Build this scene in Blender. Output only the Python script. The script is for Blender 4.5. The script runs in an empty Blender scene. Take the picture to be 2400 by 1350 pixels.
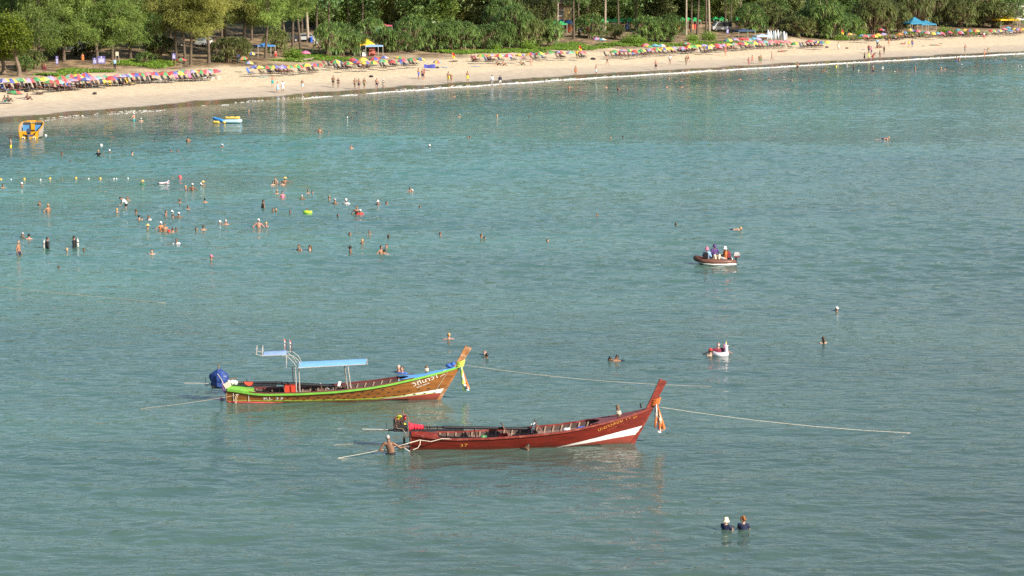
import bpy, bmesh, math, random
import numpy as np
from mathutils import Vector, Matrix, Euler

R = math.radians
rnd = random.Random(7)
sc = bpy.context.scene
COL = sc.collection

# ------------------------------------------------------------------ camera
CAM_H = 19.0
FPX = 5400.0                      # focal length in pixels of the 2400 px wide frame
PITCH = math.atan(765.0 / FPX)
cam_data = bpy.data.cameras.new('camera')
cam_data.sensor_width = 36.0
cam_data.lens = 36.0 * FPX / 2400.0
cam_data.clip_start = 0.5
cam_data.clip_end = 6000.0
cam = bpy.data.objects.new('camera', cam_data)
COL.objects.link(cam)
cam.location = (0, 0, CAM_H)
cam.rotation_euler = (math.pi / 2 - PITCH, 0, 0)
sc.camera = cam

# ------------------------------------------------------------------ sky, sun, exposure
SUN_EL = R(31)
SUN_DIR = Vector((0.80, -0.60, 0)).normalized() * math.cos(SUN_EL) + Vector((0, 0, math.sin(SUN_EL)))
world = bpy.data.worlds.new('World')
sc.world = world
world.use_nodes = True
wn = world.node_tree
bg = wn.nodes['Background']
sky = wn.nodes.new('ShaderNodeTexSky')
sky.sky_type = 'NISHITA'
sky.sun_disc = False
sky.sun_elevation = SUN_EL
sky.sun_rotation = math.atan2(SUN_DIR.x, SUN_DIR.y)
sky.air_density = 1.0
sky.dust_density = 1.7
sky.ozone_density = 1.0
wn.links.new(sky.outputs['Color'], bg.inputs['Color'])
bg.inputs['Strength'].default_value = 0.088
sun_d = bpy.data.lights.new('sun', 'SUN')
sun_d.energy = 4.8
sun_d.angle = R(0.53)
sun_d.color = (1.0, 0.90, 0.77)
sun = bpy.data.objects.new('sun', sun_d)
COL.objects.link(sun)
sun.rotation_euler = SUN_DIR.to_track_quat('Z', 'Y').to_euler()
vs = sc.view_settings
vs.view_transform = 'Standard'
vs.look = 'None'
vs.exposure = 0.84
vs.gamma = 1.0
vs.use_curve_mapping = False
sc.render.engine = 'CYCLES'
sc.cycles.use_denoising = False
sc.cycles.max_bounces = 4
sc.cycles.diffuse_bounces = 2
sc.cycles.glossy_bounces = 2
sc.cycles.transmission_bounces = 3
sc.cycles.transparent_max_bounces = 6
sc.cycles.caustics_reflective = False
sc.cycles.caustics_refractive = False
sc.cycles.use_adaptive_sampling = False

# ------------------------------------------------------------------ helpers
SP, CP = math.sin(PITCH), math.cos(PITCH)
def ray(px, py):
    a = (px - 1200.0) / FPX
    b = (675.0 - py) / FPX
    return Vector((a, CP + b * SP, -SP + b * CP))

def at_z(px, py, z=0.0):
    d = ray(px, py)
    t = (z - CAM_H) / d.z
    return Vector((d.x * t, d.y * t, z))

def pxm(p):
    """pixels per metre at a world point"""
    return FPX / (p.y * CP - (p.z - CAM_H) * SP)

# the shore runs along E; N points inland
WL = [(0, 292), (200, 272), (400, 255.5), (600, 239), (800, 223), (1000, 208), (1200, 195), (1400, 181.5),
      (1600, 169.5), (1800, 158), (2000, 146.5), (2200, 135), (2400, 125)]
_w = [at_z(*p) for p in WL]
EV = Vector((_w[-1].x - _w[0].x, _w[-1].y - _w[0].y, 0)).normalized()
NV = Vector((-EV.y, EV.x, 0))
_u = np.array([p.dot(EV) for p in _w]); _v = np.array([p.dot(NV) for p in _w])
_pf = np.polyfit(_u, _v, 3)
U0, U1 = float(_u.min()), float(_u.max())
def coast(u):
    u = np.asarray(u, float)
    c = np.clip(u, U0, U1)
    d = np.polyval(np.polyder(_pf), c)
    return np.polyval(_pf, c) + d * (u - c) * 0.8
_PS = [-400, -100, -30, 0, 6, 20, 44, 58, 85, 130, 170, 260, 900]
_PH = [-6, -4, -1.3, 0, 0.13, 0.95, 2.0, 3.2, 4.1, 6.0, 14.0, 42.0, 60.0]
def shore_s(x, y):
    u = x * EV.x + y * EV.y
    v = x * NV.x + y * NV.y
    return v - coast(u)
def terr(x, y):
    s = shore_s(x, y)
    h = np.interp(s, _PS, _PH)
    k = np.clip((s - 36) / 14, 0, 1)
    h = h + k * (0.28 * np.sin(x * 0.31 + 1.3 * np.sin(y * 0.11)) * np.sin(y * 0.23 + 0.7) + 0.12 * np.sin(x * 0.9 + y * 0.6))
    k2 = np.clip(s / 4 - 0.6, 0, 1)
    return h + k2 * 0.02 * np.sin(x * 0.8 + y * 0.35) * np.sin(y * 0.9 - x * 0.4)
def ground(px, py, lift=0.0):
    """where the ray through a photo pixel meets the ground raised by lift"""
    d = ray(px, py)
    ts = np.arange(60.0, 1200.0, 4.0)
    hs = np.maximum(0.0, terr(d.x * ts, d.y * ts)) + lift
    k = np.nonzero(CAM_H + d.z * ts < hs)[0]
    k = int(k[0]) if len(k) else len(ts) - 1
    ts = np.linspace(ts[max(0, k - 1)], ts[k], 401)
    hs = np.maximum(0.0, terr(d.x * ts, d.y * ts)) + lift
    k = np.nonzero(CAM_H + d.z * ts < hs)[0]
    t1 = float(ts[int(k[0])]) if len(k) else float(ts[-1])
    p = d * t1
    return Vector((p.x, p.y, max(0.0, float(terr(p.x, p.y)))))

class MB:
    """collects geometry for one mesh object"""
    def __init__(s):
        s.v = []; s.f = []; s.m = []
    def add(s, verts, faces, mi=0):
        o = len(s.v)
        s.v += [tuple(p) for p in verts]
        s.f += [tuple(i + o for i in f) for f in faces]
        s.m += [mi] * len(faces)
        return s
    def box(s, c, d, rot=None, mi=0, taper=1.0):
        hx, hy, hz = d[0] / 2, d[1] / 2, d[2] / 2
        pts = []
        for z in (-1, 1):
            k = taper if z > 0 else 1.0
            for x, y in ((-1, -1), (1, -1), (1, 1), (-1, 1)):
                p = Vector((x * hx * k, y * hy * k, z * hz))
                if rot is not None: p = rot @ p
                pts.append(p + Vector(c))
        return s.add(pts, [(3, 2, 1, 0), (4, 5, 6, 7), (0, 1, 5, 4), (1, 2, 6, 5), (2, 3, 7, 6), (3, 0, 4, 7)], mi)
    def beam(s, a, b, w, h, mi=0, up=Vector((0, 0, 1))):
        a = Vector(a); b = Vector(b)
        d = (b - a).normalized()
        x = d.cross(up)
        if x.length < 1e-4: x = d.cross(Vector((1, 0, 0)))
        x.normalize(); y = x.cross(d)
        pts = []
        for p in (a, b):
            for i, j in ((-1, -1), (1, -1), (1, 1), (-1, 1)):
                pts.append(p + x * (i * w / 2) + y * (j * h / 2))
        return s.add(pts, [(3, 2, 1, 0), (4, 5, 6, 7), (0, 1, 5, 4), (1, 2, 6, 5), (2, 3, 7, 6), (3, 0, 4, 7)], mi)
    def tube(s, path, r, n=6, mi=0, cap=True, flat=1.0):
        path = [Vector(p) for p in path]
        k = len(path)
        rs = r if isinstance(r, (list, tuple)) else [r] * k
        ref = Vector((0, 0, 1))
        d0 = (path[-1] - path[0])
        if d0.length > 1e-6 and abs(d0.normalized().z) > 0.85: ref = Vector((1, 0, 0))
        rings = []
        for i in range(k):
            d = (path[min(i + 1, k - 1)] - path[max(i - 1, 0)])
            if d.length < 1e-9: d = Vector((0, 0, 1))
            d.normalize()
            x = d.cross(ref)
            if x.length < 1e-4: x = d.cross(Vector((0, 1, 0)))
            x.normalize(); y = x.cross(d)
            rings.append([path[i] + (x * math.cos(2 * math.pi * j / n) + y * math.sin(2 * math.pi * j / n) * flat) * rs[i] for j in range(n)])
        return s.loft(rings, mi, True, cap)
    def loft(s, rings, mi=0, closed=True, cap=False):
        n = len(rings[0]); v = []; f = []
        for rg in rings: v += list(rg)
        for i in range(len(rings) - 1):
            for j in range(n if closed else n - 1):
                a = i * n + j; b = i * n + (j + 1) % n
                f.append((a, b, b + n, a + n))
        if cap:
            f.append(tuple(range(n - 1, -1, -1)))
            f.append(tuple(range((len(rings) - 1) * n, len(rings) * n)))
        return s.add(v, f, mi)
    def ell(s, c, r, nu=8, nv=6, mi=0, rot=None):
        c = Vector(c); v = []; f = []
        if not isinstance(r, (tuple, list)): r = (r, r, r)
        v.append(Vector((0, 0, -r[2])))
        for i in range(1, nv):
            t = -math.pi / 2 + math.pi * i / nv
            for j in range(nu):
                p = 2 * math.pi * j / nu
                v.append(Vector((r[0] * math.cos(t) * math.cos(p), r[1] * math.cos(t) * math.sin(p), r[2] * math.sin(t))))
        v.append(Vector((0, 0, r[2])))
        top = len(v) - 1
        for j in range(nu):
            f.append((0, 1 + (j + 1) % nu, 1 + j))
            b = 1 + (nv - 2) * nu
            f.append((b + j, b + (j + 1) % nu, top))
        for i in range(nv - 2):
            for j in range(nu):
                a = 1 + i * nu + j; b = 1 + i * nu + (j + 1) % nu
                f.append((a, b, b + nu, a + nu))
        if rot is not None: v = [rot @ p for p in v]
        return s.add([p + c for p in v], f, mi)
    def lathe(s, prof, n=12, c=(0, 0, 0), mi=0, rot=None):
        c = Vector(c); rings = []
        for r, z in prof:
            rg = []
            for j in range(n):
                p = Vector((r * math.cos(2 * math.pi * j / n), r * math.sin(2 * math.pi * j / n), z))
                if rot is not None: p = rot @ p
                rg.append(p + c)
            rings.append(rg)
        return s.loft(rings, mi, True, False)
    def mesh(s, name, smooth=False):
        me = bpy.data.meshes.new(name)
        me.from_pydata([tuple(p) for p in s.v], [], s.f)
        if any(s.m): me.polygons.foreach_set('material_index', s.m)
        if smooth: me.polygons.foreach_set('use_smooth', [True] * len(me.polygons))
        me.update()
        return me
    def build(s, name, mats, parent=None, smooth=False):
        return link(name, s.mesh(name, smooth), mats, parent)

def link(name, me, mats, parent=None):
    if not isinstance(mats, (list, tuple)): mats = [mats]
    o = bpy.data.objects.new(name, me)
    if len(me.materials) == 0:
        for m in mats: me.materials.append(m)
    elif mats and [m for m in me.materials] != list(mats):
        COL.objects.link(o)
        for i, m in enumerate(mats):
            o.material_slots[i].link = 'OBJECT'
            o.material_slots[i].material = m
        if parent: o.parent = parent
        return o
    COL.objects.link(o)
    if parent: o.parent = parent
    return o
def empty(name, loc=(0, 0, 0), rz=0.0):
    o = bpy.data.objects.new(name, None)
    o.empty_display_size = 0.2
    COL.objects.link(o)
    o.location = loc
    o.rotation_euler = (0, 0, rz)
    return o
def tag(o, label=None, cat=None, group=None, kind=None):
    if label: o['label'] = label
    if cat: o['category'] = cat
    if group: o['group'] = group
    if kind: o['kind'] = kind
    return o
ROWS = {}
ORD = ['', 'leftmost', 'second from left', 'third from left', 'fourth from left', 'fifth from left', 'sixth from left', 'seventh from left',
       'eighth from left', 'ninth from left', 'tenth from left']
_T = ['', '', 'twenty', 'thirty', 'forty', 'fifty', 'sixty', 'seventy', 'eighty', 'ninety']
_O = ['', 'first', 'second', 'third', 'fourth', 'fifth', 'sixth', 'seventh', 'eighth', 'ninth', 'tenth', 'eleventh', 'twelfth', 'thirteenth',
      'fourteenth', 'fifteenth', 'sixteenth', 'seventeenth', 'eighteenth', 'nineteenth']
def ordinal(i, n):
    if n == 1: return 'the only one'
    if i == n: return 'rightmost'
    if i == 1: return 'leftmost'
    if i < 20: w = _O[i]
    elif i < 100:
        w = _T[i // 10] + ('-' + _O[i % 10] if i % 10 else '')
        if i % 10 == 0: w = w[:-1] + 'ieth'
    else: w = 'hundred-and-' + _O[i - 100] if i < 120 else str(i) + 'th'
    return w + ' from left'
def row(o, x, base, where, cat, group=None):
    """a thing whose label is finished once its row is complete"""
    ROWS.setdefault(where, []).append((x, o, base, cat, group))
def finish_rows():
    for where, it in ROWS.items():
        it.sort(key=lambda t: t[0])
        for i, (x, o, base, cat, group) in enumerate(it):
            o['label'] = f"{base}, {ordinal(i + 1, len(it))} {where}"
            o['category'] = cat
            o['group'] = group or where

def srgb(r, g, b):
    f = lambda c: (c / 255 / 12.92) if c / 255 <= 0.04045 else ((c / 255 + 0.055) / 1.055) ** 2.4
    return (f(r), f(g), f(b))

MATS = {}
def mat(name, col, rough=0.6, var=0.15, scale=6.0, bump=0.0, metal=0.0, trans=0.0, spec=0.5, coat=0.0, dirt=None):
    """principled material with a procedural colour variation"""
    if name in MATS: return MATS[name]
    m = bpy.data.materials.new(name); m.use_nodes = True
    nt = m.node_tree; N = nt.nodes; L = nt.links
    b = N['Principled BSDF']
    tc = N.new('ShaderNodeTexCoord')
    no = N.new('ShaderNodeTexNoise'); no.inputs['Scale'].default_value = scale; no.inputs['Detail'].default_value = 4
    L.new(tc.outputs['Object'], no.inputs['Vector'])
    mr = N.new('ShaderNodeMapRange')
    mr.inputs[1].default_value = 0.3; mr.inputs[2].default_value = 0.7
    mr.inputs[3].default_value = 1 - var; mr.inputs[4].default_value = 1 + var
    L.new(no.outputs['Fac'], mr.inputs[0])
    mx = N.new('ShaderNodeVectorMath'); mx.operation = 'SCALE'
    mx.inputs[0].default_value = col
    L.new(mr.outputs[0], mx.inputs['Scale'])
    out = mx.outputs[0]
    if dirt:
        mi = N.new('ShaderNodeMix'); mi.data_type = 'RGBA'
        n2 = N.new('ShaderNodeTexNoise'); n2.inputs['Scale'].default_value = scale * 0.6; n2.inputs['Detail'].default_value = 6
        L.new(tc.outputs['Object'], n2.inputs['Vector'])
        r2 = N.new('ShaderNodeMapRange'); r2.inputs[1].default_value = 0.52; r2.inputs[2].default_value = 0.68
        L.new(n2.outputs['Fac'], r2.inputs[0]); L.new(r2.outputs[0], mi.inputs['Factor'])
        L.new(out, mi.inputs['A']); mi.inputs['B'].default_value = (*dirt, 1)
        out = mi.outputs['Result']
    L.new(out, b.inputs['Base Color'])
    b.inputs['Roughness'].default_value = rough
    b.inputs['Metallic'].default_value = metal
    b.inputs['Specular IOR Level'].default_value = spec
    b.inputs['Coat Weight'].default_value = coat
    if bump:
        bp_ = N.new('ShaderNodeBump'); bp_.inputs['Strength'].default_value = bump; bp_.inputs['Distance'].default_value = 0.02
        L.new(no.outputs['Fac'], bp_.inputs['Height']); L.new(bp_.outputs[0], b.inputs['Normal'])
    if trans:
        tr = N.new('ShaderNodeBsdfTranslucent'); L.new(out, tr.inputs['Color'])
        ms = N.new('ShaderNodeMixShader'); ms.inputs[0].default_value = trans
        L.new(b.outputs[0], ms.inputs[1]); L.new(tr.outputs[0], ms.inputs[2])
        L.new(ms.outputs[0], N['Material Output'].inputs['Surface'])
    MATS[name] = m
    return m

# ------------------------------------------------------------------ the sea
def grid_obj(name, us, ss, zfun, mats, attr=True):
    us = np.array(us, float); ss = np.array(ss, float)
    UU, SS = np.meshgrid(us, ss, indexing='ij')
    V = coast(UU) + SS
    X = UU * EV.x + V * NV.x; Y = UU * EV.y + V * NV.y
    Z = zfun(X, Y)
    n, k = UU.shape
    me = bpy.data.meshes.new(name)
    idx = np.arange(n * k).reshape(n, k)
    quads = np.stack([idx[:-1, :-1], idx[1:, :-1], idx[1:, 1:], idx[:-1, 1:]], -1).reshape(-1, 4)
    me.vertices.add(n * k); me.vertices.foreach_set('co', np.stack([X, Y, Z], -1).astype(np.float32).ravel())
    me.loops.add(quads.size); me.loops.foreach_set('vertex_index', quads.astype(np.int32).ravel())
    me.polygons.add(len(quads)); me.polygons.foreach_set('loop_start', np.arange(0, quads.size, 4, dtype=np.int32))
    me.polygons.foreach_set('loop_total', np.full(len(quads), 4, dtype=np.int32))
    me.update(calc_edges=True)
    a = me.attributes.new('shore', 'FLOAT', 'POINT'); a.data.foreach_set('value', SS.astype(np.float32).ravel())
    a = me.attributes.new('along', 'FLOAT', 'POINT'); a.data.foreach_set('value', UU.astype(np.float32).ravel())
    me.polygons.foreach_set('use_smooth', np.ones(len(quads), bool))
    return link(name, me, mats)

def water_material():
    m = bpy.data.materials.new('sea_water'); m.use_nodes = True
    nt = m.node_tree; N = nt.nodes; L = nt.links
    b = N['Principled BSDF']
    at = N.new('ShaderNodeAttribute'); at.attribute_name = 'shore'
    geo = N.new('ShaderNodeNewGeometry')
    def noise(scale, sx, sy, detail=3, rough=0.5, off=0.0, dist=0.0, rot=0.0):
        mp = N.new('ShaderNodeMapping'); mp.inputs['Scale'].default_value = (sx, sy, 1); mp.inputs['Location'].default_value = (off, off * 0.7, 0)
        mp.inputs['Rotation'].default_value = (0, 0, rot)
        L.new(geo.outputs['Position'], mp.inputs['Vector'])
        n = N.new('ShaderNodeTexNoise'); n.inputs['Scale'].default_value = scale; n.inputs['Detail'].default_value = detail
        n.inputs['Roughness'].default_value = rough; n.inputs['Distortion'].default_value = dist
        L.new(mp.outputs[0], n.inputs['Vector'])
        return n.outputs['Fac']
    def mrange(x, a, b_, c, d):
        r = N.new('ShaderNodeMapRange'); r.inputs[1].default_value = a; r.inputs[2].default_value = b_
        r.inputs[3].default_value = c; r.inputs[4].default_value = d
        L.new(x, r.inputs[0]); return r.outputs[0]
    def math_(op, a, b_=None):
        n = N.new('ShaderNodeMath'); n.operation = op
        for i, x in enumerate((a, b_)):
            if x is None: continue
            if isinstance(x, (int, float)): n.inputs[i].default_value = x
            else: L.new(x, n.inputs[i])
        return n.outputs[0]
    # body colour of the water: sandy at the edge, green, then turquoise; deep patches greyer
    ramp = N.new('ShaderNodeValToRGB')
    e = ramp.color_ramp.elements
    wob = math_('ADD', at.outputs['Fac'], mrange(noise(0.06, 1, 1, 4), 0.2, 0.8, -10, 10))
    L.new(mrange(wob, -170, 0, 0, 1), ramp.inputs[0])
    e[0].position = 0.0; e[0].color = (0.056, 0.090, 0.073, 1)
    e[1].position = 1.0; e[1].color = (0.185, 0.168, 0.101, 1)
    for p, c in ((0.30, (0.060, 0.125, 0.101)), (0.55, (0.060, 0.166, 0.132)), (0.72, (0.058, 0.176, 0.142)), (0.86, (0.039, 0.094, 0.072)), (0.955, (0.046, 0.088, 0.059)), (0.985, (0.109, 0.122, 0.076))):
        x = e.new(p); x.color = (*c, 1)
    patch = N.new('ShaderNodeMix'); patch.data_type = 'RGBA'; patch.blend_type = 'MULTIPLY'; patch.inputs['Factor'].default_value = 1
    L.new(ramp.outputs[0], patch.inputs['A'])
    pr = N.new('ShaderNodeValToRGB'); pe = pr.color_ramp.elements
    pe[0].position = 0.34; pe[0].color = (0.78, 0.82, 0.84, 1); pe[1].position = 0.64; pe[1].color = (1.22, 1.2, 1.18, 1)
    L.new(noise(0.035, 0.5, 1.4, 5, 0.6, 3.0), pr.inputs[0])
    L.new(pr.outputs[0], patch.inputs['B'])
    L.new(patch.outputs['Result'], b.inputs['Base Color'])
    b.inputs['Roughness'].default_value = 0.04
    b.inputs['IOR'].default_value = 1.33
    # the finest ripples; the waves themselves are in the mesh
    hh = math_('MULTIPLY', noise(2.3, 0.42, 1.0, 3, 0.55, 0.0, 0.3, 0.12), 0.075)
    bu = N.new('ShaderNodeBump'); bu.inputs['Strength'].default_value = 1.0; bu.inputs['Distance'].default_value = 1.0
    L.new(hh, bu.inputs['Height'])
    L.new(bu.outputs[0], b.inputs['Normal'])
    return m
def sea_mesh():
    """flat far water all round, and in front of the beach a sheet with real waves, finer where it is nearer"""
    rg = np.random.default_rng(12)
    d = [62.0]
    while d[-1] < 520: d.append(d[-1] + 0.17 + 0.00062 * (d[-1] - 62))
    d = np.array(d)
    fr = np.linspace(-0.262, 0.262, 430)
    Y, Fx = np.meshgrid(d, fr, indexing='ij'); X = Y * Fx
    S = shore_s(X, Y)
    Z = np.zeros_like(X)
    wind = 0.80 + 0.22 * np.sin(X * 0.045 + 0.9 * np.sin(Y * 0.021)) * np.sin(Y * 0.048 + 0.5) + 0.22 * np.sin(X * 0.016 + Y * 0.085 + 1.0) + 0.12 * np.sin(Y * 0.19 + X * 0.05)
    for i in range(72):
        lam = 0.62 * (6.5 / 0.62) ** rg.uniform(0, 1) ** 1.55
        th = R(90) + rg.normal(0, 0.5)
        kx, ky = math.cos(th) * 2 * math.pi / lam, math.sin(th) * 2 * math.pi / lam
        slope = 0.0240 * (1.0 if lam < 1.6 else (1.6 / lam) ** 0.6)
        Z += slope * lam / (2 * math.pi) * np.sin(kx * X + ky * Y + rg.uniform(0, 6.28) + 0.5 * np.sin(0.07 * X + i))
    calm = 0.78 + 0.22 * np.clip((Y - 95) / 50, 0, 1)
    # sheltered water under the shore, and slicks elsewhere
    lee = np.clip((Y - 246 + 7 * np.sin(X * 0.055) + 3 * np.sin(X * 0.21)) / 7, 0, 1) * np.clip((230 - 1.15 * X - (Y - 250) * 0.8) / 60, 0, 1)
    band = np.clip((np.sin(S * 0.16 + 0.6 * np.sin(X * 0.03)) - 0.1) / 0.5, 0, 1) * np.clip((-S) / 6, 0, 1) * (S > -75)
    calm = calm * (1 - 0.62 * np.maximum(lee * (S > -120), 0.75 * band))
    slick = np.clip((0.55 - np.hypot((X + 20) / 14, (Y - 122) / 16)) / 0.35, 0, 1)
    calm = calm * (1 - 0.5 * slick)
    Z *= wind * calm * np.clip((-S - 0.5) / 14, 0.12, 1.0)
    edge = np.clip((0.262 - np.abs(Fx)) / 0.012, 0, 1)
    Z = Z * edge + 0.02
    n, k = X.shape
    idx = np.arange(n * k).reshape(n, k)
    q1 = np.stack([idx[:-1, :-1], idx[:-1, 1:], idx[1:, 1:], idx[1:, :-1]], -1)
    keep = (S[:-1, :-1] < 5.0).reshape(-1)
    q1 = q1.reshape(-1, 4)[keep]
    V1 = np.stack([X, Y, Z], -1).reshape(-1, 3)
    # surrounding flat water, a hand below
    gu = np.array([-3000, -1500, -800, -500, -350] + list(np.arange(-260, 460, 20.0)) + [520, 650, 900, 1500, 3000])
    gs = np.array([-3000, -1500, -900, -600, -450] + list(np.arange(-380, -60, 20.0)) + [-60, -40, -25, -15, -8, -3, 1.0])
    UU, SS = np.meshgrid(gu, gs, indexing='ij'); VV = coast(UU) + SS
    V2 = np.stack([UU * EV.x + VV * NV.x, UU * EV.y + VV * NV.y, np.full(UU.shape, -0.16)], -1).reshape(-1, 3)
    n2, k2 = UU.shape; i2 = np.arange(n2 * k2).reshape(n2, k2) + n * k
    q2 = np.stack([i2[:-1, :-1], i2[1:, :-1], i2[1:, 1:], i2[:-1, 1:]], -1).reshape(-1, 4)
    V = np.concatenate([V1, V2]); Q = np.concatenate([q1, q2]); A = np.concatenate([S.ravel(), SS.ravel()])
    me = bpy.data.meshes.new('sea')
    me.vertices.add(len(V)); me.vertices.foreach_set('co', V.astype(np.float32).ravel())
    me.loops.add(Q.size); me.loops.foreach_set('vertex_index', Q.astype(np.int32).ravel())
    me.polygons.add(len(Q)); me.polygons.foreach_set('loop_start', np.arange(0, Q.size, 4, dtype=np.int32))
    me.polygons.foreach_set('loop_total', np.full(len(Q), 4, np.int32))
    me.polygons.foreach_set('use_smooth', np.ones(len(Q), bool))
    me.update(calc_edges=True)
    a = me.attributes.new('shore', 'FLOAT', 'POINT'); a.data.foreach_set('value', A.astype(np.float32))
    return me
sea = link('sea', sea_mesh(), water_material())
tag(sea, 'calm turquoise sea covered in small ripples', 'sea', kind='structure')

# ------------------------------------------------------------------ the beach and the land behind
def sand_material():
    m = bpy.data.materials.new('beach_sand'); m.use_nodes = True
    nt = m.node_tree; N = nt.nodes; L = nt.links
    b = N['Principled BSDF']
    at = N.new('ShaderNodeAttribute'); at.attribute_name = 'shore'
    geo = N.new('ShaderNodeNewGeometry')
    def noise(scale, detail=4, rough=0.55):
        n = N.new('ShaderNodeTexNoise'); n.inputs['Scale'].default_value = scale; n.inputs['Detail'].default_value = detail; n.inputs['Roughness'].default_value = rough
        L.new(geo.outputs['Position'], n.inputs['Vector']); return n.outputs['Fac']
    def mrange(x, a, b_, c, d):
        r = N.new('ShaderNodeMapRange'); r.inputs[1].default_value = a; r.inputs[2].default_value = b_
        r.inputs[3].default_value = c; r.inputs[4].default_value = d
        L.new(x, r.inputs[0]); return r.outputs[0]
    def add(a, b_):
        n = N.new('ShaderNodeMath'); n.operation = 'ADD'; L.new(a, n.inputs[0]); L.new(b_, n.inputs[1]); return n.outputs[0]
    s2 = add(at.outputs['Fac'], mrange(noise(0.10, 3), 0.3, 0.7, -1.6, 1.6))
    s3 = add(at.outputs['Fac'], mrange(noise(0.09, 5), 0.3, 0.7, -7, 7))
    ramp = N.new('ShaderNodeValToRGB'); e = ramp.color_ramp.elements
    L.new(mrange(s2, -5, 45, 0, 1), ramp.inputs[0])
    e[0].position = 0.0; e[0].color = (0.13, 0.10, 0.055, 1)
    e[1].position = 1.0; e[1].color = (0.60, 0.497, 0.335, 1)
    for p, c in ((0.205, (0.15, 0.118, 0.075)), (0.228, (0.40, 0.345, 0.27)), (0.40, (0.485, 0.41, 0.305)), (0.47, (0.59, 0.49, 0.34))):
        x = e.new(p); x.color = (*c, 1)
    # trodden dry sand
    mul = N.new('ShaderNodeMix'); mul.data_type = 'RGBA'; mul.blend_type = 'MULTIPLY'; mul.inputs['Factor'].default_value = 1
    L.new(ramp.outputs[0], mul.inputs['A'])
    rr = N.new('ShaderNodeValToRGB'); rr.color_ramp.elements[0].color = (0.80, 0.77, 0.74, 1); rr.color_ramp.elements[0].position = 0.35
    rr.color_ramp.elements[1].color = (1.05, 1.05, 1.05, 1); rr.color_ramp.elements[1].position = 0.6
    L.new(noise(0.8, 7, 0.75), rr.inputs[0]); L.new(rr.outputs[0], mul.inputs['B'])
    # earth, needles and litter under the trees
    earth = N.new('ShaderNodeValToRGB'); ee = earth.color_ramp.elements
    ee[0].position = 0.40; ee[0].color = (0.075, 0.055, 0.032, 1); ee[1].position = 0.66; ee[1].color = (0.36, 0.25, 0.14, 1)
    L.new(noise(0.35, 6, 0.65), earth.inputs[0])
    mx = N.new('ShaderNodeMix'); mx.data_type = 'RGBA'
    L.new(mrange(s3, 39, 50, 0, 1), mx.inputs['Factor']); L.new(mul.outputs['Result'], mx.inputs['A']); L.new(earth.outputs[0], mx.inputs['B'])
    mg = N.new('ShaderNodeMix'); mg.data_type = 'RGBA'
    L.new(mrange(s3, 100, 130, 0, 1), mg.inputs['Factor']); L.new(mx.outputs['Result'], mg.inputs['A']); mg.inputs['B'].default_value = (0.022, 0.032, 0.012, 1)  # dark undergrowth on the slope; shade of the forest gaps put into its colour
    L.new(mg.outputs['Result'], b.inputs['Base Color'])
    L.new(mrange(s2, 5.2, 6.6, 0.16, 0.85), b.inputs['Roughness'])
    b.inputs['Specular IOR Level'].default_value = 0.4
    bu = N.new('ShaderNodeBump'); bu.inputs['Distance'].default_value = 0.30
    L.new(mrange(s2, 14, 24, 0.02, 0.8), bu.inputs['Strength'])
    L.new(noise(1.6, 5, 0.6), bu.inputs['Height']); L.new(bu.outputs[0], b.inputs['Normal'])
    return m
_us = [-3000, -1200, -600, -350] + list(np.arange(-240, 460, 2.5)) + [520, 700, 1200, 3000]
_ss = [-400, -150, -60, -20] + list(np.arange(-8, 12, 0.8)) + list(np.arange(12, 130, 2.0)) + list(np.arange(132, 300, 8.0)) + [400, 900, 2500]
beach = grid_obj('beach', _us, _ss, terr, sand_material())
tag(beach, 'pale sand beach rising to wooded ground behind', 'beach', kind='structure')
# ------------------------------------------------------------------ foam at the water's edge
def world_us(u, s, z=0.0):
    v = float(coast(u)) + s
    return Vector((u * EV.x + v * NV.x, u * EV.y + v * NV.y, z))
FROT = Matrix.Rotation(math.atan2(EV.y, EV.x), 3, 'Z')
def foam():
    r = random.Random(3); mb = MB()
    u = U0 - 25.0
    while u < U1 + 25:
        # broken and thin at the near end, a continuous ridge further along
        t = (u - U0) / (U1 - U0)
        dens = 0.35 + 0.65 * max(0.0, min(1.0, (t - 0.05) / 0.2))
        gap = math.sin(u * 0.35) + math.sin(u * 0.13 + 1.0) + 0.6 * math.sin(u * 0.9)
        if t > 0.28 or gap > 0.35:
            n = 3 if t > 0.2 else 2
            for _ in range(n):
                if r.random() < dens:
                    w = 0.55 + 0.45 * math.sin(u * 0.21 + 0.5) ** 2
                    p = world_us(u + r.uniform(-0.4, 0.4), -0.8 + r.uniform(-0.75, 0.75) * w + 0.35 * math.sin(u * 0.45), 0.0)
                    a = r.uniform(0.12, 0.34) * (0.6 + 0.6 * t)
                    mb.ell(p, (a * r.uniform(1.2, 3.0), a * r.uniform(0.35, 0.8), r.uniform(0.012, 0.03 + 0.07 * t)), 6, 4, 0, FROT)
        u += 0.15
    # thin lace of older foam up the swash and a broken second line offshore
    for k in range(1500):
        u = r.uniform(U0 - 15, U1 + 15); s = r.choice([r.uniform(-0.2, 2.2), r.uniform(-4.5, -2.0)])
        if math.sin(u * 0.5 + s) + math.sin(u * 0.17) < 0.1: continue
        p = world_us(u, s, max(0.0, float(np.interp(s, _PS, _PH))))
        a = r.uniform(0.08, 0.22)
        mb.ell(p, (a * 2.2, a * .6, 0.015), 5, 3, 0, FROT)
    o = mb.build('foam', mat('foam', (0.86, 0.87, 0.86), 0.7, 0.04, 3, trans=0.2), None, True)
    tag(o, 'white foam of small breaking waves along the waterline', 'foam', kind='stuff')
foam()

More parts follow.
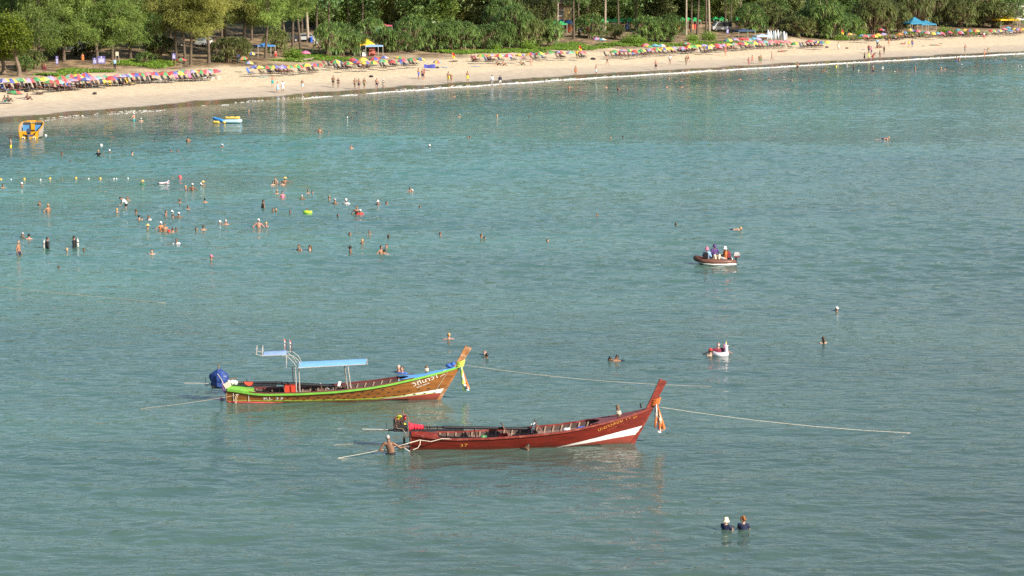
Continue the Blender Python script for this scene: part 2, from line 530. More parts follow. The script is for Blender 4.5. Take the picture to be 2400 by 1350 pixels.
# ------------------------------------------------------------------ foliage materials and meshes
def leaf_material(name, dark, light, trans=0.28, rough=0.55):
    m = bpy.data.materials.new(name); m.use_nodes = True
    nt = m.node_tree; N = nt.nodes; L = nt.links
    b = N['Principled BSDF']
    at = N.new('ShaderNodeAttribute'); at.attribute_name = 'tint'
    oi = N.new('ShaderNodeObjectInfo')
    rp = N.new('ShaderNodeValToRGB'); e = rp.color_ramp.elements
    e[0].color = (*dark, 1); e[1].color = (*light, 1)
    L.new(at.outputs['Fac'], rp.inputs[0])
    hs = N.new('ShaderNodeHueSaturation')
    mr = N.new('ShaderNodeMapRange'); mr.inputs[3].default_value = 0.8; mr.inputs[4].default_value = 1.25
    L.new(oi.outputs['Random'], mr.inputs[0]); L.new(mr.outputs[0], hs.inputs['Value'])
    L.new(rp.outputs[0], hs.inputs['Color'])
    L.new(hs.outputs[0], b.inputs['Base Color'])
    b.inputs['Roughness'].default_value = rough; b.inputs['Specular IOR Level'].default_value = 0.35
    tr = N.new('ShaderNodeBsdfTranslucent'); L.new(hs.outputs[0], tr.inputs['Color'])
    ms = N.new('ShaderNodeMixShader'); ms.inputs[0].default_value = trans
    L.new(b.outputs[0], ms.inputs[1]); L.new(tr.outputs[0], ms.inputs[2])
    L.new(ms.outputs[0], N['Material Output'].inputs['Surface'])
    return m
M_CAS = leaf_material('casuarina_needles', (0.092, 0.161, 0.035), (0.251, 0.346, 0.074))
M_CASY = leaf_material('casuarina_needles_yellowing', (0.114, 0.143, 0.031), (0.290, 0.298, 0.068))
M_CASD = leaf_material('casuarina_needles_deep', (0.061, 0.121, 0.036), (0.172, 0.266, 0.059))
M_PAN = leaf_material('pandanus_leaves', (0.078, 0.162, 0.048), (0.258, 0.370, 0.101), 0.22, 0.4)
M_PANO = leaf_material('pandanus_leaves_olive', (0.095, 0.134, 0.041), (0.252, 0.285, 0.096), 0.22, 0.45)
M_BRD = leaf_material('broad_leaves', (0.060, 0.115, 0.012), (0.210, 0.260, 0.022), 0.4, 0.45)
M_CREEP = leaf_material('creeper_leaves', (0.085, 0.178, 0.020), (0.242, 0.372, 0.047), 0.25, 0.5)
M_WOOD = leaf_material('wood_leaves', (0.047, 0.120, 0.046), (0.177, 0.315, 0.084), 0.2, 0.6)
M_BARK = mat('bark', (0.10, 0.075, 0.052), 0.9, 0.35, 3.0, 0.5)
M_BARKL = mat('pale_bark', (0.30, 0.25, 0.19), 0.85, 0.25, 3.0, 0.4)
M_BARKM = mat('grey_bark', (0.16, 0.12, 0.085), 0.9, 0.3, 3.0, 0.5)
M_STEM = mat('pandanus_stem', (0.20, 0.145, 0.09), 0.85, 0.3, 4.0, 0.3)

def np_mesh(name, V, F, tint):
    """triangle or quad soup to mesh with a per-vertex tint"""
    me = bpy.data.meshes.new(name)
    V = np.asarray(V, np.float32); F = np.asarray(F, np.int32)
    k = F.shape[1]
    me.vertices.add(len(V)); me.vertices.foreach_set('co', V.ravel())
    me.loops.add(F.size); me.loops.foreach_set('vertex_index', F.ravel())
    me.polygons.add(len(F)); me.polygons.foreach_set('loop_start', np.arange(0, F.size, k, dtype=np.int32))
    me.polygons.foreach_set('loop_total', np.full(len(F), k, np.int32))
    me.update(calc_edges=True)
    a = me.attributes.new('tint', 'FLOAT', 'POINT'); a.data.foreach_set('value', np.asarray(tint, np.float32))
    return me

def strands(rg, C, D, ln, wd, spread, per, droop=0.5):
    """thin drooping blades round the clump centres C that point away along D"""
    n = len(C) * per
    c = np.repeat(C, per, 0); d = np.repeat(D, per, 0)
    p = c + rg.normal(0, 1, (n, 3)) * np.repeat(np.asarray(spread).reshape(-1, 1), per, 0) * np.array([1, 1, 0.75])
    dr = d * 0.7 + rg.normal(0, 0.55, (n, 3)); dr[:, 2] -= droop
    dr /= np.linalg.norm(dr, axis=1, keepdims=True) + 1e-9
    side = np.cross(dr, rg.normal(0, 1, (n, 3))); side /= np.linalg.norm(side, axis=1, keepdims=True) + 1e-9
    L = rg.uniform(ln[0], ln[1], (n, 1)); W = rg.uniform(wd[0], wd[1], (n, 1))
    a = p + side * W; b = p - side * W; t = p + dr * L
    V = np.stack([a, b, t], 1).reshape(-1, 3)
    F = np.arange(n * 3).reshape(-1, 3)
    tint = np.repeat(np.repeat(rg.uniform(0, 1, len(C)), per) * 0.6 + rg.uniform(0, 0.4, n), 3)
    return V, F, tint

def limb_set(rg, h, z0, r, n, lean):
    """limb end points that fill a crown of radius r between z0 and h"""
    out = []
    for i in range(n):
        f = (i + 0.5) / n
        z = z0 + (h - z0) * f ** 0.9
        a = i * 2.399 + rg.uniform(-0.5, 0.5)
        prof = math.sin(math.pi * min(1.0, 0.16 + 0.80 * f)) ** 0.7
        rr = r * prof * rg.uniform(0.45, 1.05)
        out.append(np.array([math.cos(a) * rr + lean[0] * f, math.sin(a) * rr + lean[1] * f, z]))
    return out
def tree_meshes(seed, h, r, z0, nl=34, per=130, ln=(0.5, 1.0), wd=(0.035, 0.07), spread=0.62, droop=0.55, trunk_r=0.24, lean=(0.0, 0.0), sub=2):
    rg = np.random.default_rng(seed)
    tips = limb_set(rg, h, z0, r, nl, lean)
    mb = MB()
    top = Vector((lean[0], lean[1], h * 0.93))
    path = [Vector((0, 0, -0.5)), Vector((0, 0, 0.6)), Vector((lean[0] * 0.25 + rg.normal(0, .12), lean[1] * 0.25, h * 0.3)), Vector((lean[0] * 0.6 + rg.normal(0, .2), lean[1] * 0.6 + rg.normal(0, .2), h * 0.62)), top]
    mb.tube(path, [trunk_r * 1.5, trunk_r * 1.05, trunk_r * 0.8, trunk_r * 0.5, 0.04], 8)
    def on_trunk(z):
        z = max(0, min(z, h * 0.93))
        for a, b in zip(path[1:-1], path[2:]):
            if z <= b.z:
                return a.lerp(b, max(0, (z - a.z) / (b.z - a.z)))
        return path[-1]
    C = []; D = []; S = []
    for i, t in enumerate(tips):
        s0 = on_trunk(t[2] - 0.45 * math.hypot(t[0], t[1]) - 0.3)
        tv = Vector(t)
        mid = s0.lerp(tv, 0.5) + Vector((0, 0, 0.25))
        L = (tv - s0).length
        mb.tube([s0, mid, tv], [0.03 + 0.014 * L, 0.02 + 0.008 * L, 0.015], 5, cap=False)
        d = (tv - s0); d.z *= 0.3
        d = np.array(d) / (d.length + 1e-6)
        for k in range(sub):
            f = 0.55 + 0.45 * (k + rg.uniform(0, 1)) / sub
            C.append(np.array(s0.lerp(tv, f)) + rg.normal(0, 0.45, 3) * [1, 1, .7]); D.append(d); S.append(spread * rg.uniform(0.7, 1.25))
    V, F, T = strands(rg, np.array(C), np.array(D), ln, wd, np.array(S), per, droop)
    return mb.mesh('trunk'), np_mesh('crown', V, F, T)

def place_tree(name, meshes, px, py, mats, scale, rz, base, where, cat='tree', lift=0.0):
    p = ground(px, py)
    o = empty(name, (p.x, p.y, p.z + lift), rz)
    o.scale = scale if isinstance(scale, tuple) else (scale,) * 3
    link('trunk', meshes[0], [mats[0]], o)
    link('crown', meshes[1], [mats[1]], o)
    row(o, px, base, where, cat)
    return o

# big drooping casuarinas along the beach front: (x, base y, height, crown radius, crown bottom, material)
CASF = [(tree_meshes(11, 16, 4.6, 2.8, 30, 330, ln=(0.35, 0.8), wd=(0.024, 0.05)), 16.0), (tree_meshes(12, 17, 4.9, 5.6, 30, 330, ln=(0.35, 0.8), wd=(0.024, 0.05), lean=(0.8, -0.5)), 17.0),
        (tree_meshes(13, 15, 4.0, 3.0, 28, 330, ln=(0.35, 0.8), wd=(0.024, 0.05), lean=(-0.6, 0)), 15.0), (tree_meshes(14, 18, 4.3, 6.4, 28, 330, ln=(0.35, 0.8), wd=(0.024, 0.05), lean=(1.4, 0.3)), 18.0)]
for x, y, k, s, rz, mm in [
        (28, 132, 0, 1.05, 0.3, M_CASD), (92, 152, 0, 1.05, 1.2, M_CAS), (150, 146, 2, 1.12, 2.0, M_CAS), (178, 128, 0, 1.0, 4.0, M_CASD),
        (228, 142, 2, 1.12, 0.4, M_CAS), (264, 140, 0, 1.05, 2.9, M_CAS), (306, 138, 2, 1.08, 5.1, M_CAS),
        (345, 118, 1, 1.0, 1.0, M_CASD), (382, 112, 3, 1.0, 0.5, M_CASD),
        (414, 146, 1, 1.02, 3.6, M_CASY), (434, 150, 3, 1.0, 2.2, M_CASY), (447, 152, 1, 1.0, 0.2, M_CASY), (490, 148, 1, 1.02, 5.0, M_CASY),
        (528, 120, 1, 1.1, 2.5, M_CAS), (572, 132, 1, 1.05, 1.5, M_CASY), (622, 138, 3, 1.0, 0.1, M_CAS), (668, 120, 1, 1.0, 4.2, M_CAS),
        (704, 116, 3, 0.95, 2.6, M_CAS), (64, 122, 1, 1.1, 2.2, M_CASD), (120, 118, 3, 1.15, 1.2, M_CASD), (250, 112, 3, 1.1, 1.9, M_CASD), (310, 108, 1, 1.15, 0.9, M_CASD)]:
    place_tree('casuarina_tree', CASF[k][0], x, y, (M_BARK, mm), s * rnd.uniform(0.95, 1.06), rz,
               {'casuarina_needles': 'feathery green casuarina', 'casuarina_needles_yellowing': 'yellowish feathery casuarina'}.get(mm.name, 'dark green casuarina'),
               'of the beachfront casuarinas')

# broad-leaved tree at the left edge
def leafy_mesh(seed, r, n, per, size, flat=0.8):
    rg = np.random.default_rng(seed)
    C = rg.normal(0, 1, (n, 3)); C /= np.linalg.norm(C, axis=1, keepdims=True)
    C *= (rg.uniform(0.35, 1, (n, 1)) ** 0.6) * r; C[:, 2] *= flat
    c = np.repeat(C, per, 0); m = len(c)
    p = c + rg.normal(0, 0.42, (m, 3))
    nrm = rg.normal(0, 0.6, (m, 3)); nrm[:, 2] += 0.8; nrm /= np.linalg.norm(nrm, axis=1, keepdims=True)
    a = np.cross(nrm, rg.normal(0, 1, (m, 3))); a /= np.linalg.norm(a, axis=1, keepdims=True); b = np.cross(nrm, a)
    L = rg.uniform(size * 0.7, size * 1.3, (m, 1))
    V = np.stack([p - a * L, p + b * L * 0.45, p + a * L, p - b * L * 0.45], 1).reshape(-1, 3)
    T = np.repeat(np.repeat(rg.uniform(0, 1, n), per) * 0.6 + rg.uniform(0, .4, m), 4)
    return V, np.arange(m * 4).reshape(-1, 4), T
def broadleaf(px, py, h, r, seed, lean):
    V, F, T = leafy_mesh(seed, r, 95, 60, 0.2, 1.0)
    V = V + np.array([lean, 0, h - r * 0.55])
    cr = np_mesh('crown', V, F, T)
    mb = MB()
    mb.tube([(0, 0, -0.5), (0.1, 0, 1), (lean * 0.5, 0, h * 0.45), (lean * 0.9, 0, h * 0.7)], [0.42, 0.3, 0.24, 0.14], 8)
    for k in range(7):
        a = k * 0.9
        mb.tube([(lean * 0.45, 0, h * 0.4), (lean * 0.7 + math.cos(a) * r * .4, math.sin(a) * r * .4, h * 0.6), (lean + math.cos(a) * r * 0.75, math.sin(a) * r * 0.75, h * 0.75 + 0.4 * math.sin(3 * a))], [0.13, 0.08, 0.03], 5, cap=False)
    return mb.mesh('trunk'), cr
place_tree('broadleaf_tree', broadleaf(43, 178, 8.0, 3.1, 5, -1.1), 44, 178, (M_BARKM, M_BRD), 1.0, 0.0, 'bright broad-leaved tree with leaning trunk', 'of two at the beach end')
place_tree('broadleaf_tree', broadleaf(5, 178, 6.5, 3.2, 6, -0.4), 8, 172, (M_BARKM, M_BRD), 1.0, 0.5, 'bright green broad-leaved tree cut by the frame', 'of two at the beach end')

# pandanus: rosettes of strap leaves on forked stems
def pandanus(seed, r, h, nros, leaf=1.0, trunk=1.2):
    rg = np.random.default_rng(seed)
    mb = MB(); V = []; F = []; T = []
    ros = []
    for i in range(nros):
        a = rg.uniform(0, 2 * math.pi); q = math.sqrt(rg.uniform(0.02, 1))
        rr = r * q
        zt = trunk + (h - trunk) * math.sqrt(max(0.0, 1 - 0.85 * q * q))
        z = zt if rg.uniform() < 0.55 else rg.uniform(trunk * 0.7, zt)
        ros.append(np.array([math.cos(a) * rr, math.sin(a) * rr, z]))
    for i in range(9):
        a = i * 0.7; b = r * 0.42
        mb.tube([(math.cos(a) * 0.7, math.sin(a) * 0.7, -0.3), (math.cos(a) * 0.25, math.sin(a) * 0.25, trunk * 0.8), (math.cos(a) * b, math.sin(a) * b, trunk * 1.7)], [0.07, 0.09, 0.06], 5)
    for i, c in enumerate(ros):
        if i % 2 == 0:
            mb.tube([(c[0] * 0.35, c[1] * 0.35, trunk), (c[0] * 0.75, c[1] * 0.75, max(trunk, c[2] * 0.6)), tuple(c)], [0.08, 0.06, 0.05], 4, cap=False)
        n = 34; t0 = rg.uniform(0, 0.55)
        out = c.copy(); out[2] = (c[2] - h * 0.45) * 0.8; out /= np.linalg.norm(out) + 1e-6
        for k in range(n):
            d = rg.normal(0, 0.7, 3) + out * 0.55 + [0, 0, 0.35]; d /= np.linalg.norm(d)
            L = leaf * rg.uniform(0.65, 1.25); w = 0.045 * rg.uniform(0.7, 1.3)
            sd = np.cross(d, [0, 0, 1]) + 1e-6; sd /= np.linalg.norm(sd)
            p1 = c + d * L * 0.5; d2 = d + np.array([0, 0, -0.9]); d2 /= np.linalg.norm(d2)
            p2 = p1 + d2 * L * 0.5
            o = len(V)
            V += [c + sd * w * .7, c - sd * w * .7, p1 + sd * w, p1 - sd * w, p2]
            F += [(o, o + 1, o + 3), (o, o + 3, o + 2), (o + 2, o + 3, o + 4)]
            tt = t0 + rg.uniform(0, 0.45)
            T += [tt] * 5
    return mb.mesh('trunk'), np_mesh('crown', V, F, T)
PANS = [pandanus(21, 3.2, 4.6, 105), pandanus(22, 2.6, 4.2, 80), pandanus(23, 3.6, 5.6, 130, 1.15), pandanus(24, 2.2, 3.2, 60, 0.95, 0.8)]
PAN_LIST = [  # x, base y, kind, scale, olive?
    (536, 147, 0, 0.95, 1), (560, 140, 1, 0.9, 1), (648, 128, 1, 0.85, 1), (770, 130, 0, 0.95, 0), (800, 131, 2, 0.9, 0), (826, 128, 0, 0.9, 0),
    (870, 108, 1, 0.9, 0), (905, 122, 1, 0.95, 0), (930, 121, 0, 0.95, 0), (962, 120, 0, 0.95, 0), (1000, 120, 1, 1.0, 0), (1026, 118, 0, 0.95, 0),
    (1056, 117, 1, 1.05, 0), (1085, 115, 0, 1.0, 0), (1108, 113, 1, 1.0, 0), (1136, 114, 0, 1.05, 0), (1166, 114, 2, 0.95, 0), (1205, 112, 2, 1.05, 0),
    (1232, 108, 2, 1.05, 1), (1262, 108, 0, 1.05, 1), (1288, 110, 1, 1.0, 0), (1180, 92, 2, 1.3, 0), (1225, 84, 2, 1.5, 1), (1255, 78, 2, 1.3, 1),
    (1384, 90, 0, 0.95, 0), (1442, 92, 1, 0.85, 1), (1512, 98, 0, 1.05, 0), (1540, 100, 2, 1.0, 0), (1572, 98, 1, 1.05, 0),
    (1758, 78, 2, 1.05, 0), (1792, 74, 2, 1.05, 1), (1826, 76, 0, 1.05, 1), (1868, 88, 0, 1.2, 1), (1892, 86, 1, 1.2, 0), (1925, 88, 2, 1.15, 0), (1952, 90, 0, 1.15, 0), (1985, 84, 1, 1.1, 0),
    (2046, 80, 2, 1.15, 1), (2075, 76, 2, 1.3, 1), (2108, 72, 1, 1.3, 1), (2140, 66, 2, 1.35, 1), (2195, 58, 0, 1.25, 1), (2250, 62, 2, 1.25, 1), (2290, 64, 2, 1.35, 1), (2330, 66, 2, 1.3, 1), (2368, 58, 0, 1.2, 0),
    (340, 150, 3, 0.55, 0), (60, 168, 3, 0.6, 0), (75, 160, 3, 0.9, 1), (205, 138, 3, 0.8, 1), (375, 140, 1, 0.85, 1), (352, 128, 1, 1.0, 0), (138, 136, 3, 0.9, 1)]
for x, y, k, s, ol in PAN_LIST:
    place_tree('pandanus_bush', PANS[k], x, y, (M_STEM, M_PANO if ol else M_PAN), (s * 1.1 * rnd.uniform(0.75, 1.12), s * 1.1 * rnd.uniform(0.75, 1.12), s * 1.12 * rnd.uniform(0.70, 1.28)), rnd.uniform(0, 6.28),
               'olive spiky pandanus bush' if ol else 'deep green spiky pandanus bush', 'of the pandanus bushes behind the sand', 'bush')
# low bright bushes
def bush_mesh(seed, r):
    V, F, T = leafy_mesh(seed, r, 40, 50, 0.13, 0.6)
    V[:, 2] += r * 0.45
    mb = MB()
    for k in range(5): mb.tube([(0, 0, -0.2), (math.cos(k * 1.3) * r * .5, math.sin(k * 1.3) * r * .5, r * 0.6)], [0.05, 0.02], 4)
    return mb.mesh('trunk'), np_mesh('crown', V, F, T)
BUSH = bush_mesh(31, 1.5)
for x, y, s in [(684, 138, 1.0), (696, 137, 0.8), (1240, 116, 0.9), (1160, 118, 0.7), (1478, 103, 1.0), (1500, 104, 0.8), (2214, 82, 1.0), (2230, 84, 0.8), (2020, 86, 0.8), (1190, 62, 1.4), (1195, 74, 1.3), (1660, 94, 1.0), (1622, 97, 0.8)]:
    place_tree('leafy_bush', BUSH, x, y, (M_BARK, M_CREEP), s, rnd.uniform(0, 6), 'low bright green leafy bush', 'of the low leafy bushes above the sand', 'bush')

# tall slender trees standing further back: mostly trunk inside the frame
TALL = [tree_meshes(41, 22, 3.0, 9, 26, 110, trunk_r=0.22), tree_meshes(42, 24, 3.4, 11, 26, 110, trunk_r=0.26, lean=(0.8, 0)), tree_meshes(43, 20, 3.2, 7, 28, 110, trunk_r=0.2, lean=(-0.9, 0.4))]
TALL_X = [(686, 112, 0), (722, 100, 1), (742, 88, 2), (770, 86, 0), (780, 72, 1), (818, 76, 2), (850, 78, 0), (852, 66, 1), (874, 58, 2), (908, 60, 1), (948, 62, 0), (962, 50, 2), (1000, 56, 1), (1040, 52, 0),
          (1068, 50, 1), (1082, 52, 0), (1110, 48, 2), (1122, 44, 1), (1150, 44, 0), (1245, 60, 1), (1262, 46, 0), (1306, 72, 1), (1345, 90, 0), (1357, 85, 2), (1378, 62, 0), (1418, 74, 1), (1450, 86, 2), (1490, 76, 0),
          (1520, 54, 1), (1608, 82, 0), (1620, 74, 2), (1634, 82, 1), (1655, 80, 0), (1663, 86, 1), (1700, 66, 0), (1712, 70, 2), (1736, 60, 1), (1804, 52, 2), (1840, 48, 1), (1870, 50, 0), (1900, 42, 2), (1950, 44, 1),
          (1990, 44, 0), (2040, 46, 2), (2112, 56, 1), (2170, 44, 0), (2215, 42, 2), (2240, 42, 1), (2310, 48, 0), (2368, 34, 1), (2390, 36, 2)]
for i, (x, y, k) in enumerate(TALL_X):
    place_tree('tall_tree', TALL[k], x, y, (M_BARKL if i % 4 == 1 else M_BARK, (M_CASD, M_CAS, M_CASD, M_CASD)[i % 4]), rnd.uniform(0.9, 1.1), rnd.uniform(0, 6.28),
               'tall pale-trunked tree' if i % 4 == 1 else 'tall dark-trunked tree', 'of the tall trees behind the beach')

# rounder trees filling the middle depth
FILL = [tree_meshes(51, 11, 3.6, 2.0, 30, 130, ln=(0.3, 0.6), wd=(0.06, 0.11), spread=0.6, droop=0.2), tree_meshes(52, 14, 3.9, 4.0, 30, 130, ln=(0.3, 0.6), wd=(0.06, 0.11), spread=0.65, droop=0.25)]
for i, (x, y, k) in enumerate([(708, 84, 1), (752, 74, 0), (790, 64, 1), (835, 58, 0), (868, 46, 1), (905, 52, 0), (935, 44, 1), (975, 46, 0), (1015, 44, 1), (1050, 40, 0), (1092, 42, 1), (1130, 38, 1), (1172, 46, 0), (1210, 42, 1), (1300, 32, 1),
        (1365, 34, 1), (1410, 32, 1), (1470, 34, 0), (1530, 36, 1), (1570, 38, 1), (1630, 38, 1), (1690, 40, 1), (1745, 44, 1), (1790, 40, 0), (1850, 38, 1), (1895, 40, 1), (1945, 40, 0), (1995, 46, 1), (2030, 48, 1), (2090, 44, 1), (2150, 38, 0), (2200, 36, 1), (2265, 38, 1), (2320, 40, 1),
        (20, 110, 1), (160, 104, 1), (215, 104, 1), (350, 98, 1), (400, 94, 1), (460, 84, 1), (520, 92, 1), (590, 96, 1), (640, 88, 1), (2385, 28, 1)]):
    place_tree('rounded_tree', FILL[k], x, y, (M_BARK, (M_CASD, M_PAN, M_CAS, M_PANO)[i % 4]), rnd.uniform(0.9, 1.15), rnd.uniform(0, 6.28),
               ('dark', 'mid green', 'olive', 'grey-green')[i % 4] + ' rounded tree', 'of the rounded trees deep behind the beach')

# bushy trees with foliage down to the ground, behind the stalls and the pandanus
BUSHY = [tree_meshes(61, 8.5, 3.4, 0.7, 34, 150, ln=(0.3, 0.6), wd=(0.06, 0.12), spread=0.55, droop=0.15, trunk_r=0.18), tree_meshes(62, 10.5, 3.0, 1.2, 34, 150, ln=(0.35, 0.7), wd=(0.05, 0.10), spread=0.55, droop=0.35, trunk_r=0.18)]
_bx = [(x, 52 + 4 * math.sin(x)) for x in range(1262, 1860, 34)] + [(x, 40 + 5 * math.sin(x * 1.3)) for x in range(1250, 2400, 46)] + [(x, 56 + 4 * math.sin(x)) for x in range(1870, 2300, 44)] + [(x, 66 + 7 * math.sin(x * .9)) for x in range(740, 1250, 40)]
for i, (x, y) in enumerate(_bx):
    x += rnd.uniform(-10, 10)
    place_tree('bushy_tree', BUSHY[i % 2], x, y, (M_BARK, (M_CAS, M_PANO, M_CASD, M_PAN, M_CASY)[(i * 7) % 5]), (rnd.uniform(0.85, 1.3), rnd.uniform(0.85, 1.3), rnd.uniform(0.8, 1.25)), rnd.uniform(0, 6.28),
               ('olive', 'grey-green', 'dark', 'mid green', 'yellowish')[(i * 7) % 5] + ' bushy tree', 'of the bushy trees behind the stalls')

# the far wood that closes the view: one mass
def wood():
    rg = np.random.default_rng(77)
    n = 6400
    u = rg.uniform(U0 - 40, U1 + 220, n); s = 84 + 100 * rg.uniform(0, 1, n) ** 1.9
    v = coast(u) + s
    X = u * EV.x + v * NV.x; Y = u * EV.y + v * NV.y
    Z = terr(X, Y) + rg.uniform(0.3, 1, n) ** 0.8 * 20
    C = np.stack([X, Y, Z], 1)
    per = 42; m = n * per
    p = np.repeat(C, per, 0) + rg.normal(0, 1.35, (m, 3))
    d = rg.normal(0, 1, (m, 3)); d /= np.linalg.norm(d, axis=1, keepdims=True)
    a = np.cross(d, rg.normal(0, 1, (m, 3))); a /= np.linalg.norm(a, axis=1, keepdims=True)
    L = rg.uniform(0.4, 0.9, (m, 1)); W = rg.uniform(0.12, 0.3, (m, 1))
    V = np.stack([p - a * W, p + a * W, p + d * L], 1).reshape(-1, 3)
    T = np.repeat(np.repeat(rg.uniform(0, 1, n), per) * 0.7 + rg.uniform(0, .3, m), 3)
    o = link('far_wood', np_mesh('far_wood', V, np.arange(m * 3).reshape(-1, 3), T), [M_WOOD])
    tag(o, 'dark mass of forest foliage far behind the beach', 'wood', kind='stuff')
wood()

# creeping beach plants
def creeper():
    rg = np.random.default_rng(5)
    V = []; F = []; T = []
    patches = [(350, 151, 78, 9), (300, 146, 26, 5), (190, 168, 70, 5.5), (130, 176, 45, 3), (735, 136, 62, 8), (690, 142, 50, 4), (800, 140, 50, 6), (1090, 122, 100, 5), (1200, 121, 110, 5.5),
               (1330, 108, 48, 9), (1300, 115, 100, 4), (1385, 112, 50, 5), (1470, 103, 70, 7), (1540, 106, 90, 5), (1640, 104, 80, 6), (1700, 102, 60, 4), (2000, 90, 95, 4.5), (1960, 88, 60, 4), (2100, 88, 60, 3), (2260, 78, 80, 3), (2160, 80, 60, 3)]
    for (x, y, w, h) in patches:
        n = int(w * h * 9)
        a = rg.uniform(0, 2 * math.pi, n); q = np.sqrt(rg.uniform(0, 1, n))
        wob = 0.75 + 0.25 * np.sin(a * 3 + x) + 0.12 * np.sin(a * 7 + x)
        keep = (q < 0.75) | (rg.uniform(0, 1, n) > 0.45)
        px = (x + np.cos(a) * q * w * wob)[keep]; py = (y + np.sin(a) * q * h * wob)[keep]
        aa = (px - 1200) / FPX; bb = (675 - py) / FPX
        dx, dy, dz = aa, CP + bb * SP, -SP + bb * CP
        tg = np.arange(230.0, 640.0, 4.0)
        hit = (CAM_H + dz[:, None] * tg) < terr(dx[:, None] * tg, dy[:, None] * tg)
        k1 = np.maximum(1, hit.argmax(1)); t0 = tg[k1 - 1]; t1 = tg[k1]
        for _k in range(9):
            tm = 0.5 * (t0 + t1); under = (CAM_H + dz * tm) < terr(dx * tm, dy * tm)
            t1 = np.where(under, tm, t1); t0 = np.where(under, t0, tm)
        t = t1
        c = np.stack([dx * t, dy * t, terr(dx * t, dy * t)], 1)
        c = np.repeat(c, 2, 0); m = len(c)
        c[:, 2] += rg.uniform(0.03, 0.22, m)
        c += rg.normal(0, 0.22, (m, 3)) * [1.4, 1.4, 0.25]
        nr = rg.normal(0, 0.35, (m, 3)) + [0, -0.25, 1]; nr /= np.linalg.norm(nr, axis=1, keepdims=True)
        ax = np.cross(nr, rg.normal(0, 1, (m, 3))); ax /= np.linalg.norm(ax, axis=1, keepdims=True); bx = np.cross(nr, ax)
        L = rg.uniform(0.12, 0.24, (m, 1))
        V.append(np.stack([c - ax * L, c + bx * L * .6, c + ax * L, c - bx * L * .6], 1).reshape(-1, 3))
        T.append(np.repeat(rg.uniform(0, 1, m), 4))
    V = np.concatenate(V); T = np.concatenate(T); F = np.arange(len(V)).reshape(-1, 4)
    o = link('creeping_plants', np_mesh('creeping_plants', V, F, T), [M_CREEP])
    tag(o, 'low bright green creeping plants on the upper sand', 'ground cover', kind='stuff')
creeper()
# ------------------------------------------------------------------ people
SKIN = {k: mat('skin_' + k, c, 0.55, 0.10, 9.0) for k, c in {
    'fair': (0.38, 0.235, 0.165), 'pink': (0.36, 0.185, 0.13), 'tan': (0.26, 0.14, 0.085), 'brown': (0.17, 0.085, 0.048), 'dark': (0.11, 0.055, 0.03)}.items()}
CLOTH = {k: mat('cloth_' + k, c, 0.85, 0.12, 14.0) for k, c in {
    'black': (0.015, 0.015, 0.018), 'navy': (0.012, 0.018, 0.055), 'blue': (0.04, 0.10, 0.42), 'lightblue': (0.25, 0.42, 0.66), 'teal': (0.02, 0.30, 0.32), 'paleteal': (0.42, 0.66, 0.66),
    'white': (0.62, 0.62, 0.62), 'red': (0.55, 0.03, 0.03), 'orange': (0.55, 0.14, 0.03), 'yellow': (0.80, 0.58, 0.04), 'lime': (0.55, 0.70, 0.10), 'green': (0.03, 0.20, 0.07),
    'pink': (0.50, 0.15, 0.25), 'purple': (0.07, 0.035, 0.15), 'maroon': (0.16, 0.02, 0.04), 'grey': (0.30, 0.30, 0.31), 'olive': (0.20, 0.19, 0.09), 'cream': (0.76, 0.64, 0.46), 'straw': (0.62, 0.42, 0.15), 'brown': (0.16, 0.08, 0.04)}.items()}
HAIRM = {k: mat('hair_' + k, c, 0.5, 0.3, 30.0) for k, c in {
    'black': (0.012, 0.010, 0.009), 'brown': (0.075, 0.038, 0.018), 'blond': (0.42, 0.25, 0.09), 'grey': (0.34, 0.32, 0.30), 'auburn': (0.24, 0.085, 0.02)}.items()}

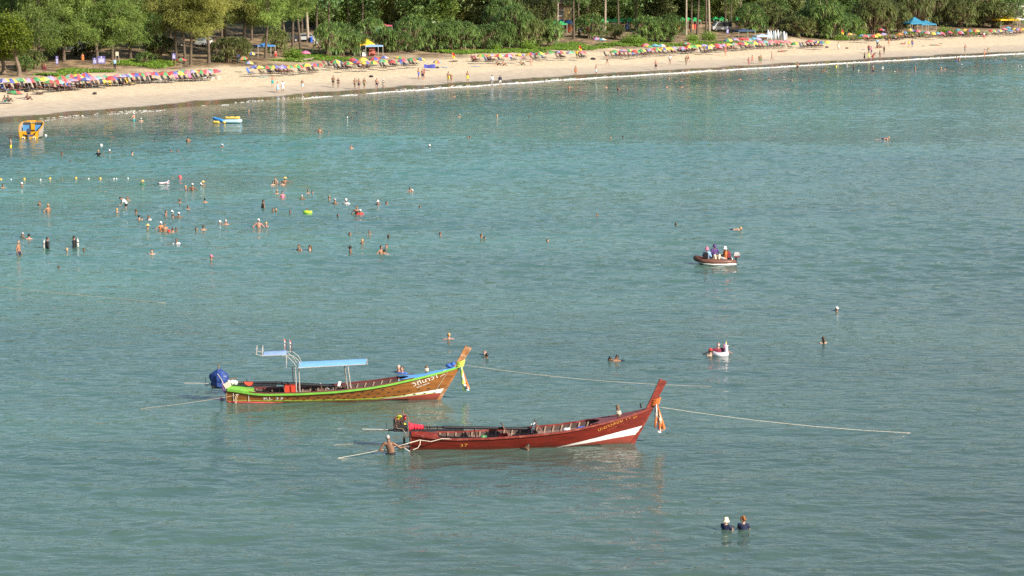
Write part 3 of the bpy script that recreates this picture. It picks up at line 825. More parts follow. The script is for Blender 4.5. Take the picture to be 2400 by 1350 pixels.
STAND = dict(pel=(0, 0, .96), wai=(0, .005, 1.10), che=(0, 0, 1.32), nb=(0, .012, 1.47), hd=(0, -.012, 1.625),
             sh=[(.18, .005, 1.41), (-.18, .005, 1.41)], el=[(.25, .03, 1.14), (-.25, .03, 1.14)], wr=[(.265, -.05, .90), (-.265, -.05, .90)],
             hi=[(.09, 0, .92), (-.09, 0, .92)], kn=[(.10, -.02, .50), (-.10, -.02, .50)], an=[(.105, .02, .09), (-.105, .02, .09)], toe=[(.125, -.16, .03), (-.125, -.16, .03)])
def pose(**kw):
    d = dict(STAND); d.update(kw); return d
POSES = {
    'stand': STAND,
    'walk': pose(kn=[(.10, -.17, .53), (-.10, .03, .50)], an=[(.10, -.22, .11), (-.10, .28, .16)], toe=[(.11, -.40, .06), (-.11, .13, .03)],
                 el=[(.25, .12, 1.16), (-.25, -.05, 1.15)], wr=[(.26, .10, .91), (-.26, -.26, .98)]),
    'akimbo': pose(el=[(.40, .10, 1.19), (-.40, .10, 1.19)], wr=[(.20, -.02, 1.03), (-.20, -.02, 1.03)], kn=[(.13, -.02, .50), (-.13, -.02, .50)], an=[(.17, .02, .09), (-.17, .02, .09)], toe=[(.22, -.15, .03), (-.22, -.15, .03)]),
    'wave': pose(el=[(.36, .0, 1.50), (-.25, .03, 1.14)], wr=[(.30, -.03, 1.76), (-.265, -.05, .90)]),
    'armsout': pose(el=[(.44, -.02, 1.30), (-.44, -.02, 1.30)], wr=[(.66, -.10, 1.20), (-.66, -.10, 1.20)]),
    'phone': pose(el=[(.23, -.16, 1.20), (-.23, -.16, 1.20)], wr=[(.10, -.36, 1.28), (-.10, -.36, 1.28)]),
    'bend': pose(wai=(0, -.06, 1.09), che=(0, -.22, 1.24), nb=(0, -.33, 1.33), hd=(0, -.46, 1.41), sh=[(.18, -.28, 1.29), (-.18, -.28, 1.29)],
                 el=[(.24, -.36, 1.04), (-.24, -.36, 1.04)], wr=[(.2, -.48, .84), (-.2, -.48, .84)], kn=[(.10, -.10, .50), (-.10, -.06, .50)]),
    'sit': pose(pel=(0, 0, .14), wai=(0, .06, .27), che=(0, .12, .47), nb=(0, .10, .62), hd=(0, .05, .77), sh=[(.18, .11, .56), (-.18, .11, .56)],
                el=[(.25, -.05, .40), (-.25, .20, .30)], wr=[(.14, -.28, .42), (-.27, .30, .06)], hi=[(.09, -.04, .13), (-.09, -.04, .13)],
                kn=[(.13, -.40, .45), (-.14, -.42, .30)], an=[(.12, -.66, .09), (-.13, -.78, .09)], toe=[(.13, -.88, .05), (-.14, -.98, .10)]),
    'recline': pose(pel=(0, 0, .34), wai=(0, .09, .44), che=(0, .25, .62), nb=(0, .34, .75), hd=(0, .38, .90), sh=[(.18, .31, .69), (-.18, .31, .69)],
                    el=[(.27, .10, .55), (-.27, .10, .55)], wr=[(.28, -.16, .55), (-.28, -.16, .55)], hi=[(.09, -.05, .33), (-.09, -.05, .33)],
                    kn=[(.11, -.46, .44), (-.11, -.46, .44)], an=[(.11, -.85, .28), (-.11, -.85, .28)], toe=[(.12, -.96, .45), (-.12, -.96, .45)]),
    'lie': pose(pel=(0, 0, .13), wai=(0, .15, .13), che=(0, .37, .14), nb=(0, .53, .14), hd=(0, .68, .15), sh=[(.18, .46, .14), (-.18, .46, .14)],
                el=[(.34, .52, .09), (-.34, .40, .09)], wr=[(.24, .72, .07), (-.32, .16, .07)], hi=[(.09, -.05, .12), (-.09, -.05, .12)],
                kn=[(.11, -.46, .12), (-.12, -.46, .12)], an=[(.10, -.86, .08), (-.14, -.86, .08)], toe=[(.11, -1.0, .06), (-.16, -1.0, .06)]),
    'lieup': pose(pel=(0, 0, .13), wai=(0, .12, .16), che=(0, .30, .26), nb=(0, .42, .37), hd=(0, .50, .50), sh=[(.18, .38, .32), (-.18, .38, .32)],
                  el=[(.24, .52, .06), (-.24, .52, .06)], wr=[(.22, .28, .06), (-.22, .28, .06)], hi=[(.09, -.05, .12), (-.09, -.05, .12)],
                  kn=[(.11, -.40, .38), (-.12, -.46, .12)], an=[(.10, -.66, .08), (-.14, -.86, .08)], toe=[(.11, -.85, .05), (-.16, -1.0, .06)]),
    'swim': pose(pel=(0, .0, -.02), wai=(0, -.14, .0), che=(0, -.36, .02), nb=(0, -.52, .05), hd=(0, -.64, .13), sh=[(.18, -.45, .01), (-.18, -.45, .01)],
                 el=[(.30, -.66, -.08), (-.40, -.36, -.1)], wr=[(.2, -.90, -.06), (-.5, -.12, -.12)], hi=[(.09, .05, -.04), (-.09, .05, -.04)],
                 kn=[(.11, .46, -.08), (-.12, .46, -.12)], an=[(.10, .86, -.05), (-.14, .86, -.15)], toe=[(.11, 1.0, -.1), (-.16, 1.0, -.2)]),
    'chair': pose(pel=(0, 0, .16), wai=(0, .02, .30), che=(0, .02, .52), nb=(0, .0, .67), hd=(0, -.04, .82), sh=[(.18, .0, .61), (-.18, .0, .61)],
                  el=[(.27, -.10, .37), (-.27, -.06, .36)], wr=[(.16, -.32, .34), (-.18, -.30, .32)], hi=[(.09, -.04, .14), (-.09, -.04, .14)],
                  kn=[(.16, -.42, .28), (-.16, -.42, .28)], an=[(.10, -.50, -.08), (-.10, -.50, -.08)], toe=[(.10, -.66, -.12), (-.10, -.66, -.12)]),
    # the man at the stern of the red boat, seen from behind, right arm out to the boat
    'boatman': pose(pel=(.06, 0, .96), wai=(.04, .0, 1.10), che=(-.02, -.02, 1.32), nb=(-.05, -.03, 1.46), hd=(-.08, -.07, 1.60),
                    sh=[(.16, .0, 1.38), (-.22, .0, 1.40)], el=[(.42, -.05, 1.20), (-.40, .06, 1.14)], wr=[(.66, -.12, 1.24), (-.22, -.10, 1.07)]),
}
HEAD_R = (.078, .098, .122)
def V3(t): return Vector(t)
def seg(mb, a, b, ra, rb, n=8):
    a = V3(a); b = V3(b); d = (b - a); L = d.length
    if L < 1e-6: return
    d.normalize()
    pts = []; rr = []
    for t in (-0.98, -0.7, -0.3): pts.append(a + d * ra * t); rr.append(ra * math.sqrt(max(0.02, 1 - t * t)))
    pts.append(a); rr.append(ra)
    pts.append(a.lerp(b, .35)); rr.append(ra * .65 + rb * .35 + .06 * (ra - rb))
    pts.append(b); rr.append(rb)
    for t in (0.3, 0.7, 0.98): pts.append(b + d * rb * t); rr.append(rb * math.sqrt(max(0.02, 1 - t * t)))
    mb.tube(pts, rr, n)
def torso(mb, P, infl=0.0, part='all', female=False):
    lat = (V3(P['sh'][0]) - V3(P['sh'][1])).normalized()
    pel, wai, che, nb = V3(P['pel']), V3(P['wai']), V3(P['che']), V3(P['nb'])
    low = pel - (wai - pel) * .75
    hipw = .172 if female else .16
    waiw = .122 if female else .142
    keys = [(low, .12, .10), (pel, hipw, .118), (wai, waiw, .098), (che, .165, .12), (che.lerp(nb, .6), .165, .098), (nb, .075, .06)]
    if part == 'hips': keys = [(low, .135, .11), (pel, hipw, .118), (pel.lerp(wai, .55), hipw * .94, .112)]
    if part == 'low': keys = [(low, .11, .09), (pel.lerp(low, .4), hipw * .98, .118), (pel.lerp(wai, .12), hipw, .118)]
    if part == 'bust': keys = [(wai.lerp(che, .62), .155, .112), (che, .166, .125), (che.lerp(nb, .22), .166, .12)]
    if part == 'shirt': keys = [(pel, hipw * 1.02, .12), (wai, .148, .108), (che, .17, .124), (che.lerp(nb, .6), .17, .10), (che.lerp(nb, .93), .095, .07)]
    if part == 'dress': keys = [(pel + (pel - wai) * 3.0, .25, .20), (pel, hipw * 1.15, .14), (wai, .14, .105), (che, .17, .124), (che.lerp(nb, .5), .165, .10)]
    rings = []
    for i, (c, a, b) in enumerate(keys):
        d = (keys[min(i + 1, len(keys) - 1)][0] - keys[max(i - 1, 0)][0]).normalized()
        f = d.cross(lat).normalized(); l2 = f.cross(d).normalized()
        rings.append([c + l2 * (a + infl) * math.cos(2 * math.pi * j / 12) + f * (b + infl) * math.sin(2 * math.pi * j / 12) for j in range(12)])
    mb.loft(rings, 0, True, True)
def finger(mb, a, d, up, L, r, curl):
    p = V3(a); dd = V3(d).normalized(); u = V3(up).normalized()
    pts = [p]
    for k in range(3):
        p = p + dd * L * (.45, .32, .23)[k]
        dd = (dd - u * curl).normalized()
        pts.append(p)
    mb.tube(pts, [r, r * .95, r * .85, r * .6], 6)
def hand(mb, el, wr, side, fine):
    el = V3(el); wr = V3(wr); d = (wr - el).normalized()
    up = d.cross(Vector((0, 1, 0)))
    if up.length < .2: up = d.cross(Vector((1, 0, 0)))
    up.normalize(); lat = d.cross(up).normalized()
    pc = wr + d * .05
    mb.tube([wr, wr + d * .04, wr + d * .09], [.026, .04, .038], 8, flat=.5)
    if fine:
        for k, (o, L) in enumerate(((-.030, .062), (-.010, .075), (.010, .080), (.030, .070))):
            finger(mb, wr + d * .085 + lat * o, d + lat * o * 3, up, L, .0105, .35)
        finger(mb, wr + d * .035 + lat * .034, d * .7 + lat * .7, up, .065, .012, .2)
    else:
        mb.ell(wr + d * .12 - up * .01, (.035, .022, .04), 6, 4)
        seg(mb, wr + d * .03 + lat * .03, wr + d * .085 + lat * .055, .014, .011, 5)
def body_prims(P, female=False, fine=False):
    mb = MB(); torso(mb, P, 0, 'all', female)
    nb = V3(P['nb']); hd = V3(P['hd'])
    seg(mb, nb - (nb - V3(P['che'])) * .1, nb.lerp(hd, .6), .062, .055)
    mb.ell(hd + Vector((0, .008, .012)), (.077, .094, .108), 12, 9)
    mb.ell(hd + Vector((0, -.030, -.052)), (.054, .062, .064), 10, 7)       # jaw
    mb.ell(hd + Vector((0, -.096, -.018)), (.014, .022, .026), 6, 5)        # nose
    for sx in (-1, 1): mb.ell(hd + Vector((sx * .078, .012, -.012)), (.012, .022, .032), 6, 5)
    for i in (0, 1):
        k = .86 if female else 1.0
        seg(mb, V3(P['sh'][i]).lerp(V3(P['che']), .25), P['sh'][i], .075 * k, .062 * k)
        seg(mb, P['sh'][i], P['el'][i], .055 * k, .042 * k)
        seg(mb, P['el'][i], P['wr'][i], .041 * k, .027 * k)
        hand(mb, P['el'][i], P['wr'][i], i, fine)
        seg(mb, P['hi'][i], P['kn'][i], .090, .056)
        seg(mb, P['kn'][i], P['an'][i], .056, .034)
        an = V3(P['an'][i]); calf = V3(P['kn'][i]).lerp(an, .3)
        mb.ell(calf + Vector((0, .018, 0)), (.05, .055, .09), 8, 6)
        seg(mb, an + Vector((0, .03, -.04)) if an.z > .05 else an, P['toe'][i], .036, .026)
        if female: mb.ell(V3(P['che']) + Vector((.075 if i else -.075, -.10, .0)), (.06, .05, .06), 8, 6)
    return mb
def garment_prims(P, kind, female=False):
    mb = MB()
    if kind in ('shorts', 'trunks', 'trousers'):
        torso(mb, P, .012, 'hips', female)
        f = {'shorts': .72, 'trunks': .28, 'trousers': 1.0}[kind]
        for i in (0, 1):
            h = V3(P['hi'][i]); k = V3(P['kn'][i])
            seg(mb, h, h.lerp(k, f), .104, .104 - .025 * f)
            if kind == 'trousers': seg(mb, k, P['an'][i], .075, .055)
    elif kind == 'bikini':
        torso(mb, P, .008, 'low', True)
    elif kind == 'bikinitop':
        torso(mb, P, .008, 'bust', True)
        for sx in (-1, 1): mb.ell(V3(P['che']) + Vector((.075 * sx, -.10, .0)), (.068, .058, .066), 8, 6)
    elif kind == 'swimsuit':
        torso(mb, P, .009, 'low', True); torso(mb, P, .009, 'shirt', True)
    elif kind in ('shirt', 'longshirt'):
        torso(mb, P, .014, 'shirt', female)
        for i in (0, 1):
            s_ = V3(P['sh'][i]); e_ = V3(P['el'][i])
            seg(mb, s_.lerp(V3(P['che']), .25), s_, .088, .076)
            if kind == 'shirt': seg(mb, s_, s_.lerp(e_, .6), .074, .064)
            else:
                seg(mb, s_, e_, .070, .056); seg(mb, e_, V3(P['wr'][i]).lerp(e_, .06), .055, .042)
    elif kind == 'dress':
        torso(mb, P, .014, 'dress', True)
    return mb
def remesh(mb, name, vox, faces):
    me = mb.mesh(name)
    o = bpy.data.objects.new(name, me); COL.objects.link(o)
    m = o.modifiers.new('r', 'REMESH'); m.mode = 'VOXEL'; m.voxel_size = vox
    m = o.modifiers.new('s', 'SMOOTH'); m.factor = .5; m.iterations = 3
    m = o.modifiers.new('d', 'DECIMATE'); m.ratio = 1.0
    dg = bpy.context.evaluated_depsgraph_get()
    n = len(o.evaluated_get(dg).to_mesh().polygons)
    m.ratio = min(1.0, faces / max(1, 2 * n))
    dg.update()
    out = bpy.data.meshes.new_from_object(o.evaluated_get(dg))
    out.name = name
    bpy.data.objects.remove(o); bpy.data.meshes.remove(me)
    out.polygons.foreach_set('use_smooth', [True] * len(out.polygons))
    return out
_BC = {}
def body_mesh(p, female, fine=False):
    k = (p, female, fine)
    if k not in _BC:
        _BC[k] = remesh(body_prims(POSES[p], female, fine), 'person', .0085 if fine else .02, 9000 if fine else 1500)
    return _BC[k]
def garment_mesh(p, kind, female):
    k = (p, kind, female, 'g')
    if k not in _BC: _BC[k] = remesh(garment_prims(POSES[p], kind, female), kind, .02, 500)
    return _BC[k]
def hair_mesh(kind):
    k = ('hair', kind)
    if k in _BC: return _BC[k]
    mb = MB(); r = random.Random(len(kind))
    if kind in ('short', 'bald'):
        mb.ell((0, .020, .030), (.084, .096, .104), 12, 8)
        if kind == 'bald': mb = MB(); mb.lathe([(.080, -.055), (.088, -.02), (.085, .02), (.074, .045)], 12, (0, .022, 0))
    elif kind == 'bun':
        mb.ell((0, .018, .028), (.086, .098, .106), 12, 8); mb.ell((0, .085, .105), (.045, .045, .04), 8, 6)
    elif kind == 'long':
        mb.ell((0, .020, .028), (.088, .100, .106), 12, 8)
        mb.tube([(0, .06, .05), (0, .10, -.06), (0, .10, -.19), (0, .085, -.29)], [.07, .082, .075, .03], 8, flat=.55)
    elif kind == 'curly':
        for i in range(46):
            a = r.uniform(0, 6.28); t = r.uniform(-.55, 1.4)
            mb.ell((math.cos(a) * math.cos(t) * .098, .025 + math.sin(a) * math.cos(t) * .108, .025 + math.sin(t) * .112), r.uniform(.032, .05), 6, 4)
    _BC[k] = remesh(mb, 'hair', .014, 500) if kind != 'bald' else mb.mesh('hair', True)
    return _BC[k]
def hat_mesh(kind):
    k = ('hat', kind)
    if k in _BC: return _BC[k]
    mb = MB()
    if kind == 'cap':
        mb.lathe([(.098, .005), (.100, .04), (.092, .085), (.06, .125), (.0005, .138)], 12, (0, .01, .01))
        mb.add([(-.075, -.07, .03), (.075, -.07, .03), (.062, -.165, .012), (0, -.19, .008), (-.062, -.165, .012), (-.075, -.07, .018), (.075, -.07, .018), (.062, -.165, 0), (0, -.19, -.004), (-.062, -.165, 0)],
               [(0, 1, 2, 3, 4), (9, 8, 7, 6, 5), (0, 5, 6, 1), (1, 6, 7, 2), (2, 7, 8, 3), (3, 8, 9, 4), (4, 9, 5, 0)])
    elif kind == 'swimcap':
        mb.lathe([(.09, -.02), (.097, .03), (.088, .09), (.055, .128), (.0005, .14)], 12, (0, .012, .008))
    elif kind == 'bucket':
        mb.lathe([(.155, -.045), (.150, -.035), (.105, .045), (.098, .10), (.085, .135), (.0005, .15)], 14, (0, .008, 0))
    elif kind == 'straw':
        mb.lathe([(.185, .015), (.180, .028), (.105, .04), (.100, .09), (.088, .125), (.0005, .135)], 14, (0, .008, 0))
    elif kind == 'mask':
        mb.box((0, -.10, .01), (.15, .045, .07)); mb.lathe([(.088, .0), (.088, .03)], 12, (0, .008, 0))
    _BC[k] = mb.mesh('hat', True)
    return _BC[k]

def person(loc, facing, pz='stand', skin='tan', hair='short', hairc='brown', hat=None, hatc='white', wear=(), female=False, height=1.72, sink=0.0, fine=False, tilt=0.0):
    """a figure standing, sitting or lying at loc; wear is a list of (garment, colour)"""
    o = empty('person', (loc[0], loc[1], loc[2] - sink), R(facing))
    o.scale = (height / 1.75,) * 3
    o.rotation_euler = (R(tilt), 0, R(facing))
    link('body', body_mesh(pz, female, fine), [SKIN[skin]], o)
    P = POSES[pz]; hd = V3(P['hd'])
    hm = Matrix.Identity(4)
    rot = (0, 0, 0)
    if pz == 'lie': rot = (R(80), 0, 0)
    elif pz == 'bend': rot = (R(45), 0, 0)
    elif pz == 'boatman': rot = (R(14), R(-10), 0)
    if hair:
        h = link('hair', hair_mesh(hair), [HAIRM[hairc]], o); h.location = hd; h.rotation_euler = rot
    if hat:
        h = link('hat', hat_mesh(hat), [CLOTH[hatc]], o); h.location = hd; h.rotation_euler = rot
    for g, c in wear:
        link(g, garment_mesh(pz, g, female), [CLOTH[c]], o)
    return o
def toward_cam(loc):
    return 0.0

# ---- people out in the water: x, waterline y, depth, head, wear, facing, female
#  depth: h head and neck, b shoulders, w waist, t thigh
SHOW = {'h': .23, 'b': .37, 'w': .62, 't': .96, 'k': 1.25, 'c': .15}
HEADS = {'k': ('short', 'black', None, None), 'n': ('short', 'brown', None, None), 'y': ('short', 'blond', None, None), 'g': ('bald', 'grey', None, None), 'G': ('short', 'grey', None, None),
         'K': ('long', 'black', None, None), 'N': ('long', 'brown', None, None), 'Y': ('long', 'blond', None, None), 'B': ('bun', 'black', None, None), 'a': ('curly', 'auburn', None, None),
         'W': ('short', 'brown', 'cap', 'white'), 'w': ('short', 'grey', 'swimcap', 'white'), 'S': ('short', 'brown', 'straw', 'straw'), 'C': ('short', 'black', 'bucket', 'cream'),
         'O': ('short', 'brown', 'cap', 'olive'), 'P': ('short', 'brown', 'cap', 'pink'), 'X': ('short', 'black', 'cap', 'black'), 'L': ('short', 'brown', 'cap', 'grey'), 'R': ('short', 'brown', 'cap', 'red'), 'F': ('short', 'brown', 'cap', 'yellow')}
HEADTXT = {'k': 'black-haired', 'n': 'brown-haired', 'y': 'fair-haired', 'g': 'balding', 'G': 'grey-haired', 'K': 'long black-haired', 'N': 'long brown-haired', 'Y': 'long fair-haired', 'B': 'black-haired', 'a': 'auburn-haired',
           'W': 'white-capped', 'w': 'white-capped', 'S': 'straw-hatted', 'C': 'pale-hatted', 'O': 'olive-capped', 'P': 'pink-capped', 'X': 'black-capped', 'L': 'grey-capped', 'R': 'red-capped', 'F': 'yellow-capped'}
DEPTHTXT = {'h': 'neck deep', 'b': 'chest deep', 'w': 'waist deep', 't': 'thigh deep', 'k': 'knee deep', 'c': 'chin deep'}
WETS = []
def bather(x, y, dep, hd, wear=(), facing=None, female=False, skin=None, where=None, label=None, pz='stand', height=None, fine=False, show=None):
    p = at_z(x, y); WETS.append((p.x, p.y))
    hh, hc, hat, hatc = HEADS[hd]
    female = female or hd in 'KNYB'
    H = height or (rnd.uniform(1.58, 1.68) if female else rnd.uniform(1.68, 1.82))
    sink = H - (show if show else SHOW[dep] * H / 1.72)
    f = facing if facing is not None else rnd.choice([0, 40, -40, 90, -90, 150, 180, -150])
    sk = skin or rnd.choice(['fair', 'pink', 'tan', 'tan', 'brown'])
    wr = list(wear)
    if dep in 'wtk' and not any(g in ('shorts', 'trunks', 'bikini', 'swimsuit', 'dress') for g, c in wr):
        wr.append(('trunks', 'navy') if not female else ('bikini', 'black'))
    if female and dep in 'bwtk' and not any(g in ('swimsuit', 'shirt', 'longshirt', 'dress', 'bikinitop') for g, c in wr):
        wr.append(('bikinitop', rnd.choice(['black', 'red', 'navy'])))
    o = person(p, f, pz if pz != 'stand' else ('stand' if dep in 'hc' else rnd.choice(['stand', 'akimbo', 'armsout', 'phone']) if dep in 'bw' else rnd.choice(['stand', 'akimbo'])), sk, hh, hc, hat, hatc or 'white', wr, female, H, sink, fine)
    if label: tag(o, label, 'person', 'bathers in the sea')
    else:
        top = [c for g, c in wr if g in ('shirt', 'longshirt', 'swimsuit', 'bikinitop')]
        row(o, x + y * 1e-4, f"{HEADTXT[hd]} bather {DEPTHTXT[dep]}", where, 'person', 'bathers in the sea')
    return o
Z_SPEED = 'in the water round the yellow speedboat'
Z_CROWD = 'in the crowd below the float line'
Z_MID = 'in the water off the beach centre'
Z_RIGHT = 'in the water off the far beach'
def zone(x, y):
    if y < 395 and x < 600: return Z_SPEED
    if y >= 395 and x < 1200: return Z_CROWD
    if x < 1250: return Z_MID
    return Z_RIGHT
BATHERS = [
    # left shallows
    (314, 283, 't', 'W', [('shorts', 'teal')], 70), (331, 284, 'b', 'W', [], 200), (25, 345, 't', 'n', [('shorts', 'yellow')], -80), (145, 364, 'b', 'n'), (231, 366, 'w', 'y', [('shirt', 'black')], 150), (257, 359, 'b', 'W', [], 0),
    (310, 363, 'b', 'k'), (362, 330, 'h', 'k'), (165, 379, 'c', 'n'), (552, 262, 'h', 'n'), (583, 264, 'b', 'y'), (441, 334, 'w', 'k', [], 170), (521, 346, 'b', 'W'), (402, 356, 'h', 'k'), (417, 355, 'h', 'n'),
    # centre
    (749, 311, 'w', 'k', [], 10), (770, 313, 'h', 'k', [('shirt', 'black')]), (819, 268, 'h', 'k'), (836, 267, 'h', 'k'), (814, 278, 'h', 'w'), (824, 278, 'h', 'k'), (1065, 227, 'b', 'n'), (1081, 226, 'h', 'k'), (1096, 230, 'h', 'n'), (1113, 224, 'h', 'k'), (1139, 224, 'h', 'n'),
    (1077, 274, 'b', 'L'), (1165, 276, 'b', 'y'), (1096, 324, 'h', 'k'), (1101, 324, 'h', 'k', [('shirt', 'blue')]), (1007, 344, 'h', 'W'), (823, 348, 'b', 'n'), (1240, 276, 'h', 'k'),
    # right
    (1334, 209, 'w', 'n', [], 180), (1420, 205, 'b', 'k'), (1449, 212, 'w', 'N'), (1457, 213, 'h', 'k'), (1469, 212, 'h', 'n'), (1500, 189, 'h', 'k'), (1567, 187, 'w', 'k'), (1584, 192, 'b', 'k'), (1597, 191, 'b', 'n'), (1563, 205, 'b', 'n'), (1597, 205, 'b', 'n'), (1616, 230, 'h', 'n'), (1421, 240, 'h', 'n'),
    (1733, 165, 'h', 'y'), (1734, 187, 'b', 'n'), (1787, 186, 'h', 'n'), (1802, 187, 'b', 'k'), (1856, 189, 'b', 'n'), (1883, 188, 'h', 'n'), (1897, 188, 'b', 'n'), (1897, 197, 'h', 'k'), (1994, 193, 'h', 'k'), (2140, 175, 'h', 'n'), (2199, 173, 'h', 'k'), (2097, 170, 'h', 'w'), (2104, 165, 'h', 'k'), (2145, 164, 'w', 'y'), (2206, 163, 'b', 'F'), (2215, 163, 'b', 'k'), (2201, 153, 'h', 'k'),
    (2254, 153, 'h', 'w'), (2287, 156, 'h', 'n'), (2292, 155, 'b', 'n'), (2329, 144, 'h', 'n'), (2334, 139, 'b', 'k'), (2355, 143, 'w', 'W'), (2386, 157, 'h', 'w'), (2394, 158, 'h', 'w'), (2390, 138, 'b', 'n'), (2372, 136, 'h', 'n'), (1960, 157, 'w', 'Y', [('swimsuit', 'lime')]), (1985, 156, 'b', 'W', [('shirt', 'white')]), (2001, 162, 't', 'n', [], 90), (2046, 167, 't', 'W', [], 20), (2012, 167, 'h', 'w'), (2069, 160, 'b', 'w', [('shirt', 'white')]),
    (1931, 167, 'w', 'N'), (1926, 171, 'b', 'n'), (1937, 168, 'b', 'k', [('shirt', 'lightblue')]), (1855, 167, 'h', 'k'), (2242, 144, 't', 'n', [('shorts', 'blue')], 190), (2248, 144, 't', 'N', [], 170), (1869, 158, 't', 'n', [('shorts', 'black')], 180), (1874, 254, 'h', 'n'), (1431, 326, 'h', 'y'), (1460, 323, 'h', 'n'),
    # the crowd
    (7, 441, 'b', 'N'), (51, 438, 'b', 'W'), (93, 482, 'b', 'n'), (113, 497, 'w', 'y', [], 60), (299, 470, 'b', 'n'), (274, 499, 'b', 'y'), (319, 501, 'b', 'n'), (326, 516, 'b', 'X'), (333, 516, 'h', 'K'), (349, 515, 'b', 'N', [('shirt', 'white')]), (389, 504, 'b', 'n'), (346, 537, 'b', 'S'),
    (377, 538, 'w', 'W', [('swimsuit', 'orange')], 30, True), (386, 543, 'w', 'k', [], 10), (397, 546, 'h', 'R'), (334, 432, 'b', 'S', [('shirt', 'green')], 160), (53, 557, 'b', 'L'), (68, 561, 'b', 'X'), (157, 589, 'h', 'y'), (197, 589, 'h', 'N'), (356, 597, 'b', 'n'),
    (435, 445, 'b', 'y'), (451, 447, 'w', 'W'), (471, 435, 'h', 'W'), (476, 434, 'b', 'S'), (421, 477, 'b', 'n', [], 180), (480, 475, 'b', 'k', [], 190), (441, 492, 'b', 'n'), (403, 500, 'h', 'W'), (405, 509, 'h', 'n'), (419, 509, 'b', 'W'), (515, 524, 'h', 'W'), (529, 527, 'b', 'L'), (606, 534, 'w', 'W', [], 180), (624, 532, 'b', 'y'),
    (460, 541, 'h', 'n'), (477, 540, 'b', 'n'), (405, 546, 'b', 'n'), (413, 545, 'b', 'N'), (414, 571, 'b', 'N', [('shirt', 'white')], 170), (640, 434, 'b', 'k'), (646, 432, 'w', 'n'), (662, 434, 'b', 'k', [], 180), (668, 432, 'w', 'S'), (649, 455, 'b', 'y'), (662, 464, 'w', 'K', [('swimsuit', 'pink')], 20), (722, 454, 'b', 'n'), (732, 454, 'h', 'k'), (708, 467, 'b', 'G'),
    (772, 469, 'b', 'O'), (785, 477, 'b', 'L'), (617, 487, 'w', 'k', [], 120), (640, 496, 'h', 'n'), (647, 496, 'h', 'y'), (680, 499, 'h', 'n'), (792, 508, 'h', 'N'), (701, 586, 'b', 'n'), (726, 586, 'b', 'N'), (495, 611, 'b', 'P', [], 100), (811, 477, 'b', 'w', [('shirt', 'white')]), (886, 480, 'b', 'W'), (906, 479, 'h', 'n'), (984, 486, 'c', 'k'), (961, 449, 'b', 'n'), (966, 450, 'h', 'W'),
    (836, 501, 'w', 'n'), (844, 502, 'b', 'W', [('shirt', 'red')]), (820, 552, 'h', 'n'), (866, 551, 'b', 'N'), (910, 557, 'h', 'N'), (849, 573, 'b', 'y'), (821, 590, 'b', 'X'), (893, 597, 'w', 'k', [], 60), (901, 597, 'b', 'k', [], 200), (906, 585, 'b', 'n', [('shirt', 'green')]), (1032, 551, 'h', 'n'), (1128, 560, 'b', 'n'), (1136, 562, 'h', 'B'),
]
for b_ in BATHERS:
    x, y, dep, hd = b_[:4]
    bather(x, y, dep, hd, b_[4] if len(b_) > 4 else (), b_[5] if len(b_) > 5 else None, b_[6] if len(b_) > 6 else False, where=zone(x, y))
# bathers one can single out
bather(1400, 507, 'h', 'n', label='brown-haired swimmer alone in open water above the boats')
bather(1584, 529, 'h', 'n', [], 180, label='lone swimmer with wet brown hair, left above the brown dinghy')
bather(1283, 568, 'h', 'n', label='lone swimmer left of the dinghy in open water')
bather(1961, 729, 'h', 'W', [], 150, label='swimmer in a white cap, far right in open water')
bather(1929, 805, 'b', 'N', [], 200, label='long-haired woman bathing right of the unicorn float')
bather(1446, 846, 'h', 'k', [], -60, skin='brown', show=.30, label='black-haired swimmer on the left of a close pair')
bather(1052, 797, 'b', 'y', [], 190, skin='pink', label='fair-haired bather just behind the green boat')
bather(1136, 833, 'h', 'g', [], 60, skin='pink', label='balding bather beside the green boat stem post')
bather(1141, 838, 'h', 'k', [], 200, label='black-haired bather in front of the balding one by the stem post')
o = bather(934, 874, 'b', 'G', [], -20, skin='pink', label='grey-haired bather in sunglasses behind the green boat')
o = bather(942, 877, 'b', 'n', [('shirt', 'blue')], -15, skin='pink', label='bather in a blue shirt and sunglasses behind the green boat')
bather(1665, 834, 'b', 'R', [], 200, True, skin='fair', label='woman in a red and grey cap beside the unicorn float')
bather(1237, 1056, 'h', 'k', [], -60, skin='brown', height=1.66, fine=True, show=.27, label='dark-haired swimmer holding on at the red boat hull')
bather(44, 598, 't', 'g', [('trunks', 'navy')], 75, skin='tan', height=1.78, pz='stand', label='balding man in blue trunks standing thigh deep')
# couple in the foreground
bather(1701, 1245, 'b', 'C', [('shirt', 'navy')], 140, True, skin='fair', height=1.42, fine=True, show=.47, pz='phone', label='woman in cream sun hat and navy top in the foreground')
bather(1742, 1245, 'b', 'a', [('shirt', 'navy')], 165, True, skin='fair', height=1.42, fine=True, show=.50, pz='phone', label='auburn-haired person in navy top beside the cream sun hat')
# swimmers lying in the water
def swimmer(x, y, facing, skin, hc, label, z=0.03, pz='swim'):
    p = at_z(x, y); p.z = z
    o = person(p, facing, pz, skin, 'short', hc, None, None, [('trunks', 'navy')], False, 1.7)
    tag(o, label, 'person', 'bathers in the sea')
swimmer(1716, 541, 90, 'fair', 'blond', 'pale swimmer lying flat just above the dinghy', 0.05)
swimmer(1459, 847, -100, 'tan', 'black', 'swimmer stretched out on the right of a close pair', -0.03)
swimmer(2070, 327, 90, 'pink', 'blond', 'distant swimmer lying flat, alone off the far beach', 0.06)
swimmer(160, 629, -90, 'fair', 'brown', 'swimmer almost under water below the two divers', -0.08)
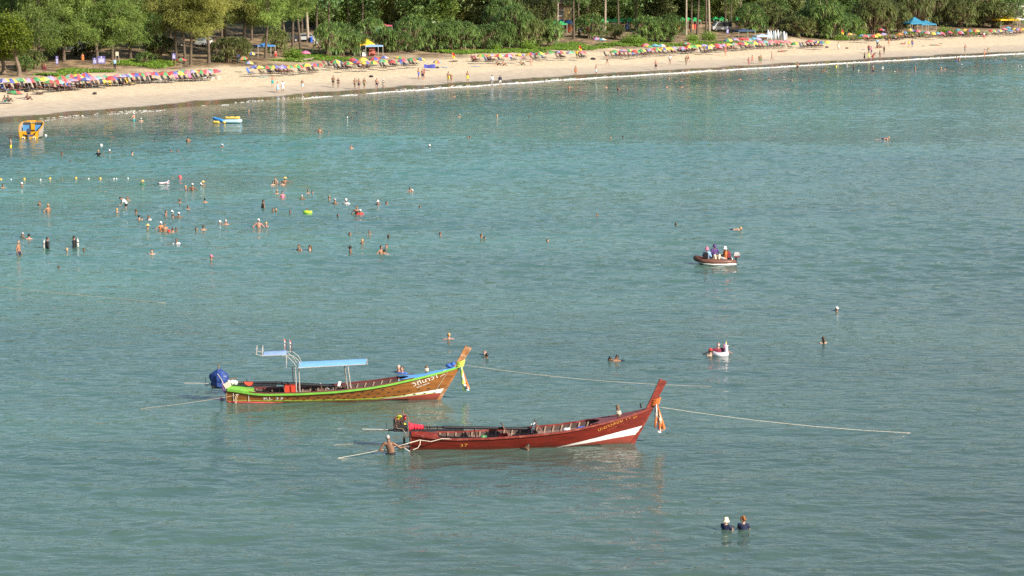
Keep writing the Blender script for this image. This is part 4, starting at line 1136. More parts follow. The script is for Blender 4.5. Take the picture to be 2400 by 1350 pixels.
# woman in a white shirt bending forward
p = at_z(296, 486)
o = person(p, -70, 'bend', 'fair', 'long', 'black', None, None, [('shirt', 'white'), ('trunks', 'black')], True, 1.66, .62)
tag(o, 'woman in a white shirt and black shorts bending forward in the sea', 'person', 'bathers in the sea')
# two divers with air cylinders
def diver(x, y, facing, suit, label):
    p = at_z(x, y); H = 1.72
    o = person(p, facing, 'stand', 'tan', 'short', 'black', None, None, [('longshirt', suit), ('trousers', 'black'), ], False, H, H - .80)
    mb = MB(); mb.lathe([(.001, -.28), (.07, -.27), (.09, -.22), (.09, .20), (.06, .27), (.025, .29), (.025, .35), (.001, .36)], 12, (0, .24, 1.22))
    mb.box((0, .24, 1.58), (.10, .05, .04))
    mb.build('air_cylinder', mat('cylinder_paint', (.42, .44, .42), .35, .1, 4), o, True)
    mb = MB(); mb.box((0, .13, 1.25), (.30, .07, .42)); mb.beam((.13, .10, 1.44), (.12, -.14, 1.36), .05, .02); mb.beam((-.13, .10, 1.44), (-.12, -.14, 1.36), .05, .02); mb.box((0, .24, 1.3), (.2, .2, .04))
    mb.build('harness', CLOTH['black'], o)
    tag(o, label, 'person', 'divers wading out')
diver(112, 583, 110, 'black', 'diver in a black suit facing right, left of the other diver')
diver(174, 580, -90, 'black', 'diver facing left with a pale air cylinder, right of the other diver')
# ------------------------------------------------------------------ people on the sand
# x, feet y, pose, head, wear, facing, skin
BEACHERS = [
    (639, 205, 'armsout', 'n', [('shorts', 'teal')], 20, 'pink', 'in teal shorts'), (651, 218, 'walk', 'Y', [('dress', 'lightblue')], 60, 'fair', 'in a blue dress'), (663, 218, 'walk', 'g', [('shirt', 'white'), ('shorts', 'white')], 20, 'tan', 'in white'),
    (709, 213, 'walk', 'y', [('shorts', 'paleteal')], -40, 'fair', 'in pale shorts'), (781, 205, 'stand', 'k', [('trunks', 'black')], 10, 'brown', 'in black trunks'), (793, 207, 'stand', 'B', [('bikini', 'black'), ('bikinitop', 'black')], 0, 'brown', 'in a black bikini'),
    (832, 210, 'walk', 'n', [('trunks', 'olive')], 180, 'tan', 'in olive trunks'), (841, 211, 'wave', 'k', [('trunks', 'navy')], 170, 'tan', 'raising an arm'), (854, 210, 'walk', 'n', [('shorts', 'olive')], 160, 'tan', 'in olive shorts'), (883, 210, 'stand', 'k', [('trunks', 'navy')], 0, 'pink', 'in navy trunks'), (899, 211, 'walk', 'W', [('bikini', 'paleteal'), ('bikinitop', 'paleteal')], 10, 'tan', 'in a white cap and pale bikini'),
    (981, 185, 'stand', 'n', [('shorts', 'blue')], 60, 'tan', 'in blue shorts'), (990, 187, 'stand', 'k', [('shorts', 'navy')], -20, 'pink', 'in navy shorts'), (994, 185, 'stand', 'N', [('swimsuit', 'red')], -60, 'pink', 'in a red swimsuit'), (1051, 194, 'stand', 'k', [('shorts', 'yellow')], 190, 'tan', 'in yellow shorts'), (1058, 195, 'stand', 'Y', [('bikini', 'orange'), ('bikinitop', 'orange')], 150, 'fair', 'in an orange bikini'), (1096, 193, 'stand', 'n', [('shorts', 'yellow')], 20, 'tan', 'in bright yellow shorts'),
    (1153, 202, 'stand', 'k', [('longshirt', 'white'), ('trousers', 'grey')], 180, 'tan', 'in a white top'), (1172, 202, 'stand', 'k', [('longshirt', 'navy'), ('shorts', 'white')], 180, 'tan', 'in a navy top'),
    (1349, 179, 'stand', 'y', [('trunks', 'orange')], 30, 'tan', 'tanned, in orange'), (1397, 176, 'stand', 'n', [('shorts', 'paleteal')], 60, 'tan', 'in pale blue shorts'), (1423, 153, 'walk', 'n', [('trunks', 'black')], 80, 'pink', 'in black trunks'), (1537, 165, 'walk', 'n', [('shorts', 'black')], 10, 'pink', 'in black shorts'), (1570, 151, 'stand', 'k', [('shirt', 'white')], 170, 'tan', 'in a white shirt'),
    (1608, 153, 'stand', 'n', [('trunks', 'olive')], 20, 'brown', 'in olive trunks'), (1613, 146, 'walk', 'n', [('trunks', 'maroon')], 60, 'pink', 'in maroon trunks'), (1700, 131, 'stand', 'B', [('bikini', 'red'), ('bikinitop', 'red')], 20, 'pink', 'in a red bikini'), (1244, 155, 'stand', 'y', [('bikini', 'pink'), ('bikinitop', 'pink')], 30, 'fair', 'in a pink bikini'),
    (1755, 156, 'stand', 'n', [('trunks', 'pink')], 0, 'pink', 'in pink trunks'), (1763, 149, 'walk', 'N', [('bikini', 'red'), ('bikinitop', 'red')], 40, 'pink', 'in a scarlet bikini'), (1780, 150, 'stand', 'W', [('shorts', 'olive')], -10, 'tan', 'in a white cap'), (1783, 150, 'stand', 'n', [('shorts', 'green')], 10, 'tan', 'in green shorts'), (1809, 143, 'walk', 'y', [('trunks', 'grey')], 70, 'pink', 'in grey trunks'),
    (2026, 142, 'stand', 'k', [('dress', 'black')], 100, 'tan', 'in a long black dress'), (2036, 140, 'stand', 'k', [('dress', 'lime')], 60, 'tan', 'in a lime dress'), (2046, 141, 'bend', 'N', [('dress', 'red')], 60, 'tan', 'bending in a red dress'), (2036, 125, 'stand', 'k', [('shirt', 'maroon'), ('shorts', 'black')], 0, 'brown', 'in a maroon shirt'), (2042, 128, 'stand', 'n', [('shirt', 'pink'), ('shorts', 'purple')], 40, 'tan', 'in a pink shirt'),
    (2062, 138, 'walk', 'n', [('trunks', 'maroon')], 80, 'tan', 'walking in maroon trunks'), (2072, 127, 'stand', 'k', [('trunks', 'black')], -60, 'brown', 'dark-skinned, in black'), (1965, 117, 'stand', 'Y', [('dress', 'cream')], 20, 'tan', 'in a cream dress'), (2083, 108, 'stand', 'y', [('bikini', 'orange'), ('bikinitop', 'orange')], 0, 'fair', 'in an orange two-piece'), (2130, 111, 'stand', 'y', [('swimsuit', 'yellow')], 20, 'fair', 'in a yellow swimsuit'), (2138, 111, 'stand', 'n', [('shorts', 'blue')], -20, 'tan', 'in dark blue shorts'),
    (2262, 124, 'walk', 'n', [('shorts', 'grey')], -10, 'pink', 'in grey shorts'), (2307, 136, 'stand', 'n', [('trunks', 'orange')], 60, 'pink', 'pink-skinned, in orange'), (2313, 127, 'bend', 'y', [('bikini', 'yellow'), ('bikinitop', 'yellow')], 80, 'tan', 'bending in a yellow bikini'), (2056, 110, 'stand', 'k', [('shirt', 'lightblue'), ('trousers', 'black')], 0, 'brown', 'in a light blue shirt'),
    (646, 141, 'walk', 'n', [('shorts', 'red')], 10, 'pink', 'in red shorts'), (558, 149, 'stand', 'k', [('shirt', 'blue'), ('trousers', 'navy')], 0, 'tan', 'in blue clothes'), (269, 164, 'stand', 'k', [('shirt', 'lightblue'), ('trousers', 'black')], 10, 'tan', 'in light blue under the trees'), (101, 172, 'stand', 'k', [('trunks', 'maroon')], 160, 'brown', 'in maroon trunks by the trees'), (106, 172, 'stand', 'k', [('shorts', 'maroon')], 190, 'brown', 'in maroon shorts by the trees'), (194, 148, 'stand', 'n', [('dress', 'orange')], 30, 'tan', 'in an orange dress'),
    (2306, 92, 'stand', 'k', [('shirt', 'white'), ('shorts', 'red')], 0, 'tan', 'in red shorts'), (1352, 138, 'stand', 'k', [('shirt', 'yellow'), ('shorts', 'olive')], 150, 'brown', 'in a yellow lifeguard shirt'),
]
def beach_zone(x):
    return 'on the left sand' if x < 720 else 'on the middle sand' if x < 1300 else 'on the right sand' if x < 1900 else 'on the far sand'
for x, y, pz, hd, wear, fc, sk, txt in BEACHERS:
    hh, hc, hat, hatc = HEADS[hd]
    fem = hd in 'KNYB' or any(g in ('bikini', 'swimsuit', 'dress') for g, c in wear)
    o = person(ground(x, y), fc, pz, sk, hh, hc, hat, hatc or 'white', wear, fem, rnd.uniform(1.58, 1.68) if fem else rnd.uniform(1.70, 1.82))
    row(o, x + y * 1e-4, 'person ' + txt, beach_zone(x), 'person', 'people on the beach')
FACE_SEA = math.degrees(math.atan2(NV.x, -NV.y)) - 90 + 90   # pose faces -Y; turn it to face -NV
FACE_SEA = math.degrees(math.atan2(-NV.y, -NV.x)) + 90
for x, y, pz, hd, wear, fc, sk, txt in [
        (12, 239, 'sit', 'k', [('shorts', 'teal')], 60, 'dark', 'person sitting by the lone front umbrella, nearest the frame edge'), (20, 238, 'sit', 'k', [('shorts', 'navy')], 60, 'dark', 'person sitting by the lone front umbrella, nearer its pole'),
        (65, 234, 'sit', 'n', [('shorts', 'maroon')], 60, 'dark', 'person sitting with knees up right of the lone umbrella'), (88, 222, 'lie', 'k', [('trunks', 'black')], -80, 'dark', 'dark-skinned person lying flat below the umbrella row'),
        (1063, 145, 'lie', 'k', [('trunks', 'black')], -80, 'dark', 'dark person lying flat beside the red flag pole'), (1166, 153, 'sit', 'k', [('trunks', 'maroon')], 50, 'brown', 'person sitting on the sand at left of a reddish pair'), (1180, 154, 'sit', 'n', [('trunks', 'maroon')], 50, 'tan', 'person sitting on the sand at right of a reddish pair'),
        (1222, 153, 'sit', 'n', [('trunks', 'green')], 60, 'tan', 'person sitting on the sand left of a standing pink bikini'), (2057, 113, 'sit', 'n', [('shorts', 'maroon')], -40, 'brown', 'person crouched on the sand among the far walkers'), (2062, 113, 'sit', 'k', [('trunks', 'red')], 40, 'brown', 'second crouching person among the far walkers'),
        (2117, 104, 'lieup', 'n', [('trunks', 'red')], -80, 'tan', 'sunbather propped on elbows below the blue tents'), (2187, 107, 'lie', 'y', [('trunks', 'teal')], 95, 'tan', 'sunbather lying flat on a teal towel on the far sand'), (2196, 107, 'lie', 'n', [('trunks', 'red')], 85, 'pink', 'sunbather lying beside the one on the teal towel'), (1832, 122, 'lie', 'k', [('trunks', 'red')], 95, 'brown', 'sunbather lying below the pink umbrella row'),
        (1108, 145, 'sit', 'k', [('trunks', 'black')], 60, 'dark', 'dark person resting on the lounger right of the flag')]:
    hh, hc, hat, hatc = HEADS[hd]
    o = person(ground(x, y), fc, pz, sk, hh, hc, hat, hatc, wear, False, 1.72)
    tag(o, txt, 'person', 'people resting on the sand')

# ------------------------------------------------------------------ beach umbrellas
UC = {k_: tuple(.86 * c_ + .07 for c_ in v_) for k_, v_ in {'r': (.62, .04, .05), 'g': (.03, .33, .09), 'y': (.80, .60, .05), 'b': (.05, .09, .42), 'p': (.72, .24, .30), 't': (.22, .52, .42), 'l': (.38, .36, .66), 'o': (.80, .30, .05), 'm': (.62, .72, .20), 'w': (.72, .72, .66), 'c': (.10, .42, .55), 'k': (.75, .18, .38)}.items()}
UNAME = {'r': 'red', 'g': 'green', 'y': 'yellow', 'b': 'blue', 'p': 'pink', 't': 'pale green', 'l': 'lilac', 'o': 'orange', 'm': 'lime', 'w': 'white', 'c': 'turquoise', 'k': 'bright pink'}
UM = {k: mat('umbrella_' + UNAME[k].replace(' ', '_'), c, .75, .10, 5.0, trans=.35) for k, c in UC.items()}
M_POLE = mat('white_pole', (.36, .33, .29), .4, .08, 3)
M_PLAST = mat('white_plastic', (.75, .75, .73), .45, .08, 3)
def gore_mesh(n=8, r=1.0, rise=.38):
    mb = MB(); a0, a1 = -math.pi / n, math.pi / n
    rows_ = []
    for q in (.0, .35, .7, 1.0):
        z = rise * (1 - q ** 1.8); pts = []
        for f in (0, .5, 1):
            a = a0 + (a1 - a0) * f
            rr = r * q * (1 - (.035 if f == .5 else 0) * q)
            pts.append((rr * math.cos(a), rr * math.sin(a), z - (.03 * q if f == .5 else 0)))
        rows_.append(pts)
    v = [rows_[0][0]] + rows_[1] + rows_[2] + rows_[3]
    f = [(0, 1, 2), (0, 2, 3)] + [(1, 4, 5, 2), (2, 5, 6, 3), (4, 7, 8, 5), (5, 8, 9, 6)]
    # valance
    v += [(p[0] * 1.005, p[1] * 1.005, p[2] - .09) for p in rows_[3]]
    f += [(7, 10, 11, 8), (8, 11, 12, 9)]
    mb.add(v, f); me = mb.mesh('canopy_panel', True)
    return me
GORE = gore_mesh()
POLE = MB().tube([(0, 0, -1.75), (0, 0, .45)], .015, 6).mesh('pole')
FIN = MB().ell((0, 0, .45), (.05, .05, .05), 6, 4).mesh('finial')
for k in UM.values(): pass
def umbrella(x, y, cols, where, width=1.0, base=None, cat='umbrella'):
    p = ground(x, y, 1.5)
    o = empty('beach_umbrella', (p.x, p.y, p.z + 1.5))
    k = rnd.uniform(.83, .98) * width
    o.rotation_euler = (R(rnd.uniform(-9, 9)), R(rnd.uniform(-9, 9)), rnd.uniform(0, 6.28) if len(cols) > 1 else 0)
    cc = (cols * 8)[:8]
    # turn so that the first colour faces the camera
    o.rotation_euler.z = -math.pi / 2 + rnd.uniform(-.4, .4)
    for i in range(8):
        g = link('canopy_panel', GORE, [UM[cc[i]]], o); g.rotation_euler.z = i * math.pi / 4; g.scale = (k, k, 1)
    pl = link('pole', POLE, [M_POLE], o)
    link('finial', FIN, [M_POLE], o)
    names = []
    for c in cols:
        if UNAME[c] not in names: names.append(UNAME[c])
    row(o, x + y * 1e-3, base or (' and '.join(names[:2]) + ' umbrella'), where, cat, 'beach umbrellas')
    return p
def z3(v): return v / 3.97
RA = 'in the long left umbrella row'
for x, y, c in [(30, 755, 'blyb'), (105, 755, 'byyb'), (188, 750, 'tgmy'), (265, 750, 'lrlp'), (335, 742, 'ggyr'), (408, 740, 'ymtm'), (470, 730, 'lpkl'), (570, 725, 'grgy'), (655, 712, 'trgr'), (720, 712, 'yryo'), (790, 700, 'rbrl'),
                (460, 770, 'grgy'), (545, 765, 'rtpr'), (605, 760, 'rpgt'), (670, 755, 'lptl'), (725, 735, 'brlb'), (795, 745, 'blrp'), (860, 732, 'plcl'), (925, 730, 'tpgt'), (975, 722, 'tgpt'), (1035, 730, 'rrbr'), (1095, 715, 'ptlp'), (1150, 715, 'lbpl'), (1195, 708, 'ptpl'), (1260, 700, 'bbrr'), (1310, 700, 'rgrt'), (1375, 692, 'prtp'), (1440, 690, 'rbrl'), (1530, 685, 'grgr'), (1605, 685, 'rblr'), (1665, 682, 'yygb'), (1705, 670, 'tggt'), (1745, 672, 'ppyp'), (1790, 672, 'lylb'), (1865, 670, 'grgr'), (1920, 668, 'rplp'), (1950, 665, 'gtyg'), (2000, 665, 'rrbl')]:
    umbrella(z3(x), z3(y), c, RA)
p = ground(z3(137), z3(868), 1.95)
umbrella(z3(137), z3(868), 'grbg', 'standing alone on the front sand', 1.12)
RT = 'of the umbrellas among the tree trunks'
for x, y, c in [(1685, 560, 'gryr'), (2340, 500, 'byby'), (2265, 545, 'ogrl'), (2320, 590, 'lytc'), (2362, 628, 'blbl')]: umbrella(z3(x), z3(y), c, RT, .85)
RB = 'in the short row left of the double row'
for x, y, c in [(30, 632, 'ymgb'), (95, 630, 'grgr'), (170, 628, 'yblm'), (245, 625, 'lbrl'), (315, 625, 'ygro'), (390, 618, 'grgy'), (465, 612, 'yybg'), (540, 608, 'rbrl'), (590, 608, 'grgr')]: umbrella(600 + z3(x), z3(y), c, RB)
RC = 'in the double row by the yellow tent'
for x, y, c in [(740, 575, 'gybr'), (855, 595, 'gyyr'), (905, 560, 'rbyr'), (940, 585, 'rgrb'), (990, 555, 'yygy'), (1015, 588, 'ybry'), (1100, 548, 'rbrg'), (1095, 585, 'gyry'), (1180, 572, 'tgyb'), (1190, 538, 'blyo'), (1335, 542, 'grby'), (1275, 580, 'rgbr'), (1355, 570, 'brbr'), (1455, 560, 'gryg'), (1530, 555, 'byyg')]: umbrella(600 + z3(x), z3(y), c, RC)
umbrella(600 + z3(1685), z3(578), 'yrcb', 'low on the sand beside the blue windbreak', .72)
RD = 'in the row beside the lifeguard flag'
for x, y, c in [(2105, 520, 'grgy'), (2185, 520, 'yloy'), (2265, 520, 'ylor'), (2345, 518, 'rlrt')]: umbrella(600 + z3(x), z3(y), c, RD)
for x, y, c in [(75, 520, 'ybgy'), (170, 512, 'rbry'), (255, 505, 'gygr'), (350, 500, 'ggyp'), (450, 495, 'lryb'), (545, 495, 'tgpl'), (660, 495, 'prtr')]: umbrella(1200 + x / 4, y / 4, c, RD)
for x, y, c in [(790, 365, 'lpbk'), (845, 375, 'cwyc')]: umbrella(1200 + x / 4, y / 4, c, 'of two umbrellas on the green creepers', .9)
RE = 'in the long right umbrella row'
for x, y, c in [(960, 485, 'gryg'), (1040, 480, 'plpl'), (1095, 480, 'gyrg'), (1160, 485, 'rggr'), (1215, 478, 'gymg'), (1290, 472, 'lrpl'), (1350, 465, 'gygr'), (1420, 458, 'byry'), (1475, 458, 'yyoy'), (1515, 455, 'lgyl'), (1600, 455, 'lrbp'), (1250, 425, 'pprr'), (1280, 440, 'ggyy'), (1340, 430, 'ctrc'), (1400, 430, 'cwrc'), (1640, 412, 'trgp'), (1660, 440, 'ygyr'), (1705, 438, 'ggym'), (1740, 435, 'yyoy'), (1790, 432, 'llpl'), (1835, 445, 'byly'), (1870, 432, 'ygby'), (1920, 425, 'rrlr'), (1935, 445, 'rplp'), (1985, 425, 'lrbr'), (2020, 425, 'ymgy'), (2080, 418, 'tprt'), (2140, 415, 'rrbr'), (2175, 412, 'byyb'), (2220, 408, 'ggrg'), (2270, 405, 'yygb'), (2310, 398, 'rlrb'), (2365, 395, 'ctwp')]: umbrella(1200 + x / 4, y / 4, c, RE)
RF = 'in the back row before the surfboards'
for x, y, c in [(2025, 378, 'gymb'), (2095, 375, 'lpbl'), (2155, 370, 'rrpr'), (2210, 370, 'rcpr'), (2260, 365, 'ccyc'), (2300, 365, 'llbl')]: umbrella(1200 + x / 4, y / 4, c, RF)
RP = 'in the pink row below the surfboards'
for x, y, c in [(25, 395, 'pprp'), (70, 395, 'prpp'), (120, 395, 'ppkp'), (180, 395, 'prrp'), (250, 410, 'gyog'), (390, 390, 'rplr'), (460, 400, 'yryb'), (500, 402, 'bgbg'), (550, 398, 'yyry')]: umbrella(1800 + x / 4, y / 4, c, RP)
RG = 'in the crowded far right umbrella row'
for x, y, c in [(760, 325, 'oyrb'), (885, 338, 'cbgc'), (910, 340, 'rprp'), (940, 338, 'gbgb'), (995, 342, 'ryor'), (1035, 328, 'yroy'), (1075, 325, 'llbl'), (1060, 283, 'rlbr'), (1105, 258, 'rrlr'), (1235, 325, 'oryo'), (1275, 308, 'bcby'), (1340, 282, 'ybby'), (1400, 295, 'rprb'), (1460, 305, 'gbgc'), (1490, 308, 'pwrp'), (1550, 315, 'yyby'), (1585, 315, 'cccb'), (1625, 315, 'krlk'), (1700, 305, 'rrlb'), (1780, 285, 'cgyb'), (1800, 308, 'rllr'), (1850, 285, 'yogy'), (1890, 290, 'bgyr'), (1950, 290, 'oyor'), (2100, 290, 'rgyr'), (2175, 290, 'ybyl'), (2215, 275, 'ppyp'), (2265, 290, 'cbyc'), (2310, 275, 'ybgy'), (2345, 280, 'lryb'), (2385, 280, 'ybry')]: umbrella(1800 + x / 4, y / 4, c, RG, .92)
umbrella(716, 124, 'kkkk', 'in front of the big pandanus', 1.0, base='plain bright pink umbrella')
umbrella(2362, 66, 'cccc', 'beside the white pillar kiosk', .9, base='plain blue umbrella')

# ------------------------------------------------------------------ loungers
LF = MB()
for sy in (-.27, .27):
    LF.beam((-.55, sy, .30), (.75, sy, .34), .035, .04); LF.beam((-.45, sy, .0), (.25, sy, .55), .035, .04); LF.beam((.5, sy, .0), (-.15, sy, .55), .035, .04); LF.beam((-.18, sy, .55), (.42, sy, .56), .06, .03)
LF.beam((-.45, -.27, .08), (-.45, .27, .08), .03, .03); LF.beam((.5, -.27, .08), (.5, .27, .08), .03, .03)
LF = LF.mesh('frame')
LS = MB(); LS.box((.12, 0, .36), (1.15, .48, .045)); LS = LS.mesh('seat')
LB = MB(); LB.beam((-.42, 0, .36), (-.88, 0, 1.12), .48, .045); LB = LB.mesh('backrest')
LW = mat('lounger_frame', (.085, .050, .032), .6, .2, 6); LWH = mat('lounger_frame_white', (.6, .6, .58), .5, .1, 6)
LCOL = {'brown': mat('slat_brown', (.10, .055, .035), .7, .2, 6), 'black': mat('slat_black', (.022, .02, .022), .75, .2, 6), 'blue': mat('canvas_blue', (.05, .12, .36), .8, .1, 6), 'navy': mat('canvas_navy', (.03, .04, .11), .8, .1, 6),
        'maroon': mat('canvas_maroon', (.15, .03, .04), .8, .1, 6), 'green': mat('canvas_green', (.03, .18, .10), .8, .1, 6), 'yellow': mat('canvas_yellow', (.55, .40, .05), .8, .1, 6), 'pink': mat('canvas_pink', (.6, .15, .28), .8, .1, 6)}
def lounger(x, y, col, where, sitter=False, turn=0.0):
    p = ground(x, y)
    o = empty('beach_lounger', p, math.atan2(-NV.y, -NV.x) + R(turn))
    link('frame', LF, [LW], o); link('seat', LS, [LCOL[col]], o); link('backrest', LB, [LCOL[col]], o)
    row(o, x + y * 1e-3, col + ' reclining lounger', where, 'lounger', 'beach loungers')
    if sitter:
        hd = rnd.choice('knyGWNK'); hh, hc, hat, hatc = HEADS[hd]; fem = hd in 'NK'
        col2 = rnd.choice(['navy', 'black', 'red', 'blue', 'maroon', 'teal'])
        wr = [('bikini', col2), ('bikinitop', col2)] if fem else [('trunks', col2)]
        q = person(p + Vector((-.05 * -NV.x, 0, .06)), FACE_SEA + turn, 'recline', rnd.choice(['fair', 'pink', 'tan', 'brown']), hh, hc, hat, hatc or 'white', wr, fem, 1.68)
        row(q, x + y * 1e-3, HEADTXT[hd] + ' sunbather', where.replace('loungers', 'sunbathers'), 'person', 'people reclining on loungers')
LA = 'of the loungers under the left row'
def lrow(x0, y0, x1, y1, n, cols, where, ps=.3, jit=2.0):
    for i in range(n):
        t = i / max(1, n - 1)
        lounger(x0 + (x1 - x0) * t + rnd.uniform(-1.2, 1.2), y0 + (y1 - y0) * t + rnd.uniform(-jit, jit), rnd.choice(cols), where, rnd.random() < ps, rnd.uniform(-8, 8))
lrow(4, 214, 126, 211, 14, ['brown', 'brown', 'black', 'maroon', 'blue'], LA, .3, 3)
lrow(132, 214, 210, 207, 10, ['blue', 'navy', 'maroon', 'black', 'green'], LA, .6, 3)
lrow(190, 203, 306, 200, 12, ['black', 'black', 'brown', 'yellow', 'navy'], LA, .4, 2)
lrow(316, 196, 362, 193, 5, ['black'], LA, .2, 1); lrow(386, 192, 400, 191, 2, ['black'], LA, 0, 1); lrow(418, 190, 450, 189, 4, ['black', 'blue', 'pink', 'black'], LA, .3, 1); lrow(456, 187, 478, 185, 3, ['black'], LA, 0, 1); lrow(486, 186, 500, 184, 2, ['black'], LA, 0, 1)
LBt = 'of the loungers under the short row'
for x, y, c, s_ in [(588, 176, 'blue', 0), (614, 174, 'brown', 0), (633, 174, 'black', 0), (638, 173, 'black', 0), (652, 173, 'brown', 1), (660, 173, 'maroon', 1), (672, 173, 'maroon', 1), (680, 172, 'black', 1), (706, 171, 'black', 0), (726, 170, 'maroon', 0), (731, 170, 'black', 0), (740, 170, 'black', 0)]: lounger(x, y, c, LBt, s_)
LC = 'of the loungers under the double row'
for x, y, c, s_ in [(766, 159, 'maroon', 0), (776, 158, 'black', 0), (790, 163, 'black', 0), (797, 163, 'black', 0), (808, 162, 'navy', 0), (816, 163, 'navy', 1), (832, 157, 'maroon', 0), (846, 162, 'black', 1), (857, 162, 'black', 1), (866, 160, 'black', 0), (898, 160, 'black', 0), (905, 160, 'black', 0), (920, 157, 'black', 0), (926, 156, 'black', 0), (946, 155, 'blue', 0), (952, 155, 'black', 0), (966, 154, 'black', 0), (973, 154, 'black', 0), (880, 153, 'black', 0)]: lounger(x, y, c, LC, s_)
LD = 'of the loungers by the lifeguard flag'
for x, y, c, s_ in [(1113, 145, 'maroon', 1), (1120, 145, 'maroon', 0), (1143, 146, 'navy', 0), (1149, 145, 'navy', 1), (1156, 145, 'navy', 1), (1174, 144, 'black', 0), (1203, 143, 'navy', 0), (1228, 141, 'pink', 0), (1250, 141, 'black', 0), (1260, 140, 'black', 0), (1276, 140, 'navy', 0), (1310, 138, 'brown', 0), (1318, 138, 'brown', 1), (1362, 137, 'black', 0), (1368, 136, 'black', 0)]: lounger(x, y, c, LD, s_)
LE = 'of the loungers under the long right row'
lounger(1424, 135, 'black', LE); lrow(1438, 136, 1518, 131, 9, ['brown', 'black', 'blue', 'maroon'], LE, .5, 1.0); lrow(1522, 129, 1580, 126, 7, ['brown', 'maroon', 'black'], LE, .5, 1.0); lrow(1594, 125, 1628, 122, 6, ['navy', 'blue', 'black'], LE, .5, 1.0); lrow(1646, 124, 1672, 122, 4, ['black', 'brown'], LE, .4, 1)
lrow(1678, 120, 1726, 118, 7, ['black', 'brown', 'maroon'], LE, .4, 1); lrow(1742, 116, 1762, 114, 3, ['black', 'maroon'], LE, .5, 1); lrow(1776, 113, 1836, 111, 8, ['black', 'green', 'maroon', 'blue'], LE, .5, 1)
LG = 'of the loungers on the far sand'
lounger(1852, 114, 'brown', LG); lrow(1880, 112, 1924, 111, 6, ['black', 'navy', 'maroon'], LG, .5, 1); lrow(1998, 96, 2012, 96, 3, ['black', 'brown'], LG, 0, 1); lrow(2030, 96, 2060, 95, 5, ['brown', 'maroon', 'blue'], LG, .5, 1); lrow(2078, 95, 2112, 94, 7, ['navy', 'brown', 'maroon'], LG, .3, 1); lrow(2118, 91, 2160, 89, 6, ['brown', 'maroon', 'black'], LG, .4, 1); lrow(2172, 90, 2190, 89, 3, ['brown', 'maroon'], LG, 0, 1); lrow(2200, 89, 2232, 88, 5, ['maroon', 'black', 'pink'], LG, .4, 1); lrow(2242, 87, 2310, 85, 9, ['brown', 'black', 'maroon'], LG, .4, 1.2); lrow(2328, 82, 2396, 80, 9, ['navy', 'blue', 'black', 'brown'], LG, .4, 1.2)
# small white tables at the ends of the left row
def side_table(x, y, where):
    p = ground(x, y); o = empty('side_table', p, rnd.uniform(0, 1))
    MB().lathe([(.0005, .42), (.30, .42), (.30, .38), (.0005, .38)], 10).build('table_top', M_PLAST, o)
    for k in range(4):
        a = k * math.pi / 2 + .7
        MB().beam((math.cos(a) * .2, math.sin(a) * .2, .38), (math.cos(a) * .28, math.sin(a) * .28, 0), .05, .05).build('leg', M_PLAST, o)
    row(o, x, 'small white plastic table', where, 'table', 'white side tables')
for x, y in [(12, 214), (62, 212), (340, 195), (352, 194), (376, 193), (410, 191), (455, 189), (480, 187), (498, 187), (512, 186)]: side_table(x, y, 'of the white tables along the left row')

# ------------------------------------------------------------------ tents, stalls and other things behind the sand
def canopy_tent(name, x, y, w, d, h, colm, label, cat='tent', rise=.9, group=None, rz=None, legs=True, base_row=None):
    p = ground(x, y); o = empty(name, p, math.atan2(EV.y, EV.x) - .45 if rz is None else rz)
    mb = MB(); c = (0, 0, h + rise)
    P = [(-w / 2, -d / 2, h), (w / 2, -d / 2, h), (w / 2, d / 2, h), (-w / 2, d / 2, h)]
    m = [tuple(Vector(P[i]).lerp(Vector(c), .45) - Vector((0, 0, .12))) for i in range(4)]
    mb.add(P + m + [c], [(0, 1, 5, 4), (1, 2, 6, 5), (2, 3, 7, 6), (3, 0, 4, 7), (4, 5, 8), (5, 6, 8), (6, 7, 8), (7, 4, 8)])
    for i in range(4):
        a, b = P[i], P[(i + 1) % 4]
        mb.add([a, b, (b[0], b[1], h - .28), (a[0], a[1], h - .28)], [(0, 1, 2, 3)])
    mb.build('canopy', colm, o)
    if legs:
        for q in P: MB().beam((q[0] * .97, q[1] * .97, 0), (q[0] * .97, q[1] * .97, h), .07, .07).build('leg', M_POLE, o)
    if base_row: row(o, x, label, base_row, cat, group)
    else: tag(o, label, cat, group)
    return o
TG = mat('stall_green', (.03, .36, .10), .6, .15, 1.5, trans=.3); TB = mat('stall_blue', (.05, .22, .55), .6, .15, 1.5, trans=.3); TY = mat('tent_yellow', (.85, .58, .02), .6, .08, 1.5, trans=.35); TC = mat('tent_blue', (.04, .24, .40), .6, .1, 1.5, trans=.3); TS = mat('awning_blue', (.24, .42, .66), .6, .1, 1.5, trans=.3); TD = mat('tarp_navy', (.02, .05, .11), .7, .2, 1.5); TW = mat('tarp_white', (.7, .7, .68), .6, .15, 1.5, trans=.2)
GOODS = [mat('goods_' + n, c, .8, .4, 5) for n, c in (('red', (.5, .05, .05)), ('orange', (.65, .18, .03)), ('blue', (.08, .18, .5)), ('white', (.6, .6, .6)), ('dark', (.05, .05, .08)))]
